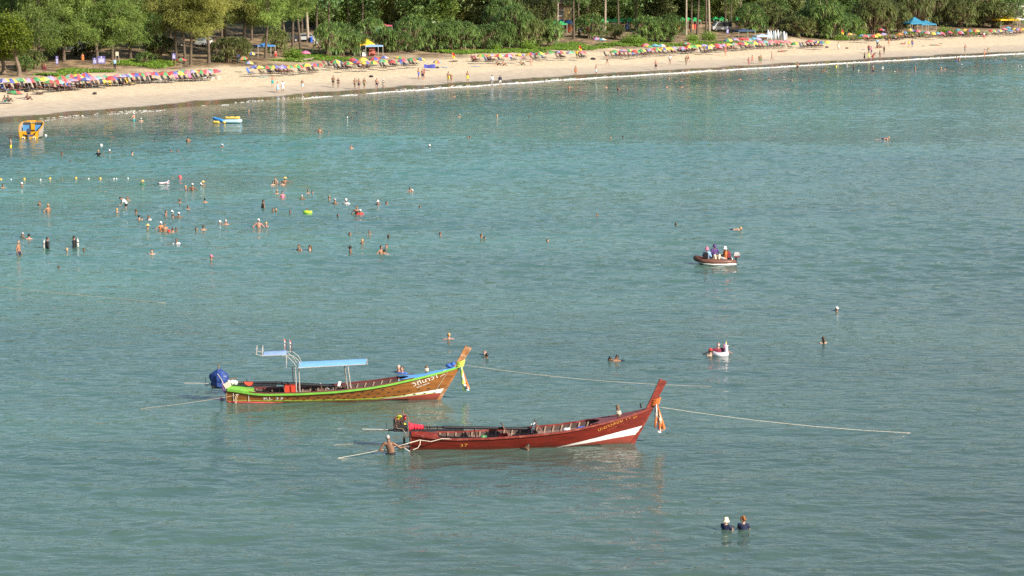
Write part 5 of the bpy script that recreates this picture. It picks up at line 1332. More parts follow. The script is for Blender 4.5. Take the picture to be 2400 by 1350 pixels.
for i, (x, y, mm) in enumerate([(1268, 74, TG), (1286, 74, TG), (1302, 74, TG), (1316, 75, TB), (1314, 78, TG), (1332, 75, TB), (1358, 74, TG), (1372, 74, TG), (1386, 73, TG), (1410, 71, TG), (1424, 70, TG), (1440, 70, TG), (1455, 70, TG), (1474, 69, TG), (1490, 69, TG), (1504, 69, TG), (1578, 68, TG), (1598, 68, TG), (1612, 68, TG), (1628, 68, TG), (1676, 66, TG), (1690, 66, TG), (1728, 66, TG), (1868, 58, TG), (1880, 57, TG), (1876, 55, TG), (1958, 54, TG), (1972, 54, TG), (1992, 54, TG), (2236, 44, TG)]):
    o = canopy_tent('market_stall', x, y, 2.1, 2.1, 2.05, mm, ('green' if mm is TG else 'blue') + ' market umbrella stall', 'stall', .62, 'market stalls', base_row='of the market stalls under the trees')
    for k in range(2):
        mb = MB(); mb.box((rnd.uniform(-.6, .6), .3, .55), (.8, .5, 1.1)); mb.box((rnd.uniform(-.5, .5), .1, 1.35), (.5, .08, .6)); mb.build('goods', GOODS[(i * 2 + k) % 5 if not 15 < i < 20 else k], o)
o = canopy_tent('sun_shelter', 855, 131, 2.9, 2.6, 2.1, TY, 'yellow pointed sun shelter at the edge of the pandanus', 'tent', 1.5)
for q in [(-.6, -.9), (.3, -.6)]:
    MB().box((q[0], q[1], .4), (.7, .5, .8)).box((q[0], q[1], 1.0), (.3, .4, .4)).build('storage_box', GOODS[3], o)
o = canopy_tent('awning', 872, 132, 3.4, 2.2, 2.0, TS, 'pale blue awning beside the yellow sun shelter', 'tent', .15)
MB().box((0, 0, .9), (1.2, .1, 1.7)).box((.2, -.4, .5), (.9, .6, .12)).box((-.3, -.4, 1.2), (.9, .5, .1)).build('shelf', mat('red_wood', (.28, .07, .05), .7, .2, 4), o)
o = canopy_tent('party_tent', 2142, 80, 4.6, 3.6, 2.6, TC, 'larger blue tent under the far trees', 'tent', 1.4)
o = canopy_tent('party_tent', 2168, 79, 4.2, 3.2, 2.3, TC, 'smaller blue tent at the right of the larger one', 'tent', .9)
o = canopy_tent('stall_tent', 2356, 68, 6.0, 4.0, 2.4, TY, 'yellow stall tent on the far right beach', 'tent', .7)
MB().box((0, 1.5, .9), (5.4, .1, 1.7)).box((0, -.6, .5), (4.0, .6, 1.0)).build('counter', mat('dark_wood', (.09, .045, .03), .7, .3, 3), o)
o = canopy_tent('white_awning', 2378, 66, 4.5, 3.5, 2.3, TW, 'white awning right of the yellow stall tent', 'tent', .4)
o = canopy_tent('tarpaulin', 1742, 88, 4.2, 3.0, 1.6, TD, 'dark navy tarpaulin shelter left of the surfboards', 'tent', .3)
o = canopy_tent('blue_parasol', 620, 134, 3.2, 2.2, 2.1, TB, 'blue canopy under the trees left of the leaning trunk', 'tent', .35)
# brown building behind the stalls
p = ground(1283, 62)
bo = empty('building', p, .25)
MB().box((0, 4, 2.6), (11, 8, 5.2)).build('wall', mat('brown_render', (.20, .145, .105), .85, .15, .8), bo)
mb = MB(); mb.add([(-6.2, -1, 5.1), (6.2, -1, 5.1), (6.2, 9, 5.1), (-6.2, 9, 5.1), (-6.2, 4, 7.2), (6.2, 4, 7.2)], [(0, 1, 5, 4), (2, 3, 4, 5), (0, 4, 3), (1, 2, 5), (3, 2, 1, 0)]); mb.build('roof', mat('roof_brown', (.16, .10, .08), .85, .2, 1), bo)
for k in range(3):
    w = MB().box((-3.5 + k * 3.4, -.03, 3.0), (1.6, .12, 1.4)).build('window', mat('window_frame', (.5, .48, .45), .6, .1, 2), bo)
    MB().box((-3.5 + k * 3.4, -.10, 3.0), (1.35, .04, 1.15)).build('pane', mat('pane_dark', (.03, .04, .05), .1, .1, 2), w)
tag(bo, 'brown building behind the green market stalls', 'building')
p = ground(1330, 78); o = empty('billboard', p, .2)
MB().box((0, 0, 4.2), (1.5, .12, 2.6)).build('board', mat('board_ochre', (.22, .17, .07), .8, .25, 2), o)
for sx in (-.8, .8): MB().beam((sx, .05, 0), (sx, .05, 5.4), .1, .1).build('post', M_POLE, o)
tag(o, 'tall weathered ochre billboard behind the stalls', 'sign')
# notice boards
SIGN = mat('sign_purple', (.10, .085, .28), .5, .08, 4); SIGNL = mat('sign_light', (.24, .23, .46), .5, .08, 6); SIGNW = mat('sign_white', (.75, .75, .78), .5, .08, 6)
def notice(x, y, w, h, z, label, double=False, mm=SIGN):
    p = ground(x, y); o = empty('notice_board', p, .05)
    MB().box((0, 0, z), (w, .05, h)).build('board', mm, o)
    MB().box((0, -.035, z - h * .1), (w * .86, .012, h * .66)).build('print_panel', SIGNL, o)
    mb = MB()
    for k in range(3): mb.box((rnd.uniform(-.05, .05), -.046, z + h * (.08 - k * .16)), (w * .7, .008, h * .05))
    mb.box((0, -.035, z + h * .36), (w * .16, .012, h * .14)); mb.build('print_lines', SIGNW, o)
    for sx in (-1, 1):
        MB().beam((sx * w * .45, .03, -.2), (sx * w * .45, .03, z + h * .5), .06, .06).build('post', mat('post_wood', (.28, .15, .08), .8, .2, 4), o)
    if double: MB().beam((-w * .45, .5, 0), (w * .1, .05, z), .05, .05).build('brace', mat('post_wood', (.28, .15, .08), .8, .2, 4), o)
    tag(o, label, 'sign', 'notice boards')
notice(238.5, 167, 1.15, 1.15, 1.75, 'large purple notice board on posts above the left row', True)
notice(222.5, 165, .6, 1.0, 1.45, 'narrow purple notice board left of the large one')
notice(408, 155, .55, .95, 1.6, 'small purple sign beside the tree trunks')
notice(134, 161, .4, 1.3, 1.3, 'slim pale sign at the left end under the trees')
notice(1705, 94, .5, 1.0, 1.9, 'small purple sign left of the surfboards')
# lifeguard chair
p = ground(275, 148); o = empty('lifeguard_chair', p, .2); LC_ = mat('painted_cream', (.46, .40, .31), .6, .1, 4)
for sx, sy in ((-.3, -.3), (.3, -.3), (.3, .3), (-.3, .3)): MB().beam((sx, sy, 0), (sx * .7, sy * .7, 1.2), .06, .06).build('leg', LC_, o)
MB().box((0, 0, 1.2), (.5, .5, .06)).build('seat', LC_, o); MB().box((0, .22, 1.5), (.5, .05, .6)).build('backrest', LC_, o)
tag(o, 'tall cream wooden chair right of the large notice board', 'chair')
# log
p = ground(704, 143); o = empty('driftwood_log', p, .1)
MB().tube([(-1.8, 0, .15), (-.8, .1, .2), (.6, 0, .22), (1.7, -.1, .35), (2.3, 0, .6)], [.16, .22, .2, .15, .05], 8).build('stem', M_BARKL, o)
MB().tube([(.6, 0, .22), (1.0, .5, .5)], [.1, .03], 6).build('branch', M_BARKL, o)
tag(o, 'pale driftwood log lying on the creepers', 'log')
# lifeguard flags
def flag_pole(x, y, label):
    p = ground(x, y); o = empty('flag_pole', p)
    MB().tube([(0, 0, -.3), (0, 0, 2.6)], .025, 6).build('pole', mat('post_wood', (.28, .15, .08), .8, .2, 4), o)
    for k, mm in ((0, CLOTH['red']), (1, CLOTH['yellow'])):
        mb = MB(); v = []
        for i in range(5):
            f = i / 4
            for j in range(3): v.append((.03 + .42 * f, .06 * math.sin(f * 5 + k), 2.55 - k * .42 - j * .21 - .28 * f - k * .0))
        mb.add(v, [(i * 3 + j, i * 3 + j + 1, i * 3 + j + 4, i * 3 + j + 3) for i in range(4) for j in range(2)]); mb.build('flag', mm, o)
    tag(o, label, 'flag', 'lifeguard flags')
flag_pole(1060, 158, 'red over yellow lifeguard flag by the blue windbreak'); flag_pole(1357, 139, 'red over yellow lifeguard flag beside the umbrella row'); flag_pole(1972, 97, 'red over yellow lifeguard flag on the far sand')
# blue windbreak
p = ground(1007, 160); o = empty('windbreak', p, -.05); mb = MB()
v = []
for i in range(9):
    x = -.95 + 1.9 * i / 8
    v += [(x, .25 * math.sin(i * .8) * .2, .02), (x, .08 * math.sin(i * .8), .62 + .06 * math.cos(i)), (x, .05 + .08 * math.sin(i * .8), .62 + .06 * math.cos(i)), (x, .06 + .05 * math.sin(i * .8), .02)]
mb.add(v, [(i * 4 + j, i * 4 + 4 + j, i * 4 + 5 + j, i * 4 + 1 + j) for i in range(8) for j in range(3)]); mb.build('fabric', mat('windbreak_blue', (.08, .10, .48), .7, .1, 3, trans=.2), o)
for sx in (-.95, 0, .95): MB().beam((sx, .03, 0), (sx, .03, .8), .03, .03).build('stake', M_POLE, o)
tag(o, 'blue fabric windbreak standing on the sand', 'windbreak')
# towels and bags left on the sand
def towel(x, y, w, d, col, label):
    p = ground(x, y); o = empty('beach_towel', p, math.atan2(EV.y, EV.x) + rnd.uniform(-.4, .4)); mb = MB(); v = []
    for i in range(6):
        for j in range(4): v.append((-w / 2 + w * i / 5, -d / 2 + d * j / 3, .03 + .03 * math.sin(i * 1.7 + j * 2.1)))
    mb.add(v, [(i * 4 + j, i * 4 + 4 + j, i * 4 + 5 + j, i * 4 + 1 + j) for i in range(5) for j in range(3)]); mb.build('cloth', CLOTH[col], o)
    tag(o, label, 'towel', 'towels on the sand')
towel(1114, 156, 1.8, .9, 'lightblue', 'light blue towel alone on the middle sand'); towel(1043, 158, 2.2, .8, 'lightblue', 'pale blue towel right of the windbreak'); towel(618, 181, 2.8, 1.0, 'paleteal', 'pale towel in front of the short row'); towel(52, 230, 2.0, 1.0, 'purple', 'purple towel beside the sitting person at left'); towel(2023, 116, 1.2, .7, 'blue', 'blue towel on the far sand by the walkers'); towel(2164, 108, 1.2, .6, 'blue', 'blue towel below the blue tents'); towel(2205, 102, 1.6, .6, 'black', 'black towel behind the lying sunbathers'); towel(1668, 137, 1.0, .6, 'white', 'white cloth on the sand below the right row'); towel(645, 178, 1.6, .5, 'orange', 'orange towel in front of the short row')
def bag(x, y, s, col, label):
    p = ground(x, y); o = empty('beach_bag', p, rnd.uniform(0, 3))
    MB().loft([[(s * a * k, s * .6 * b * k, s * z) for a, b in ((-1, -1), (0, -1.2), (1, -1), (1, 1), (0, 1.2), (-1, 1))] for z, k in ((0, .9), (.5, 1.05), (.9, .7))], 0, True, True).build('sack', CLOTH[col], o, True)
    MB().tube([(-s * .4, 0, s * .85), (0, 0, s * 1.25), (s * .4, 0, s * .85)], s * .05, 5).build('handle', CLOTH[col], o)
    tag(o, label, 'bag', 'bags left on the sand')
bag(222, 221, .3, 'black', 'dark bag alone on the left sand'); bag(870, 181, .32, 'black', 'dark bag alone on the middle sand'); bag(1390, 140, .4, 'black', 'dark bag right of the lifeguard flag'); bag(62, 216, .28, 'black', 'dark bag above the sitting person at left'); bag(1938, 112, .32, 'black', 'black bag beside the last pink row umbrella'); bag(1985, 114, .3, 'brown', 'brown bag on the far sand'); bag(1025, 160, .3, 'black', 'dark bag right of the windbreak')
# surfboards in a rack
SB = MB()
rings = []
for z, w in ((0, .05), (.15, .14), (.6, .22), (1.2, .23), (1.7, .18), (2.0, .10), (2.15, .02)): rings.append([(w * math.cos(a), .045 * math.sin(a), z) for a in [2 * math.pi * k / 10 for k in range(10)]])
SB = SB.loft(rings, 0, True, True).mesh('board', True)
FINM = MB().add([(0, .05, .12), (0, .05, .32), (0, .2, .14), (.012, .05, .12), (.012, .05, .32), (.012, .2, .14)], [(0, 1, 2), (5, 4, 3), (0, 3, 4, 1), (1, 4, 5, 2), (2, 5, 3, 0)]).mesh('fin')
SBW = mat('surfboard_white', (.50, .52, .52), .3, .05, 3); SBB = mat('surfboard_blue', (.42, .55, .62), .3, .05, 3)
for i, (x, y) in enumerate([(1799, 93), (1804, 92), (1808, 93), (1813, 92), (1818, 93), (1822, 92), (1826, 93), (1830, 93), (1835, 94), (1839, 95), (1842, 95)]):
    p = ground(x, y); o = empty('surfboard', p, rnd.uniform(-.5, .5)); o.rotation_euler = (R(-9), R(rnd.uniform(-5, 5)), rnd.uniform(-.5, .5))
    link('board', SB, [SBB if i in (0, 3, 5, 8) else SBW], o); o.scale = (1, 1, rnd.uniform(.78, 1.05)); link('fin', FINM, [TD], o)
    row(o, x, ('pale blue' if i in (0, 3, 5, 8) else 'white') + ' upright surfboard', 'in the surfboard rack', 'surfboard', 'surfboards')
p = ground(1808, 91); o = empty('board_rack', p, math.atan2(EV.y, EV.x) - .5); 
for sx in (-3, 0, 3): MB().beam((sx, 0, 0), (sx, 0, 1.3), .07, .07).build('post', mat('post_wood', (.28, .15, .08), .8, .2, 4), o)
MB().beam((-3.1, 0, 1.2), (3.1, 0, 1.2), .06, .06).build('rail', mat('post_wood', (.28, .15, .08), .8, .2, 4), o); tag(o, 'wooden rack holding the row of surfboards', 'rack')
canopy_tent('low_tarpaulin', 1786, 95, 4.0, 2.2, 1.1, mat('tarp_pale_blue', (.30, .42, .50), .7, .25, 1.2), 'low pale blue tarpaulin left of the upright surfboards', 'tent', .35)
# vehicles parked on the road behind the trees
GL = mat('car_glass', (.03, .04, .05), .08, .05, 2); TYR = mat('tyre', (.02, .02, .02), .8, .1, 5); RIM = mat('rim', (.5, .5, .52), .3, .1, 4, metal=.6); LMP = mat('lamp_glass', (.6, .6, .55), .15, .1, 4)
def vehicle(x, y, rz, kind, colm, label):
    p = ground(x, y); o = empty('parked_car' if kind == 'car' else 'parked_van', p, rz)
    L, W, H = (4.3, 1.75, 1.5) if kind == 'car' else (4.7, 1.8, 2.0)
    prof = [(-L / 2, .35), (-L / 2, .8), (-L / 2 + .9, .95), (-L / 2 + 1.5, H), (L / 2 - .9, H), (L / 2 - .15, .95), (L / 2, .8), (L / 2, .35)] if kind == 'car' else [(-L / 2, .35), (-L / 2, .95), (-L / 2 + .5, 1.1), (-L / 2 + 1.1, H), (L / 2 - .15, H), (L / 2, .95), (L / 2, .35), (L / 2 - .1, .3)]
    mb = MB(); mb.loft([[(a, -W / 2, z) for a, z in prof], [(a, W / 2, z) for a, z in prof]], 0, True, True); mb.build('body', colm, o)
    for sy in (-1, 1):
        MB().add([(prof[2][0] + .25, sy * (W / 2 + .01), 1.0), (prof[3][0] + .1, sy * (W / 2 + .01), H - .1), (prof[4][0] - .1, sy * (W / 2 + .01), H - .1), (prof[5][0] - .25, sy * (W / 2 + .01), 1.0)], [(0, 1, 2, 3)]).build('window', GL, o)
        for sx in (-1, 1):
            w = MB().lathe([(.0005, -.1), (.32, -.1), (.33, 0), (.32, .1), (.0005, .1)], 12, (sx * L * .31, sy * (W / 2 - .06), .33), 0, Matrix.Rotation(R(90), 3, 'X')).build('wheel', TYR, o)
            MB().lathe([(.0005, -.115), (.19, -.115), (.19, .115), (.0005, .115)], 10, (sx * L * .31, sy * (W / 2 - .06), .33), 0, Matrix.Rotation(R(90), 3, 'X')).build('rim', RIM, w)
        MB().box((-L / 2 - .005, sy * .6, .72), (.04, .3, .14)).build('headlight', LMP, o)
    a, b = prof[2], prof[3]
    MB().add([(a[0] - .012 + .1, -W * .42, a[1] + .06), (a[0] - .012 + .1, W * .42, a[1] + .06), (b[0] - .06, W * .40, b[1] - .06), (b[0] - .06, -W * .40, b[1] - .06)], [(0, 1, 2, 3)]).build('windscreen', GL, o)
    tag(o, label, 'car' if kind == 'car' else 'van', 'vehicles parked behind the beach')
PW = mat('car_white', (.75, .75, .75), .25, .03, 1, coat=.5); PD = mat('car_black', (.02, .02, .025), .25, .03, 1, coat=.5); PS = mat('car_silver', (.4, .41, .42), .25, .03, 1, coat=.5)
vehicle(478, 108, 1.3, 'car', PW, 'white car seen between the tree trunks'); vehicle(150, 122, .4, 'van', PW, 'white van half hidden behind the left casuarinas'); vehicle(205, 118, .3, 'van', PD, 'dark van between the two large casuarinas'); vehicle(405, 110, .5, 'car', PD, 'black car behind the yellowish casuarinas'); vehicle(675, 98, .3, 'car', PD, 'black car left of the blue bin'); vehicle(712, 97, .2, 'car', PS, 'silver car parked left of the blue bin'); vehicle(1690, 72, .3, 'van', PS, 'silver van by the orange market stalls')
p = ground(729, 100); o = empty('waste_bin', p); MB().lathe([(.28, 0), (.33, .9), (.35, .92), (.35, .98)], 12).build('tub', mat('bin_blue', (.03, .12, .55), .5, .1, 3), o, True); MB().lathe([(.36, .98), (.30, 1.06), (.0005, 1.12)], 12).build('lid', mat('bin_blue', (.03, .12, .55), .5, .1, 3), o, True); tag(o, 'blue waste bin beside the road behind the beach', 'bin')
# pale wooden post fence near the bin
for i in range(4):
    p = ground(737 + i * 2.5, 103); o = empty('white_post', p); MB().beam((0, 0, 0), (0, 0, .95), .11, .11).build('shaft', M_PLAST, o); MB().box((0, 0, .97), (.15, .15, .05)).build('cap', M_PLAST, o); row(o, 737 + i * 2.5, 'short white post', 'of the white posts by the blue bin', 'post', 'white posts')
# stall roof with red and blue goods among the pandanus
o = canopy_tent('kiosk', 894, 84, 3.8, 2.4, 2.2, mat('kiosk_red', (.33, .05, .08), .7, .2, 2), 'red roofed kiosk rising behind the pandanus bushes', 'kiosk', .4)
MB().box((0, 0, 1.0), (3.2, 1.8, 2.0)).build('wall', mat('kiosk_blue', (.10, .30, .42), .7, .2, 2), o)
p = ground(1018, 80); o = empty('satellite_dish', p, .4); MB().lathe([(.0005, 0), (.3, .04), (.5, .14), (.52, .16)], 14, (0, -.1, 2.1), 0, Matrix.Rotation(R(75), 3, 'X')).build('dish', M_PLAST, o, True); MB().tube([(0, 0, 0), (0, 0, 2.1)], .04, 6).build('mast', M_POLE, o); tag(o, 'white satellite dish above the pandanus hedge', 'dish')
# small kiosk towers at the far right
p = ground(2328, 62); o = empty('pillar_kiosk', p); MB().box((0, 0, 1.0), (.5, .5, 2.0)).build('cabinet', M_PLAST, o); MB().box((0, 0, 2.05), (.6, .6, .1)).build('cap', M_PLAST, o); tag(o, 'white pillar cabinet left of the yellow stall tent', 'cabinet')
p = ground(2378, 45); bo = empty('building', p, .3); MB().box((0, 3, 2), (12, 6, 4)).build('wall', mat('white_render', (.55, .55, .53), .8, .1, .6), bo); MB().box((0, 3, 4.1), (13, 7, .25)).build('roof', mat('roof_grey', (.2, .2, .2), .8, .1, 1), bo)
for k in range(4): MB().box((-4.5 + k * 3, -.02, 1.9), (1.8, .1, 1.9)).build('window', GL, bo)
tag(bo, 'pale low building at the far right edge', 'building')
# ------------------------------------------------------------------ long-tail boats
class LongTail:
    ZK = -0.28
    TT = [0, .05, .12, .18, .33, .49, .64, .73, .86, .93, 1.0]
    BT = [0, .06, .15, .35, .55, .70, .82, .92, 1.0]
    BB = [.40, .56, .70, .80, .80, .70, .50, .25, .05]
    def __init__(s, name, stern_px, bow_px, stem_px, zs):
        S = at_z(*stern_px); B = at_z(*bow_px)
        O = S
        for _ in range(4):
            d = (B - O).normalized(); n = Vector((-d.y, d.x, 0)); O = S + n * .42
        s.O, s.d, s.n = O, d, n
        s.Lw = (B - O).length
        s.zs = zs
        s.rake = 0.56
        p = s.bp(*stem_px); s.rake = (p.x - s.Lw) / p.z
        s.root = empty(name, (O.x, O.y, 0), math.atan2(d.y, d.x))
    def bp(s, px, py, y=0.0):
        """point of the boat's own lengthwise plane at side offset y seen at a photo pixel, in boat coordinates"""
        r = ray(px, py); c = Vector((0, 0, CAM_H))
        q = s.O + s.n * y
        t = (q - c).dot(s.n) / r.dot(s.n)
        w = c + r * t - s.O
        return Vector((w.dot(s.d), y, w.z))
    def xst(s, z): return s.Lw + (s.rake * z if z > 0 else 1.3 * z)
    def Zs(s, t): return float(np.interp(t, s.TT, s.zs))
    def B(s, t): return float(np.interp(t, s.BT, s.BB))
    def hull(s, t, v, side=-1, inset=0.0):
        zs = s.Zs(t); z = s.ZK + v * (zs - s.ZK)
        b = s.B(t) * max(v, 1e-4) ** (.34 + .55 * t ** 3) - inset
        return Vector((t * s.xst(z), side * max(.004, b), z))
    def on_hull(s, X, z, off=.008, side=-1):
        t = max(0, min(1, X / s.xst(z))); v = (z - s.ZK) / (s.Zs(t) - s.ZK)
        p = s.hull(t, min(1, max(0.01, v)), side); return Vector((X, p.y + side * off, z))
    def planks(s, mats, bounds=(0, .33, .56, .78, 1.0)):
        ts = np.linspace(0, 1, 46)
        for side in (-1, 1):
            for k in range(len(bounds) - 1):
                v0, v1 = bounds[k], bounds[k + 1]
                if k: v0 -= .012
                mb = MB(); vs = np.linspace(v0, v1, 5); n = len(vs)
                outer = []; inner = []
                for t in ts:
                    for j, v in enumerate(vs):
                        lip = .002 * (1 - j / (n - 1)) if k else 0.0          # lower edge laps the plank below
                        outer.append(s.hull(t, v, side) + Vector((0, side * lip, 0)))
                        inner.append(s.hull(t, v, side, .03))
                m = len(outer); f = []; mi = []
                for i in range(len(ts) - 1):
                    for j in range(n - 1):
                        a = i * n + j
                        q = (a, a + 1, a + 1 + n, a + n)
                        f.append(q if side > 0 else q[::-1]); mi.append(0)
                        q2 = (m + a, m + a + n, m + a + 1 + n, m + a + 1); f.append(q2 if side > 0 else q2[::-1]); mi.append(1)
                mb.v = [tuple(p) for p in outer + inner]; mb.f = f; mb.m = mi
                for e_ in (0, n - 1):                                       # edges get vertices of their own so they stay crisp
                    q_ = []
                    for i in range(len(ts)): q_ += [outer[i * n + e_], inner[i * n + e_]]
                    mb.add(q_, [(2 * i, 2 * i + 1, 2 * i + 3, 2 * i + 2) for i in range(len(ts) - 1)], 0)
                mb.build('plank', mats, s.root, True)
    def transom(s, m):
        r = [s.hull(0, v, -1) for v in np.linspace(0, 1, 8)] + [s.hull(0, v, 1) for v in np.linspace(1, 0, 8)]
        mb = MB(); mb.loft([[p + Vector((.03, 0, 0)) for p in r], [p - Vector((.05, 0, 0)) for p in r]], 0, True, True); mb.build('transom', m, s.root)
    def gunwales(s, m, w=.09, h=.075, dz=0.0, name='gunwale', off=0.0, t0=0, t1=1, sides=(-1, 1)):
        for side in sides:
            rings = []
            for t in np.linspace(t0, t1, 44):
                p = s.hull(t, 1, side) + Vector((0, side * off, dz)); k = 1 if t < .93 else max(.35, (1 - t) / .07)
                rings.append([p + Vector((0, a * w * .5 * k, b * h)) for a, b in ((-1, -.55), (1, -.55), (1.15, -.1), (1, .4), (-1, .4))])
            MB().loft(rings, 0, True, True).build(name, m, s.root)
    def ribs(s, m, t0=.13, t1=.80, n=20):
        for i in range(n):
            t = t0 + (t1 - t0) * i / (n - 1)
            for side in (-1, 1):
                rings = []
                for v in (.25, .5, .75, .985):
                    p = s.hull(t, v, side, .032)
                    rings.append([p + Vector((a * .03, -side * b, 0)) for a, b in ((-1, 0), (1, 0), (1, .05), (-1, .05))])
                MB().loft(rings, 0, True, True).build('rib', m, s.root)
    def deck(s, m, t0, t1, name, camber=.05, dz=-.01, arc=0.0):
        mb = MB(); ts = np.linspace(t0, t1, 12); v = []
        for i, t in enumerate(ts):
            b = max(.01, s.B(t) - .02)
            for j in range(9):
                q = -1 + 2 * j / 8
                x = s.hull(t, 1).x + (arc * q * q if i == 0 else 0)
                v.append((x, q * b, s.Zs(t) + dz + camber * (1 - q * q)))
        n = 9; k = len(v)
        f = [(i * n + j, i * n + j + 1, i * n + n + j + 1, i * n + n + j) for i in range(len(ts) - 1) for j in range(n - 1)]
        v2 = v + [(a, b, c - .05) for a, b, c in v[:n]]
        f += [(j + 1, j, k + j, k + j + 1) for j in range(n - 1)]
        mb.add(v2, f); return mb.build(name, m, s.root, False)
    def floor(s, m):
        for side in range(5):
            mb = MB(); y0 = -.42 + side * .17; ts = np.linspace(.08, .84, 14); v = []
            for t in ts:
                k = min(1, s.B(t) / .8)
                v += [(s.hull(t, .4).x, y0 * k, .06), (s.hull(t, .4).x, (y0 + .16) * k, .06)]
            mb.add(v, [(2 * i, 2 * i + 2, 2 * i + 3, 2 * i + 1) for i in range(len(ts) - 1)]); mb.build('floor_board', m, s.root)
    def stringers(s, m):
        for side in (-1, 1):
            v = []; ts = np.linspace(.12, .80, 30)
            for t in ts:
                for q in (.56, .80):
                    v.append(s.hull(t, q, side, .05))
            MB().add(v, [(2 * i, 2 * i + 2, 2 * i + 3, 2 * i + 1) for i in range(len(ts) - 1)]).build('inner_board', m, s.root)
    def stem(s, m, top, w=.27, th=.13, name='stem_post'):
        """raked post from below the water up to the top pixel"""
        T = s.bp(*top); zt = T.z
        rings = []
        for z in (s.ZK, 0, .5, 1.0, 1.45, zt * .8, zt):
            x = s.xst(z) if z <= 1.45 else s.xst(1.45) + (T.x - s.xst(1.45)) * (z - 1.45) / (zt - 1.45)
            ww = w * (.55 if z < .6 else .8 if z < 1.3 else 1.0); tt = th * (.7 if z < 1 else 1)
            dz = .07 if z == zt else 0
            rings.append([(x + .02, -tt / 2 * .7, z - dz), (x + .02, tt / 2 * .7, z - dz), (x - ww, tt / 2, z + dz * .6), (x - ww, -tt / 2, z + dz * .6)])
        MB().loft(rings, 0, True, True).build(name, m, s.root)
    def lettering(s, text, px, py, size, m, dx_px, name='lettering', off=.011, shear=0.0):
        """painted words that follow the hull: starts at a pixel, runs toward a second one"""
        cu = bpy.data.curves.new(name, 'FONT'); cu.body = text; cu.size = size; cu.resolution_u = 2; cu.shear = shear
        ob = bpy.data.objects.new(name, cu); COL.objects.link(ob)
        dg = bpy.context.evaluated_depsgraph_get(); me = bpy.data.meshes.new_from_object(ob.evaluated_get(dg))
        bpy.data.objects.remove(ob)
        bm = bmesh.new(); bm.from_mesh(me); bmesh.ops.triangulate(bm, faces=bm.faces); 
        bmesh.ops.subdivide_edges(bm, edges=[e for e in bm.edges if e.calc_length() > .12], cuts=1)
        y = -.7
        a = s.bp(px, py, y); b = s.bp(*dx_px, y)
        ang = math.atan2(b.z - a.z, b.x - a.x)
        xs = [v.co.x for v in bm.verts]; W = max(xs) - min(xs) if xs else 1
        k = math.hypot(b.x - a.x, b.z - a.z) / W
        for v in bm.verts:
            x, z = (v.co.x - min(xs)) * k, v.co.y
            v.co = s.on_hull(a.x + x * math.cos(ang) - z * math.sin(ang), a.z + x * math.sin(ang) + z * math.cos(ang), off)
        bm.to_mesh(me); bm.free(); me.name = name; me.materials.clear()
        return link(name, me, [m], s.root)

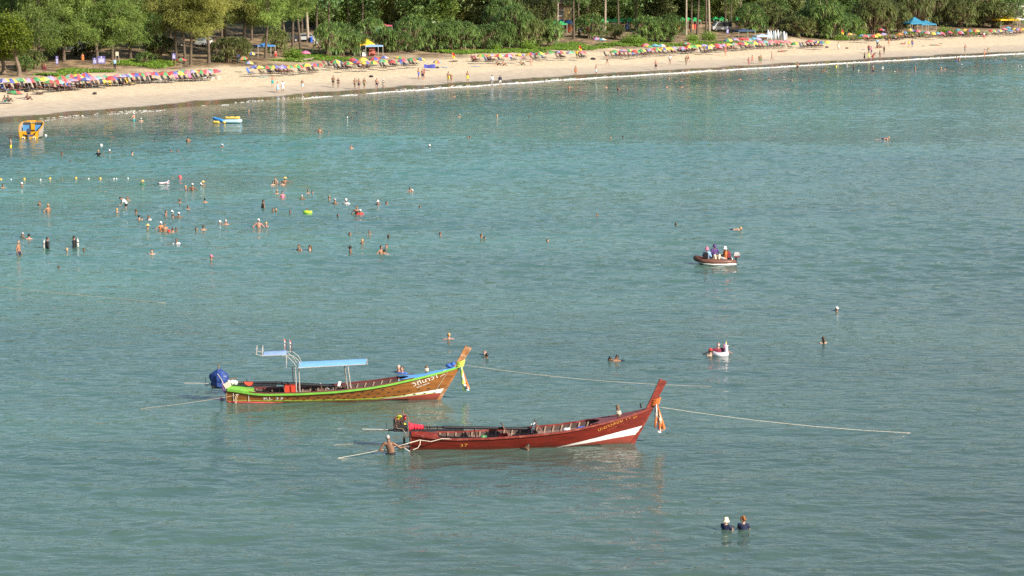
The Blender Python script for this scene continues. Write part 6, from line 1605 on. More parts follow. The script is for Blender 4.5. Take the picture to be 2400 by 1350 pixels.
def hull_material(name, top, top2, white, wlow, wup, bottom, bot_h, line=None, rough=.35, grain=.55):
    """painted hull: colours meet along lines given in the boat's own coordinates"""
    m = bpy.data.materials.new(name); m.use_nodes = True; nt = m.node_tree; N = nt.nodes; L = nt.links; b = N['Principled BSDF']
    tc = N.new('ShaderNodeTexCoord'); sx = N.new('ShaderNodeSeparateXYZ'); L.new(tc.outputs['Object'], sx.inputs[0])
    def noise(scale, sc3, det=4):
        mp = N.new('ShaderNodeMapping'); mp.inputs['Scale'].default_value = sc3; L.new(tc.outputs['Object'], mp.inputs[0])
        n = N.new('ShaderNodeTexNoise'); n.inputs['Scale'].default_value = scale; n.inputs['Detail'].default_value = det; L.new(mp.outputs[0], n.inputs[0]); return n.outputs['Fac']
    def ma(op, a, c):
        n = N.new('ShaderNodeMath'); n.operation = op
        for i, x in enumerate((a, c)):
            if isinstance(x, (int, float)): n.inputs[i].default_value = x
            else: L.new(x, n.inputs[i])
        return n.outputs[0]
    def mix(f, a, c):
        n = N.new('ShaderNodeMix'); n.data_type = 'RGBA'; L.new(f, n.inputs['Factor'])
        for x, key in ((a, 'A'), (c, 'B')):
            if isinstance(x, tuple): n.inputs[key].default_value = (*x, 1)
            else: L.new(x, n.inputs[key])
        return n.outputs['Result']
    X, Z = sx.outputs['X'], sx.outputs['Z']
    Zw = ma('ADD', Z, ma('MULTIPLY', ma('SUBTRACT', noise(6, (1, 1, 1)), .5), .03))
    g = noise(3, (.3, 1, 3)); g2 = N.new('ShaderNodeMapRange'); g2.inputs[1].default_value = .35; g2.inputs[2].default_value = .65; L.new(g, g2.inputs[0])
    col = mix(g2.outputs[0], top, top2)
    sc_ = noise(14, (.5, 1, 3), 6); s2 = N.new('ShaderNodeMapRange'); s2.inputs[1].default_value = .60; s2.inputs[2].default_value = .72; L.new(sc_, s2.inputs[0])
    col = mix(ma('MULTIPLY', s2.outputs[0], grain), col, tuple(min(1, c * 1.7 + .035) for c in top))
    up = ma('ADD', ma('MULTIPLY', X, wup[1]), wup[0]); lo = ma('ADD', ma('MULTIPLY', X, wlow[1]), wlow[0])
    if line:
        col = mix(ma('LESS_THAN', Zw, bot_h + .035), col, line)
    col = mix(ma('LESS_THAN', Zw, bot_h), col, bottom)
    inw = ma('MULTIPLY', ma('LESS_THAN', Zw, up), ma('GREATER_THAN', up, lo))
    col = mix(inw, col, white)
    col = mix(ma('MULTIPLY', ma('LESS_THAN', Zw, lo), ma('GREATER_THAN', up, lo)), col, bottom)
    st = N.new('ShaderNodeMapRange'); st.inputs[1].default_value = .03; st.inputs[2].default_value = .16; st.inputs[3].default_value = .55; st.inputs[4].default_value = 0
    L.new(ma('ADD', Z, ma('MULTIPLY', ma('SUBTRACT', noise(3, (1, 1, .4), 5), .5), .18)), st.inputs[0])
    col = mix(st.outputs[0], col, (.045, .035, .02))
    L.new(col, b.inputs['Base Color']); b.inputs['Roughness'].default_value = rough + .12; b.inputs['Coat Weight'].default_value = .06; b.inputs['Coat Roughness'].default_value = .25
    bu = N.new('ShaderNodeBump'); bu.inputs['Strength'].default_value = .25; bu.inputs['Distance'].default_value = .01; L.new(g, bu.inputs['Height']); L.new(bu.outputs[0], b.inputs['Normal'])
    return m
ZS = [.62, .60, .52, .49, .51, .58, .69, .82, 1.06, 1.23, 1.45]
M_INNER = mat('inner_wood', (.055, .032, .026), .75, .3, 5); M_RIB = mat('rib_wood', (.23, .15, .11), .75, .25, 6); M_INB = mat('inner_board_wood', (.15, .10, .08), .8, .3, 5); M_FLOOR = mat('floor_wood', (.10, .062, .042), .8, .3, 5)
M_BLACK = mat('black_metal', (.018, .018, .02), .4, .2, 8); M_STEEL = mat('steel_tube', (.34, .33, .31), .5, .15, 8); M_RUST = mat('rusty_tube', (.15, .10, .068), .6, .3, 10); M_ROPE = mat('rope', (.46, .38, .27), .9, .15, 20); M_ROPEW = mat('pale_rope', (.60, .54, .44), .9, .12, 20); M_BENCH = mat('bench_wood', (.17, .07, .05), .7, .25, 5)

# ---- the red boat
M_REDH = hull_material('red_hull_paint', (.185, .0155, .008), (.115, .011, .0055), (.74, .74, .72), (-.73, .125), (-1.16, .206), (.25, .045, .03), .05)
M_REDT = mat('red_trim_paint', (.18, .024, .015), .45, .3, 6, coat=.08, dirt=(.27, .075, .055)); M_REDD = mat('red_deck_paint', (.17, .045, .04), .5, .2, 4)
rb = LongTail('long_tail_boat', (965, 1057), (1486, 1040), (1531, 954), ZS)
tag(rb.root, 'dark red wooden long-tail boat with white bow wedge, nearest the camera', 'boat', 'moored long-tail boats')
rb.planks([M_REDH, M_INNER]); rb.transom(M_REDT); rb.gunwales(M_REDT)
rb.ribs(M_RIB); rb.stringers(M_INB); rb.floor(M_FLOOR); rb.deck(M_REDD, .80, 1.0, 'foredeck', .04, .0, -.45); rb.deck(M_REDT, 0, .115, 'stern_deck', .10, 0, 0); rb.stem(M_REDT, (1562, 890))
E = rb.bp
GOLD = mat('gold_paint', (.62, .30, .06), .5, .2, 20)
rb.lettering('37', 1079, 1048.5, .17, GOLD, (1097, 1047), 'number_lettering')
rb.lettering('มะดาวลอย 14', 1405, 1014, .20, GOLD, (1483, 985), 'name_lettering')
rb.lettering('KL', 1490.5, 979.5, .12, GOLD, (1498, 976.5), 'port_lettering'); rb.lettering('37', 1489, 987.5, .12, GOLD, (1498.5, 984.5), 'port_lettering')
rb.lettering('สวัสดี', 1427, 1014, .07, mat('red_paint_letters', (.5, .12, .05), .5, .2, 20), (1449, 1006), 'small_lettering')
# bitt, cleats and rope on the bow
a, b = E(1451, 978), E(1447, 949)
MB().tube([a, b], [.07, .075], 8).build('mooring_bitt', M_RUST, rb.root)
mb = MB()
for k in range(3):
    c = a.lerp(b, .30 + .1 * k); mb.tube([c + Vector((.095 * math.cos(q), .095 * math.sin(q), .01 * math.sin(2 * q))) for q in np.linspace(0, 6.28, 13)], .02, 5, cap=False)
mb.build('rope_coil', M_ROPEW, rb.root)
MB().beam(E(1502, 956), E(1501, 945), .06, .06).build('cleat', M_BLACK, rb.root); MB().tube([E(1508, 951, -.08), E(1508, 951, .25)], .04, 6).build('cross_peg', M_RUST, rb.root)
# engine on its swivel
en = MB().box(E(938, 1002), (.52, .42, .26)).box(E(934, 992), (.40, .36, .28)).build('engine', M_BLACK, rb.root)
YG = mat('engine_lime', (.42, .44, .03), .5, .2, 10); ER = mat('engine_red', (.45, .03, .04), .5, .2, 10)
for px, py, r_, mm, nm in [(936, 977, (.13, .13, .07), YG, 'engine_cover'), (933, 981, (.07, .12, .05), YG, 'engine_cover'), (945, 995, (.13, .12, .07), YG, 'fuel_tank'), (948, 979, (.07, .15, .13), ER, 'radiator'), (927, 983, (.05, .12, .14), ER, 'air_filter'), (938, 986, (.16, .14, .08), ER, 'engine_head'), (925, 992, (.06, .1, .1), YG, 'pulley')]:
    MB().ell(E(px, py), r_, 10, 7, 0).build(nm, mm, en, True)
mb = MB()
r_ = random.Random(4)
for k in range(22):
    c = E(937, 988) + Vector((r_.uniform(-.25, .22), r_.uniform(-.24, -.1), r_.uniform(-.2, .22))); mb.tube([c, c + Vector((r_.uniform(-.12, .12), -.02, r_.uniform(-.12, .12))), c + Vector((r_.uniform(-.2, .2), 0, r_.uniform(-.1, .2)))], .012, 4)
mb.build('hoses', mat('engine_hose', (.11, .06, .05), .6, .4, 10), en)
mb = MB()
for y in (-.26, .24):
    mb.tube([E(929, 996, y), E(930, 1004, y), E(943, 1005, y), E(951, 1016, y), E(956, 1026, y)], .022, 6); mb.tube([E(957, 1024, y), E(956.5, 980, y), E(954, 973, y), E(948, 971, y), E(931, 970, y), E(928, 975, y), E(927, 990, y)], .022, 6)
mb.tube([E(954, 973, -.26), E(954, 973, .24)], .022, 6); mb.build('roll_frame', M_RUST, en)
MB().tube([E(944.5, 971), E(945.5, 960)], [.035, .03], 8).build('exhaust_stack', M_RUST, en); MB().beam(E(955, 990), E(985.5, 990), .07, .06).build('steering_arm', mat('grey_pipe', (.10, .09, .085), .5, .2, 6), en)
tl = MB().tube([E(849, 1006), E(925, 1007)], .022, 6).build('tiller', M_STEEL, en); MB().beam(E(905.5, 990), E(905.5, 1009), .02, .02).beam(E(906, 1009), E(932, 1009), .04, .03).beam(E(911.5, 1008), E(911.5, 1016), .02, .02).build('tiller_bracket', M_BLACK, en)
MB().beam(E(922, 1008.5), E(1086, 1007.5), .14, .07).beam(E(968, 1012), E(984, 1012), .2, .06).tube([E(976, 1010), E(976, 1018)], [.09, .14], 10).build('swivel_frame', M_BLACK, rb.root)
sh_ = MB().tube([E(990, 1001), E(1035, 1001), E(1040, 1001), E(1242, 1005)], [.035, .035, .06, .06], 8).build('propeller_shaft', M_BLACK, rb.root)
mb = MB()
for px in (1001, 1007, 1025, 1056): mb.beam(E(px, 998), E(px, 1007), .06, .05)
mb.beam(E(1085.5, 997), E(1086, 1011), .025, .025); mb.tube([E(1086, 1008), E(1085, 1014), E(1079, 1017), E(1081, 1013)], .012, 5); mb.build('shaft_clamp', M_BLACK, rb.root)
mb = MB(); rings = []
for k in range(15):
    f = k / 14; c = E(957, 999).lerp(E(993, 1001.5), f); rr = (.17 if f < .15 else .13 - .04 * f) * (1 + .16 * math.sin(k * 2.3))
    rings.append([c + Vector((0, rr * math.cos(q) * (1 + .12 * math.sin(3 * q + k)), rr * math.sin(q) * (1 + .1 * math.cos(4 * q + k)))) for q in np.linspace(0, 2 * math.pi, 11)[:-1]])
mb.loft(rings, 0, True, True).build('red_cloth_wrap', mat('red_cloth', (.60, .02, .05), .8, .2, 14), rb.root)
for k in range(3):
    q = Matrix.Rotation(k * 2.094, 3, 'X'); MB().add([q @ Vector(p) + E(1246, 1005) for p in ((0, -.02, 0), (.02, .02, 0), (.06, .09, .17), (-.03, -.05, .2), (0, 0, .22))], [(0, 1, 2, 4, 3), (3, 4, 2, 1, 0)]).build('propeller_blade', mat('white_paint', (.7, .7, .7), .4, .1, 5), sh_)
for (ax, ay), (bx, by), w in [((1176, 995), (1196, 1024), .95), ((1254, 988), (1273, 1015), .95), ((1113, 1003), (1116, 1026), .7), ((1247, 1002), (1250, 1020), .5)]:
    MB().beam(E(ax, ay, .05), E(bx, by, .05), w, .035, 0, Vector((0, 1, 0)) if False else Vector((1, 0, .6))).build('thwart_board', M_BENCH, rb.root)
MB().beam(E(1249, 1006, -.2), E(1254, 991, -.2), .05, .1).build('white_plate', mat('white_paint', (.7, .7, .7), .4, .1, 5), rb.root)
for px, py, r_, c, n_ in [(1179, 1018, .12, 'red', 'red jacket'), (1132, 1021, .09, 'green', 'green net'), (1327, 1004, .10, 'white', 'white sack'), (1361, 1002, .12, 'blue', 'blue sack')]:
    p = rb.root.matrix_basis @ E(px, py + 3, .1)
    w_ = Matrix.Translation(rb.root.location) @ Matrix.Rotation(rb.root.rotation_euler.z, 4, 'Z') @ E(px, py + 4, .1)
    o = empty('stowed_bundle', w_); MB().ell((0, 0, 0), (r_ * 1.5, r_, r_), 8, 6).ell((r_, 0, r_ * .4), (r_ * .7, r_ * .7, r_ * .7), 7, 5).build('bundle', CLOTH[c], o, True); MB().tube([(-r_, 0, 0), (0, -r_ * 1.05, r_ * .2), (r_, 0, r_)], .012, 4).build('tie', M_ROPE, o)
    tag(o, n_ + ' bundle stowed inside the red boat', 'bundle', 'gear inside the red boat')
# rudder hardware at the stern
mb = MB(); mb.tube([E(948, 1022), E(947, 1030), E(948, 1040)], .05, 7).tube([E(958, 1040), E(965, 1054)], .035, 7).box(E(942, 1050), (.16, .12, .2)).box(E(935, 1052), (.1, .1, .22)); mb.build('rudder_fitting', mat('weedy_iron', (.10, .09, .06), .7, .4, 9), rb.root)

def to_world(bt, p): return Matrix.Translation(bt.root.location) @ Matrix.Rotation(bt.root.rotation_euler.z, 4, 'Z') @ Vector(p)
# garlands of cloth tied round the stem posts
def garland(bt, top, bottoms, cols, label):
    base = to_world(bt, bt.bp(*top)); o = empty('bow_garland', base)
    loc = lambda px, py, y: to_world(bt, bt.bp(px, py, y)) - base
    mb = MB()
    for k in range(4):
        c = loc(top[0] - 2 + k, top[1] + 4 - 4 * k, 0)
        mb.tube([c + Vector((.17 * math.cos(q), .13 * math.sin(q), .05 * math.cos(q))) for q in np.linspace(0, 6.28, 13)], .03, 6, mi=0, cap=False)
    mb.build('knot', CLOTH[cols[0]], o)
    for i, (bx, by) in enumerate(bottoms):
        a = loc(top[0] - 1 + i * .8, top[1] + 4, -.14); b = loc(bx, by, -.2 - .02 * i); v = []
        for k in range(9):
            f = k / 8; c = a.lerp(b, f ** .9); w = .025 + .05 * f; ph = i * 1.7 + k * .9
            v += [c + Vector((-w, .03 * math.sin(ph), 0)), c + Vector((w, .03 * math.cos(ph), 0)), c + Vector((w, .03 * math.cos(ph) + .008, 0)), c + Vector((-w, .03 * math.sin(ph) + .008, 0))]
        MB().add(v, [(4 * k + j, 4 * k + (j + 1) % 4, 4 * k + 4 + (j + 1) % 4, 4 * k + 4 + j) for k in range(8) for j in range(4)]).build('ribbon', CLOTH[cols[i % len(cols)]], o, True)
    tag(o, label, 'garland', 'bow garlands')
garland(rb, (1537, 943), [(1538, 1003), (1541, 1007), (1545, 1014), (1549, 1010), (1553, 1008), (1556, 1005)], ['orange', 'white', 'white', 'orange', 'cream', 'orange'], 'orange and white ribbons tied to the red boat stem post')

# ---- the green and brown boat
M_GRNH = hull_material('varnished_hull', (.30, .118, .026), (.185, .066, .015), (.76, .78, .68), (-.36, .068), (-.80, .135), (.27, .045, .03), .075, (.32, .42, .06))
M_LIME = mat('lime_paint', (.155, .40, .05), .4, .12, 5, coat=.2); M_DBLU = mat('deck_blue_paint', (.12, .36, .68), .45, .1, 4); M_STEMW = mat('stem_varnish', (.30, .125, .045), .5, .35, 7, .3, dirt=(.42, .28, .18)); M_TRIMD = mat('trim_dark_red', (.14, .03, .025), .5, .2, 5)
gb = LongTail('long_tail_boat', (533, 946), (1033, 934.5), (1074, 866), [.60, .56, .46, .43, .45, .52, .66, .80, 1.06, 1.22, 1.42])
tag(gb.root, 'brown long-tail boat with lime green gunwale and blue canopy', 'boat', 'moored long-tail boats')
gb.planks([M_GRNH, M_INNER]); gb.transom(M_STEMW); gb.gunwales(M_LIME, .09, .085, .0, 'gunwale', .012, 0, 1, (-1,)); gb.gunwales(M_TRIMD, .10, .08, .0, 'gunwale', .012, .1, .83, (1,)); gb.gunwales(M_LIME, .10, .10, .0, 'gunwale', .012, .83, 1, (1,)); gb.gunwales(M_TRIMD, .06, .03, .062, 'rail_cap', -.02, .1, .82)
gb.ribs(M_RIB); gb.stringers(M_INB); gb.floor(M_FLOOR); gb.deck(M_DBLU, .80, 1.0, 'foredeck', .04, .035, -.45); gb.deck(M_LIME, 0, .12, 'stern_deck', .10, .04, 0); gb.stem(M_STEMW, (1105, 812))
G = gb.bp
WHT = mat('white_lettering', (.80, .78, .70), .5, .12, 20)
gb.lettering('KL 33', 618, 937.8, .17, WHT, (663, 936.5), 'number_lettering')
gb.lettering('วิถีนาวา', 968, 909.5, .26, WHT, (1027, 890), 'name_lettering'); gb.lettering('VITHI NAVA', 977.5, 914, .10, WHT, (1008, 903.5), 'name_lettering'); gb.lettering('KL 33', 1033, 881, .10, WHT, (1047, 874), 'port_lettering'); gb.lettering('KRABI', 1034, 888, .07, WHT, (1044, 882.5), 'port_lettering')
mb = MB()
for r_ in range(3):
    for i in range(17):
        f = i / 16; X = 2.0 + f * 7.0 + .18 * r_; z0 = .16 + .10 * r_ + max(0, X - 4.5) * (.028 + .028 * r_)
        if r_ == 2 and X > 7.2: continue
        if z0 > gb.Zs(min(1, X / 9.8)) - .13: continue
        w = .09; pts = [gb.on_hull(X - w, z0 - .012, .010), gb.on_hull(X, z0 - .03, .010), gb.on_hull(X + w, z0 + .012, .010), gb.on_hull(X, z0 + .03, .010)]
        mb.add(pts, [(0, 1, 2, 3)])
mb.build('painted_motifs', mat('motif_black', (.035, .03, .022), .6, .3, 15), gb.root)
MB().tube([gb.on_hull(X, .135 + max(0, X - 6.3) * .05, .006) for X in np.linspace(.1, 9.0, 30)], .014, 4).build('waterline_batten', mat('lime_dull', (.30, .42, .06), .5, .2, 6), gb.root)
a, b = G(1000, 873), G(999, 857)
MB().tube([a, b], [.06, .065], 8).build('mooring_bitt', M_RUST, gb.root)
mb = MB()
for k in range(3):
    c = a.lerp(b, .3 + .15 * k); mb.tube([c + Vector((.085 * math.cos(q), .085 * math.sin(q), 0)) for q in np.linspace(0, 6.28, 13)], .02, 5, cap=False)
mb.build('rope_coil', M_ROPEW, gb.root)
MB().ell(G(1055, 857), (.22, .18, .10), 9, 6).ell(G(1062, 853), (.12, .2, .09), 8, 6).build('blue_rope_heap', mat('rope_blue', (.04, .12, .42), .8, .4, 14), gb.root, True)
# canopy on four posts
def sheet(pts_l, pts_r, m, name, crown=.10, n=9):
    """curved roof sheet between two cross lines given as (near, far)"""
    mb = MB(); v = []
    for f in np.linspace(0, 1, n):
        A = Vector(pts_l[0]).lerp(Vector(pts_r[0]), f); B_ = Vector(pts_l[1]).lerp(Vector(pts_r[1]), f)
        for j in range(7):
            q = j / 6; p = A.lerp(B_, q) + Vector((0, 0, crown * (1 - (2 * q - 1) ** 2))); v.append(p)
    k = len(v); v += [p - Vector((0, 0, .025)) for p in v]
    f_ = [(i * 7 + j, i * 7 + 7 + j, i * 7 + 8 + j, i * 7 + 1 + j) for i in range(n - 1) for j in range(6)]
    f_ += [tuple(x + k for x in q[::-1]) for q in f_]
    for i in range(n - 1):
        f_.append((i * 7, k + i * 7, k + i * 7 + 7, i * 7 + 7)); f_.append((i * 7 + 6, i * 7 + 13, k + i * 7 + 13, k + i * 7 + 6))
    for j in range(6):
        f_.append((j + 1, k + j + 1, k + j, j)); b0 = (n - 1) * 7; f_.append((b0 + j, k + b0 + j, k + b0 + j + 1, b0 + j + 1))
    return mb.add(v, f_).build(name, m, gb.root, False)
CAN = mat('canopy_blue', (.22, .50, .78), .5, .08, 3, trans=.15)
zl = G(698, 861, -.7).z; zr = G(860, 853, -.7).z
xl, xr = G(700, 861, -.7).x, G(860, 853, -.7).x
sheet(((xl, -.7, zl), (xl, .7, zl)), ((xr, -.6, zr), (xr, .6, zr)), CAN, 'canopy', .08)
mb = MB()
for y in (-.71, .71): mb.tube([(xl - .05, y, zl - .03), (xr + .05, y * .86, zr - .03)], .022, 6)
for x, z in ((xl, zl), (xr, zr)):
    mb.tube([(x, .7 * q, z - .02 + .08 * (1 - q * q)) for q in np.linspace(-1, 1, 9)], .022, 6)
mb.build('canopy_frame', M_STEEL, gb.root)
mb = MB()
for i in range(26):
    f = i / 25; mb.box((xl + (xr - xl) * f, -.70 + .1 * f, zl + (zr - zl) * f - .045), (.05, .012, .05))
mb.build('canopy_fringe', mat('fringe', (.10, .18, .26), .8, .3, 9), gb.root)
for (tx, ty), (bx, by), y in [((692, 861), (695, 921), -.60), ((685, 857), (689, 916), .55), ((815, 856), (823, 915), -.60), ((807, 852), (813, 910), .55), ((700, 861), (703, 921), -.5), ((808, 856), (816, 915), -.52)]:
    MB().tube([G(tx, ty, y), G(bx, by, y)], .026, 7).build('canopy_post', M_STEEL, gb.root)
# raised aft awning on bent tubes, with two flags
AW = mat('awning_pale_blue', (.30, .45, .72), .5, .1, 3, trans=.15)
z1 = G(620, 827, 0).z; x1 = G(618, 827, 0).x; x2 = G(672, 825, 0).x
sheet(((x1, -.45, z1 - .03), (x1, .45, z1 - .03)), ((x2, -.5, z1 + .02), (x2, .5, z1 + .02)), AW, 'aft_awning', .06)
mb = MB()
for y in (-.5, .5):
    mb.tube([(x2 - .1, y, z1 - .02), (x2 + .25, y, z1 - .05), (x2 + .5, y, z1 - .25), (x2 + .62, y, z1 - .5), (x2 + .66, y, zl)], .014, 6)
    mb.tube([(x2 - .2, y, z1 - .03), (x2 + .05, y, z1 - .1), (x2 + .3, y, z1 - .35), (x2 + .42, y, zl - .02)], .014, 6)
    mb.tube([(x2 - .02, y, z1 - .03), (x2 - .02, y, zl - .05)], .016, 6)
    mb.tube([(x2, y, z1 - .02), (x1 - .05, y * .9, z1 - .06), (x1 - .35, y * .9, z1 + .02)], .018, 6); mb.tube([(x1 - .05, y * .9, z1 - .06), (x1 - .05, y * .9, z1 + .25)], .024, 6); mb.tube([(x1 - .3, y * .9, z1 + .0), (x1 - .3, y * .9, z1 + .25)], .024, 6)
mb.tube([(x1 - .05, -.45, z1 + .25), (x1 - .05, .45, z1 + .25)], .02, 6); mb.tube([(x1 - .3, -.45, z1 + .25), (x1 - .3, .45, z1 + .25)], .02, 6)
mb.build('awning_frame', M_STEEL, gb.root)
for i, (px, py, tp) in enumerate([(666, 826, 792), (679, 826, 795)]):
    fp = MB().tube([G(px + 2, py, .1 * i), G(px - 1, tp, .1 * i)], .012, 5).build('flag_staff', M_STEEL, gb.root)
    for k, c in enumerate(['red', 'white', 'navy', 'white', 'red']):
        h = .32; t_ = G(px - .5, tp + 3, .1 * i); v = []
        for q in range(5):
            f = q / 4
            for s_ in (0, 1): v.append(t_ + Vector((.02 + .10 * f, .05 * math.sin(4 * f), -.08 * f * f * 3 - h * (k + s_) / 5 * (1 if True else 1) - .05 * k * f)))
        MB().add(v, [(2 * q, 2 * q + 1, 2 * q + 3, 2 * q + 2) for q in range(4)]).build('flag_stripe', CLOTH[c], fp)
# covered engine
mb = MB(); rings = []
prof = [(-.04, .24), (.02, .33), (.20, .33), (.30, .37), (.46, .38), (.52, .36), (.66, .20), (.72, .12), (.74, .02)]
c0 = G(514, 905)
for z, r_ in prof: rings.append([c0 + Vector(((r_ * 1.0) * math.cos(q) * (1 + .13 * math.cos(4 * q) + .05 * math.sin(7 * q + 9 * z)), r_ * .85 * math.sin(q) * (1 + .13 * math.cos(4 * q) + .05 * math.cos(6 * q - 8 * z)), z + .03 * math.sin(2 * q))) for q in np.linspace(0, 2 * math.pi, 15)[:-1]])
ec = mb.loft(rings, 0, True, True).build('engine_cover', mat('tarp_blue', (.016, .045, .19), .5, .3, 7, .9), gb.root, False)
MB().tube([c0 + Vector((-.02, -.02, .76)), c0 + Vector((-.03, -.02, .98))], [.035, .03], 7).build('exhaust_stack', M_RUST, ec)
MB().beam(c0 + Vector((.30, -.28, .20)), c0 + Vector((.42, -.30, .0)), .02, .3).tube([c0 + Vector((-.05, -.33, .6)), c0 + Vector((.12, -.36, .35)), c0 + Vector((.2, -.33, .1))], .012, 5).build('cover_tie', M_ROPEW, ec)
MB().box(G(513, 905), (.62, .4, .14)).beam(G(528, 903.5), G(648, 903), .13, .09).tube([G(551, 905), G(551, 913)], [.1, .15], 9).build('swivel_frame', M_BLACK, gb.root)
MB().tube([G(431, 898), G(500, 899)], .018, 6).build('tiller', M_STEEL, gb.root); MB().beam(G(482, 884), G(482, 900), .02, .02).beam(G(480, 902), G(497, 902), .04, .03).tube([G(480, 902), G(484, 907), G(488, 902)], .008, 4).build('tiller_bracket', M_BLACK, gb.root)
MB().beam(G(534, 889), G(557, 885.5), .05, .04).build('steering_arm', M_RUST, gb.root)
mb = MB(); rings = []
for k in range(10):
    c = G(534, 896).lerp(G(558, 897), k / 9); rr = .10 * (1 + .18 * math.sin(k * 2.1)); rings.append([c + Vector((0, rr * math.cos(q), rr * math.sin(q) * (1 + .1 * math.sin(2 * q + k)))) for q in np.linspace(0, 6.283, 9)[:-1]])
mb.loft(rings, 0, True, True).build('white_cloth_wrap', CLOTH['white'], gb.root)
mb = MB()
for px in (561, 564, 568): mb.ell(G(px, 897), (.04, .07, .08), 7, 5)
mb.tube([G(557, 897), G(645, 897), G(648, 897.5), G(770, 904)], [.06, .06, .075, .075], 8); mb.build('propeller_shaft', M_BLACK, gb.root)
MB().add([G(571, 895, -.08), G(594, 895, -.08), G(590, 903, -.1), G(582, 904.5, -.1), G(575, 901, -.1), G(571, 895, .08), G(594, 895, .08), G(590, 903, .1), G(582, 904.5, .1), G(575, 901, .1)], [(0, 1, 2, 3, 4), (9, 8, 7, 6, 5), (0, 5, 6, 1), (1, 6, 7, 2), (2, 7, 8, 3), (3, 8, 9, 4), (4, 9, 5, 0)]).build('red_cloth_wrap', mat('red_cloth2', (.55, .06, .03), .8, .2, 10), gb.root)
MB().beam(G(577, 887), G(585, 905), .02, .025).build('throttle_lever', M_BLACK, gb.root)
MB().tube([G(749, 898), G(772, 913)], .03, 6).tube([G(783, 905), G(772, 913)], .03, 6).tube([G(770, 904), G(790, 905)], .03, 6).tube([G(783, 904), G(784, 915)], .03, 6).build('shaft_cradle', M_BLACK, gb.root)
MB().beam(G(794, 905), G(797, 894), .05, .12).build('propeller_blade', mat('white_paint', (.7, .7, .7), .4, .1, 5), gb.root)
x0 = G(668, 912, 0).x; x9 = G(694, 912, 0).x; zt = G(680, 901, 0).z
MB().box(((x0 + x9) / 2, 0, (zt + .08) / 2), (x9 - x0, .75, zt - .08)).build('red_locker', mat('locker_red', (.55, .05, .02), .55, .15, 5), gb.root)
for px in (666, 699, 753, 817, 810, 822): MB().beam(G(px, 903 if px < 760 else 902, 0), G(px + 3, 922 if px < 760 else 916, 0), .9, .03, 0, Vector((1, 0, .4))).build('thwart_board', M_BENCH, gb.root)
for a_, b_ in ((706, 730), (762, 782), (826, 846)):
    MB().box((G((a_ + b_) / 2, 916, 0).x, 0, .26), ((b_ - a_) / 54.5, 1.1, .03)).build('seat_board', mat('seat_green', (.03, .28, .22), .6, .15, 5), gb.root)
# purple skeg frame and rope loops at the stern
PUR = mat('purple_paint', (.24, .09, .27), .5, .2, 8)
MB().tube([G(521.5, 893, -.2), G(522, 905, -.2), G(526, 917, -.2), G(533, 925, -.2), G(538, 930, -.2), G(541, 938, -.2)], .045, 7).tube([G(518, 930), G(519.5, 938), G(526, 941.5), G(534, 942)], [.06, .07, .05, .05], 7).build('skeg_frame', PUR, gb.root)
MB().tube([gb.on_hull(.05, .06, .05), gb.on_hull(1.2, .05, .06), gb.on_hull(2.4, .045, .04)], [.06, .06, .01], 6).build('stern_fender', mat('fender_red', (.36, .06, .05), .5, .15, 5), gb.root)
for px in (547, 583): MB().beam(gb.on_hull(G(px, 930, -.5).x, .46, .012), gb.on_hull(G(px, 930, -.5).x, .10, .02), .02, .03).build('cleat_strip', WHT, gb.root)
MB().beam(gb.on_hull(G(1022, 918, 0).x, .42, .012), gb.on_hull(G(1056, 868, -.1).x - .1, 1.25, .012), .03, .02).build('stem_batten', M_ROPE, gb.root)
garland(gb, (1079, 855), [(1090, 917), (1093, 914), (1096, 915), (1098, 912), (1089, 905), (1086, 900)], ['lime', 'lightblue', 'paleteal', 'orange', 'white', 'lime'], 'blue, lime and orange ribbons tied to the green boat stem post')

# ------------------------------------------------------------------ mooring ropes
def rope(a, b, sag, label, r=.017, m=None, dip=0):
    a = Vector(a); b = Vector(b); mb = MB()
    mb.tube([a.lerp(b, f) - Vector((0, 0, sag * 4 * f * (1 - f))) for f in np.linspace(0, 1, 29)], r, 6)
    o = mb.build('mooring_rope', m or M_ROPE, None, True); tag(o, label, 'rope', 'mooring ropes'); return o
rope(to_world(gb, G(1086, 855)), at_z(1760, 901) - Vector((0, 0, .1)), .25, 'long rope from the green boat stem running right', .0065)
rope(to_world(rb, E(1540, 953)), at_z(2200, 1014) - Vector((0, 0, .06)), .18, 'long rope from the red boat stem running right', .007, M_ROPEW)
rope(to_world(gb, G(560, 925, -.45)), at_z(195, 965) - Vector((0, 0, .04)), .12, 'rope from the green boat stern running left', .006)
rope(to_world(rb, E(987, 1031, -.58)), at_z(735, 1078) - Vector((0, 0, .06)), .08, 'pale rope from the red boat stern held by the man', .009, M_ROPEW)
rope(at_z(900, 1036), at_z(578, 1056) - Vector((0, 0, .03)), -.02, 'faint slack rope on the water behind the man', .005)
rope(at_z(-160, 668) + Vector((0, 0, .30)), at_z(388, 711) + Vector((0, 0, .02)), .03, 'long pale rope on the water at the left edge', .011)
mb = MB(); pts = [E(985, 1031, -.62), E(984.5, 1041, -.66), E(979, 1050, -.7), E(968, 1054, -.7)]
mb.tube(pts, .016, 5); mb.tube([E(985, 1031, -.62), E(965, 1036, -.6), E(946, 1042, -.6), E(948, 1050, -.6), E(958, 1057, -.6), E(962, 1058, -.6)], .016, 5); mb.tube([E(987, 1032, -.64), E(1010, 1035, -.72), E(1035, 1028.5, -.74), E(1063, 1029, -.74)], .016, 5)
mb.build('rope_loops', M_ROPEW, rb.root)
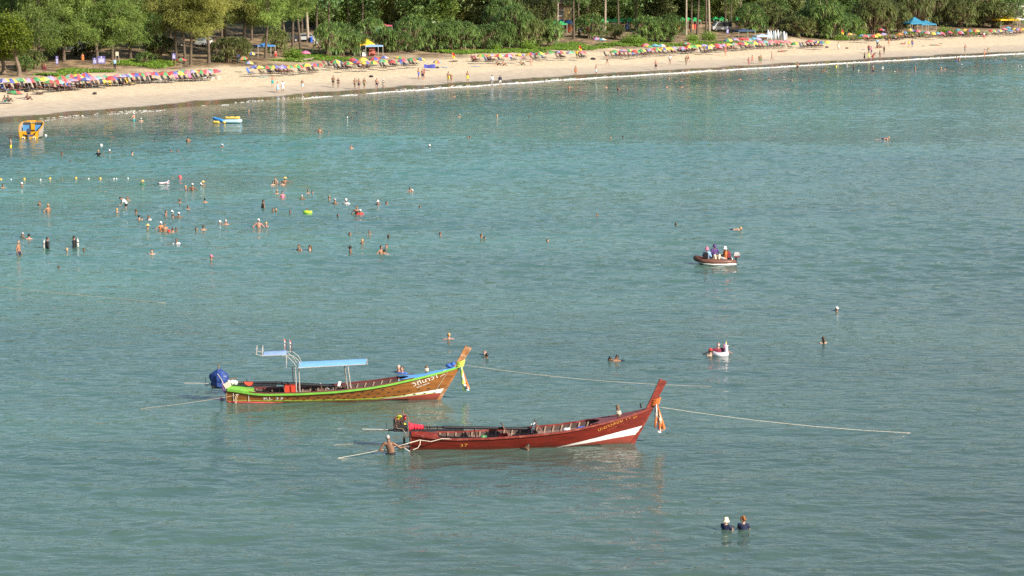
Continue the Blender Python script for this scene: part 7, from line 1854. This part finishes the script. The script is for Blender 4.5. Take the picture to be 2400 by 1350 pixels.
mb = MB(); mb.tube([G(557, 922, -.5), G(552, 930, -.56), G(551, 945, -.58), G(552, 957, -.6)], .014, 5); mb.tube([G(560, 922, -.5), G(555, 931, -.57), G(553, 955, -.6)], .014, 5); mb.tube([G(552, 925, -.52), G(575, 921, -.5), G(598, 917, -.3)], .014, 5); mb.build('rope_loops', M_ROPE, gb.root)

# the man pushing at the red boat's stern: seen from behind
p = at_z(914, 1066)
o = person(p, 180, 'boatman', 'brown', 'short', 'grey', None, None, [('trunks', 'black')], False, 1.70, .90, True)
# facing away: his right arm is on the right of the picture
o.scale.x *= -1
tag(o, 'bare-backed grey-haired man in dark shorts gripping the red boat stern rope', 'person')

# ------------------------------------------------------------------ yellow speedboat seen from astern
p = at_z(68, 325); sb = empty('speedboat', p, R(93)); SY = mat('speedboat_yellow', (.58, .31, .015), .3, .08, 3, coat=.4); SG = mat('speedboat_grey', (.38, .33, .30), .4, .12, 3); SBL = mat('seat_blue', (.05, .20, .42), .6, .1, 4); SNV = mat('well_navy', (.03, .05, .20), .5, .1, 4)
SBX = [(0, 1.10, .86), (.9, 1.20, 1.02), (1.9, 1.30, 1.30), (2.9, 1.22, 1.52), (3.9, .95, 1.60), (4.8, .5, 1.58), (5.4, .05, 1.55)]
def srings(ins, z0=None):
    out = []
    for x, b, zs_ in SBX:
        b = max(.02, b - ins); zb = -.25 if z0 is None else z0
        out.append([Vector((x, -b, zs_)), Vector((x, -b * .97, zs_ * .55)), Vector((x, -b * .88, .15)), Vector((x, -b * .5, zb)), Vector((x, b * .5, zb)), Vector((x, b * .88, .15)), Vector((x, b * .97, zs_ * .55)), Vector((x, b, zs_))])
    return out
MB().loft(srings(0), 0, False).build('hull', SG, sb)
MB().loft([r_ for r_ in srings(.09, .12)][:5], 0, False).build('liner', SG, sb)
mb = MB()
for sd in (0, 7):
    mb.loft([[a[sd], b_[sd], b_[sd] + Vector((0, 0, .07)), a[sd] + Vector((0, 0, .07))] for a, b_ in zip(srings(-.02), srings(.11))], 0, True, True)
mb.build('gunwale', SY, sb)
for sy in (-1, 1):
    MB().loft([[(x, sy * y, z) for y, z in ((.42, -.2), (.95, -.15), (1.08, .84), (.80, .80), (.62, .34), (.42, .30))] for x in (-.05, .06)], 0, True, True).build('transom', SY, sb)
MB().box((.0, 0, .0), (.10, .86, .44)).build('transom_centre', SY, sb)
MB().box((.40, 0, .24), (.6, 1.3, .26)).build('engine_well', SNV, sb); MB().box((.95, 0, .48), (.3, 2.05, .42)).build('rear_bench', SY, sb)
for sy in (-.66, .66):
    st = MB().box((2.0, sy, .45), (.6, .66, .5)).build('seat', SY, sb); MB().box((2.35, sy, .95), (.14, .66, .72), Matrix.Rotation(R(10), 3, 'Y')).build('backrest', SBL, st)
    MB().box((3.05, sy * 1.02, 1.08), (.10, .80, .72)).build('dashboard', mat('dash_dark', (.05, .06, .08), .5, .1, 3), sb)
    MB().tube([(3.05, sy - .45, 1.48), (3.1, sy - .42, 1.66), (3.1, sy + .42, 1.66), (3.05, sy + .45, 1.48)], .04, 6).build('screen_frame', SY, sb)
    MB().add([(3.07, sy - .42, 1.46), (3.07, sy + .42, 1.46), (3.12, sy + .40, 1.64), (3.12, sy - .40, 1.64)], [(0, 1, 2, 3)]).build('windscreen', mat('screen_tint', (.10, .12, .12), .1, .05, 2), sb)
    MB().box((-.12, sy * .88, .16), (.14, .30, .05)).beam((-.14, sy * .88 - .12, .14), (-.16, sy * .88 - .12, -.2), .05, .05).beam((-.14, sy * .88 + .12, .14), (-.16, sy * .88 + .12, -.2), .05, .05).build('boarding_step', M_PLAST, sb)
MB().box((3.1, 0, .95), (.08, .46, .95)).build('bow_door', SY, sb)
mb = MB(); v = []
for x, b, zs_ in SBX[3:]: v += [(x + .08, -b + .05, zs_ - .02), (x + .08, b - .05, zs_ - .02)]
mb.add(v, [(2 * i, 2 * i + 1, 2 * i + 3, 2 * i + 2) for i in range(len(v) // 2 - 1)]).build('foredeck', SY, sb)
om = MB().loft([[(x, y, z) for x, y in ((-.44 * k, -.19 * k), (.16 * k, -.21 * k), (.16 * k, .21 * k), (-.44 * k, .19 * k))] for z, k in ((.50, .8), (.68, 1.05), (.98, 1.0), (1.10, .6))], 0, True, True).build('outboard_motor', mat('motor_navy', (.045, .055, .09), .3, .1, 5, coat=.4), sb)
MB().loft([[(x - .16, y, z) for x, y in ((-.12 * k, -.07), (.12 * k, -.08), (.12 * k, .08), (-.12 * k, .07))] for z, k in ((.56, 1.2), (.2, 1.0), (-.35, .9))], 0, True, True).build('motor_leg', mat('motor_grey', (.16, .17, .2), .35, .1, 5), om)
tag(sb, 'yellow and grey speedboat with an outboard, seen from astern', 'boat')
def ball(x, y, r, colm, label, name='ball', cat='ball', squash=1.0, grp=None, rowp=None, base=None):
    p = at_z(x, y); o = empty(name, (p.x, p.y, r * .35)); MB().ell((0, 0, 0), (r, r, r * squash), 12, 8).build('shell', colm, o, True); MB().lathe([(.03, -.02), (.035, .02), (.0005, .03)], 8, (0, 0, r * squash)).build('valve', colm, o)
    if rowp: row(o, x, base, rowp, cat, grp)
    else: tag(o, label, cat, grp)
ball(107, 319, .16, SBW, 'white float right of the yellow speedboat', 'float', 'float'); ball(237, 342, .17, SBW, 'pale ball above two bathers in the shallows')
# float line
YB = mat('buoy_yellow', (.52, .36, .06), .4, .15, 5); RBY = mat('buoy_red', (.65, .08, .10), .4, .15, 5); WB = mat('buoy_white', (.7, .7, .66), .4, .15, 5); OB = mat('buoy_weathered', (.18, .15, .08), .7, .3, 6)
for x, y in [(2, 422), (57, 421), (117, 420), (178, 419), (235, 420)]: ball(x, y, .12, YB, None, 'buoy', 'buoy', 1, 'float line buoys', 'of the yellow buoys on the float line', 'round yellow buoy')
for i, (x, y) in enumerate([(26, 422), (95, 422), (146, 420.5), (203, 420), (208, 420), (267, 420), (273, 420), (300, 419), (404, 417)]): ball(x, y, .07, OB if i in (2, 3, 8) else WB, None, 'small_float', 'buoy', 1, 'float line buoys', 'of the small floats on the float line', 'small weathered float' if i in (2, 3, 8) else 'small white float')
ball(422, 417, .17, RBY, 'red buoy at the right end of the float line', 'buoy', 'buoy', 1, 'float line buoys')
o = MB().tube([at_z(x, y) + Vector((0, 0, .03)) for x, y in [(-60, 423), (2, 423), (57, 422), (117, 421), (178, 420.5), (235, 421), (300, 420), (404, 417.5), (422, 417.5)]], .005, 5).build('float_line', OB); tag(o, 'thin rope joining the floats across the left of the bay', 'rope')
p = at_z(384, 431); o = empty('body_board', p, .4); MB().loft([[(x, y * k, z) for x, k in ((-.45, .8), (-.2, 1), (.2, 1), (.4, .75), (.48, .3))] for y, z in ((-.25, .05), (-.25, .1))], 0, False).add([(-.45, -.2, .05), (.2, -.25, .07), (.48, 0, .25), (.2, .25, .07), (-.45, .2, .05), (-.45, -.2, .12), (.2, -.25, .14), (.48, 0, .32), (.2, .25, .14), (-.45, .2, .12)], [(4, 3, 2, 1, 0), (5, 6, 7, 8, 9), (0, 1, 6, 5), (1, 2, 7, 6), (2, 3, 8, 7), (3, 4, 9, 8), (4, 0, 5, 9)]).build('board', CLOTH['white'], o); MB().tube([(-.45, -.2, .06), (.2, -.26, .08), (.48, 0, .27), (.2, .26, .08), (-.45, .2, .06)], .025, 5).build('edge', CLOTH['pink'], o); tag(o, 'white and pink body board floating below the float line', 'body board')
# lime swim ring and a head beyond it
p = at_z(721, 499); o = empty('swim_ring', (p.x, p.y, .06)); mb = MB(); rings = []
def torus(mb, R_, r_, n=18, k=8, c=(0, 0, 0), mi=0):
    c = Vector(c); rings = [[c + Vector(((R_ + r_ * math.cos(b_)) * math.cos(a_), (R_ + r_ * math.cos(b_)) * math.sin(a_), r_ * math.sin(b_))) for b_ in [2 * math.pi * j / k for j in range(k)]] for a_ in [2 * math.pi * i / n for i in range(n)]]
    rings.append(rings[0]); return mb.loft(rings, mi, True, False)
torus(mb, .27, .10).build('tube', mat('lime_vinyl', (.45, .75, .04), .3, .05, 4, trans=.2), o, True); MB().tube([(.27, 0, .09), (.27, 0, .13)], .02, 6).build('valve', WB, o); tag(o, 'lime green swim ring floating in the crowd', 'swim ring')
bather(720, 495.5, 'h', 'n', label='brown-haired head just behind the lime swim ring')
# towed inflatable
p = at_z(532, 288.5); tw = empty('inflatable_towable', p, .0); TBL = mat('vinyl_blue', (.05, .25, .62), .3, .06, 4); TYE = mat('vinyl_yellow', (.66, .46, .10), .3, .06, 4); TSK = mat('vinyl_sky', (.36, .56, .68), .3, .06, 4)
def pill(a, b, r, m, name):
    a = Vector(a); b = Vector(b); d = (b - a).normalized(); return MB().tube([a - d * r * .9, a - d * r * .6, a, a.lerp(b, .33), a.lerp(b, .66), b, b + d * r * .6, b + d * r * .9], [r * .35, r * .78, r, r * 1.02, r * 1.02, r, r * .78, r * .35], 12).build(name, m, tw, True)
pill((-.15, -.45, .24), (1.55, -.45, .24), .22, TSK, 'near_tube'); pill((-.15, .55, .24), (1.55, .55, .24), .22, TSK, 'far_tube'); pill((-.1, .1, .62), (1.4, .1, .62), .17, TYE, 'seat_tube'); pill((-1.55, .2, .55), (-.45, -.55, .30), .20, TBL, 'nose_tube'); pill((-1.5, -.35, .14), (-.95, -.45, .14), .16, TYE, 'nose_float'); pill((-.3, -.7, .14), (-.2, -.7, .14), .14, TYE, 'side_float')
for sx in (.3, 1.0): MB().tube([(sx - .15, -.08, .72), (sx, -.09, .84), (sx + .15, -.08, .72)], .02, 5).build('grab_handle', CLOTH['black'], tw)
tag(tw, 'blue and yellow inflatable towable floating in the shallows', 'inflatable')
# ------------------------------------------------------------------ dinghy with three people
p = at_z(1677, 620); dg_ = empty('inflatable_dinghy', p, R(4)); DB = mat('dinghy_brown', (.125, .052, .034), .5, .12, 4); DW = mat('dinghy_white', (.68, .68, .66), .5, .1, 4); DF = mat('dinghy_floor', (.55, .47, .36), .7, .15, 4)
path = [(1.22, -.52, .22), (.6, -.56, .22), (-.2, -.56, .23), (-.8, -.44, .28), (-1.18, -.16, .40), (-1.26, 0, .43), (-1.18, .16, .40), (-.8, .44, .28), (-.2, .56, .23), (.6, .56, .22), (1.22, .52, .22)]
MB().tube(path, [.10, .19, .2, .2, .18, .18, .18, .2, .2, .19, .10], 12).build('tube', DB, dg_, True)
MB().tube([(x, y * 1.18, z - .13) for x, y, z in path], [.05, .085, .09, .09, .085, .085, .085, .09, .09, .085, .05], 8).build('rubbing_strip', DW, dg_, True)
MB().add([(1.1, -.45, .1), (1.1, .45, .1), (-.7, .35, .1), (-1.0, 0, .14), (-.7, -.35, .1)], [(0, 1, 2, 3, 4)]).build('floor', DF, dg_); MB().box((1.0, 0, .28), (.05, .95, .36)).build('transom', DW, dg_); MB().box((-.1, 0, .36), (.25, 1.0, .04)).build('seat_board', DF, dg_)
mo = MB().loft([[(1.32 + x * k, y * k, z) for x, y in ((-.16, -.12), (.2, -.11), (.2, .11), (-.16, .12))] for z, k in ((.50, .8), (.58, 1.05), (.72, 1.0), (.78, .6))], 0, True, True).build('outboard_motor', mat('motor_white', (.38, .36, .37), .35, .1, 5), dg_)
MB().box((1.36, 0, .50), (.34, .22, .08)).build('motor_tray', CLOTH['maroon'], mo); MB().box((1.3, 0, .12), (.1, .1, .8)).build('motor_leg', CLOTH['black'], mo); MB().tube([(1.2, 0, .6), (.85, .1, .62)], .02, 6).build('tiller', CLOTH['black'], mo)
tag(dg_, 'brown inflatable dinghy with white strip carrying three people', 'dinghy')
def dsit(lx, ly, lz, fc, hatk, hatc, wear, skin, label, pack=None, hc='black'):
    w = dg_.location + Matrix.Rotation(R(4), 3, 'Z') @ Vector((lx, ly, lz)); o = person(w, fc, 'chair', skin, 'short', hc, hatk, hatc, wear, False, 1.72); tag(o, label, 'person', 'people in the dinghy')
    if pack:
        b_ = MB().loft([[(x * k, y * k + .20, z) for x, y in ((-.16, -.08), (.16, -.08), (.15, .10), (-.15, .10))] for z, k in ((.22, .9), (.35, 1.05), (.55, 1.0), (.66, .6))], 0, True, True).build('backpack', CLOTH[pack], o); MB().box((0, .32, .36), (.22, .06, .2)).build('pocket', CLOTH[pack], b_)
dsit(-.62, -.30, .22, 160, 'bucket', 'pink', [('longshirt', 'lightblue'), ('trousers', 'navy')], 'brown', 'person in red hat and blue shirt with a black backpack, in the dinghy', 'black')
dsit(-.05, .22, .34, 20, 'bucket', 'purple', [('longshirt', 'purple'), ('trousers', 'cream')], 'brown', 'person in purple hat and purple top in the middle of the dinghy')
dsit(.62, .05, .22, -80, 'bucket', 'white', [('shirt', 'orange'), ('trousers', 'grey')], 'dark', 'person in white hat and orange vest at the dinghy stern', 'maroon')
# ------------------------------------------------------------------ unicorn-shaped float with a bald man behind
p = at_z(1688, 833); uf = empty('animal_float', (p.x, p.y, .08)); UW = mat('vinyl_white', (.76, .74, .78), .35, .05, 4, trans=.15)
torus(MB(), .30, .12, 20, 9).build('ring', UW, uf, True)
nk = MB().tube([(.26, 0, .05), (.30, 0, .22), (.27, 0, .36), (.30, 0, .44), (.40, -.01, .40)], [.11, .085, .08, .085, .055], 10).build('neck', UW, uf, True)
MB().lathe([(.03, 0), (.018, .08), (.001, .15)], 8, (.29, 0, .50)).build('horn', mat('vinyl_gold', (.75, .48, .06), .35, .05, 4), nk); 
for sy in (-.05, .05): MB().lathe([(.02, 0), (.012, .05), (.001, .08)], 6, (.25, sy, .50)).build('ear', UW, nk)
MB().tube([(.20, 0, .46), (.17, 0, .34), (.2, 0, .18)], [.03, .045, .02], 7).build('mane', CLOTH['pink'], nk, True)
tag(uf, 'white inflatable ring with an animal head and golden horn', 'float')
bather(1683, 832, 'b', 'g', [('shirt', 'maroon')], 190, skin='pink', label='bald man in dark top behind the white horned float', show=.62)


# ------------------------------------------------------------------ rings of disturbed water round the bathers and hulls
def rings():
    me = sea.data; n = len(me.vertices)
    co = np.empty(n * 3, np.float32); me.vertices.foreach_get('co', co); co = co.reshape(-1, 3)
    order = np.argsort(co[:, 1], kind='stable'); ys = co[order, 1]
    rg = np.random.default_rng(9)
    for x, y in WETS + [(at_z(914, 1066).x, at_z(914, 1066).y)]:
        R_ = 1.5
        sl = order[np.searchsorted(ys, y - R_):np.searchsorted(ys, y + R_)]
        dx = co[sl, 0] - x; m = np.abs(dx) < R_; sl = sl[m]
        r = np.hypot(co[sl, 0] - x, co[sl, 1] - y)
        co[sl, 2] += np.where(r < R_, 0.028 * np.cos(r * 2 * math.pi / 0.62 + rg.uniform(0, 6)) * np.exp(-r * 1.3) * (1 - r / R_), 0)
    me.vertices.foreach_set('co', co.ravel()); me.update()
rings()
finish_rows()
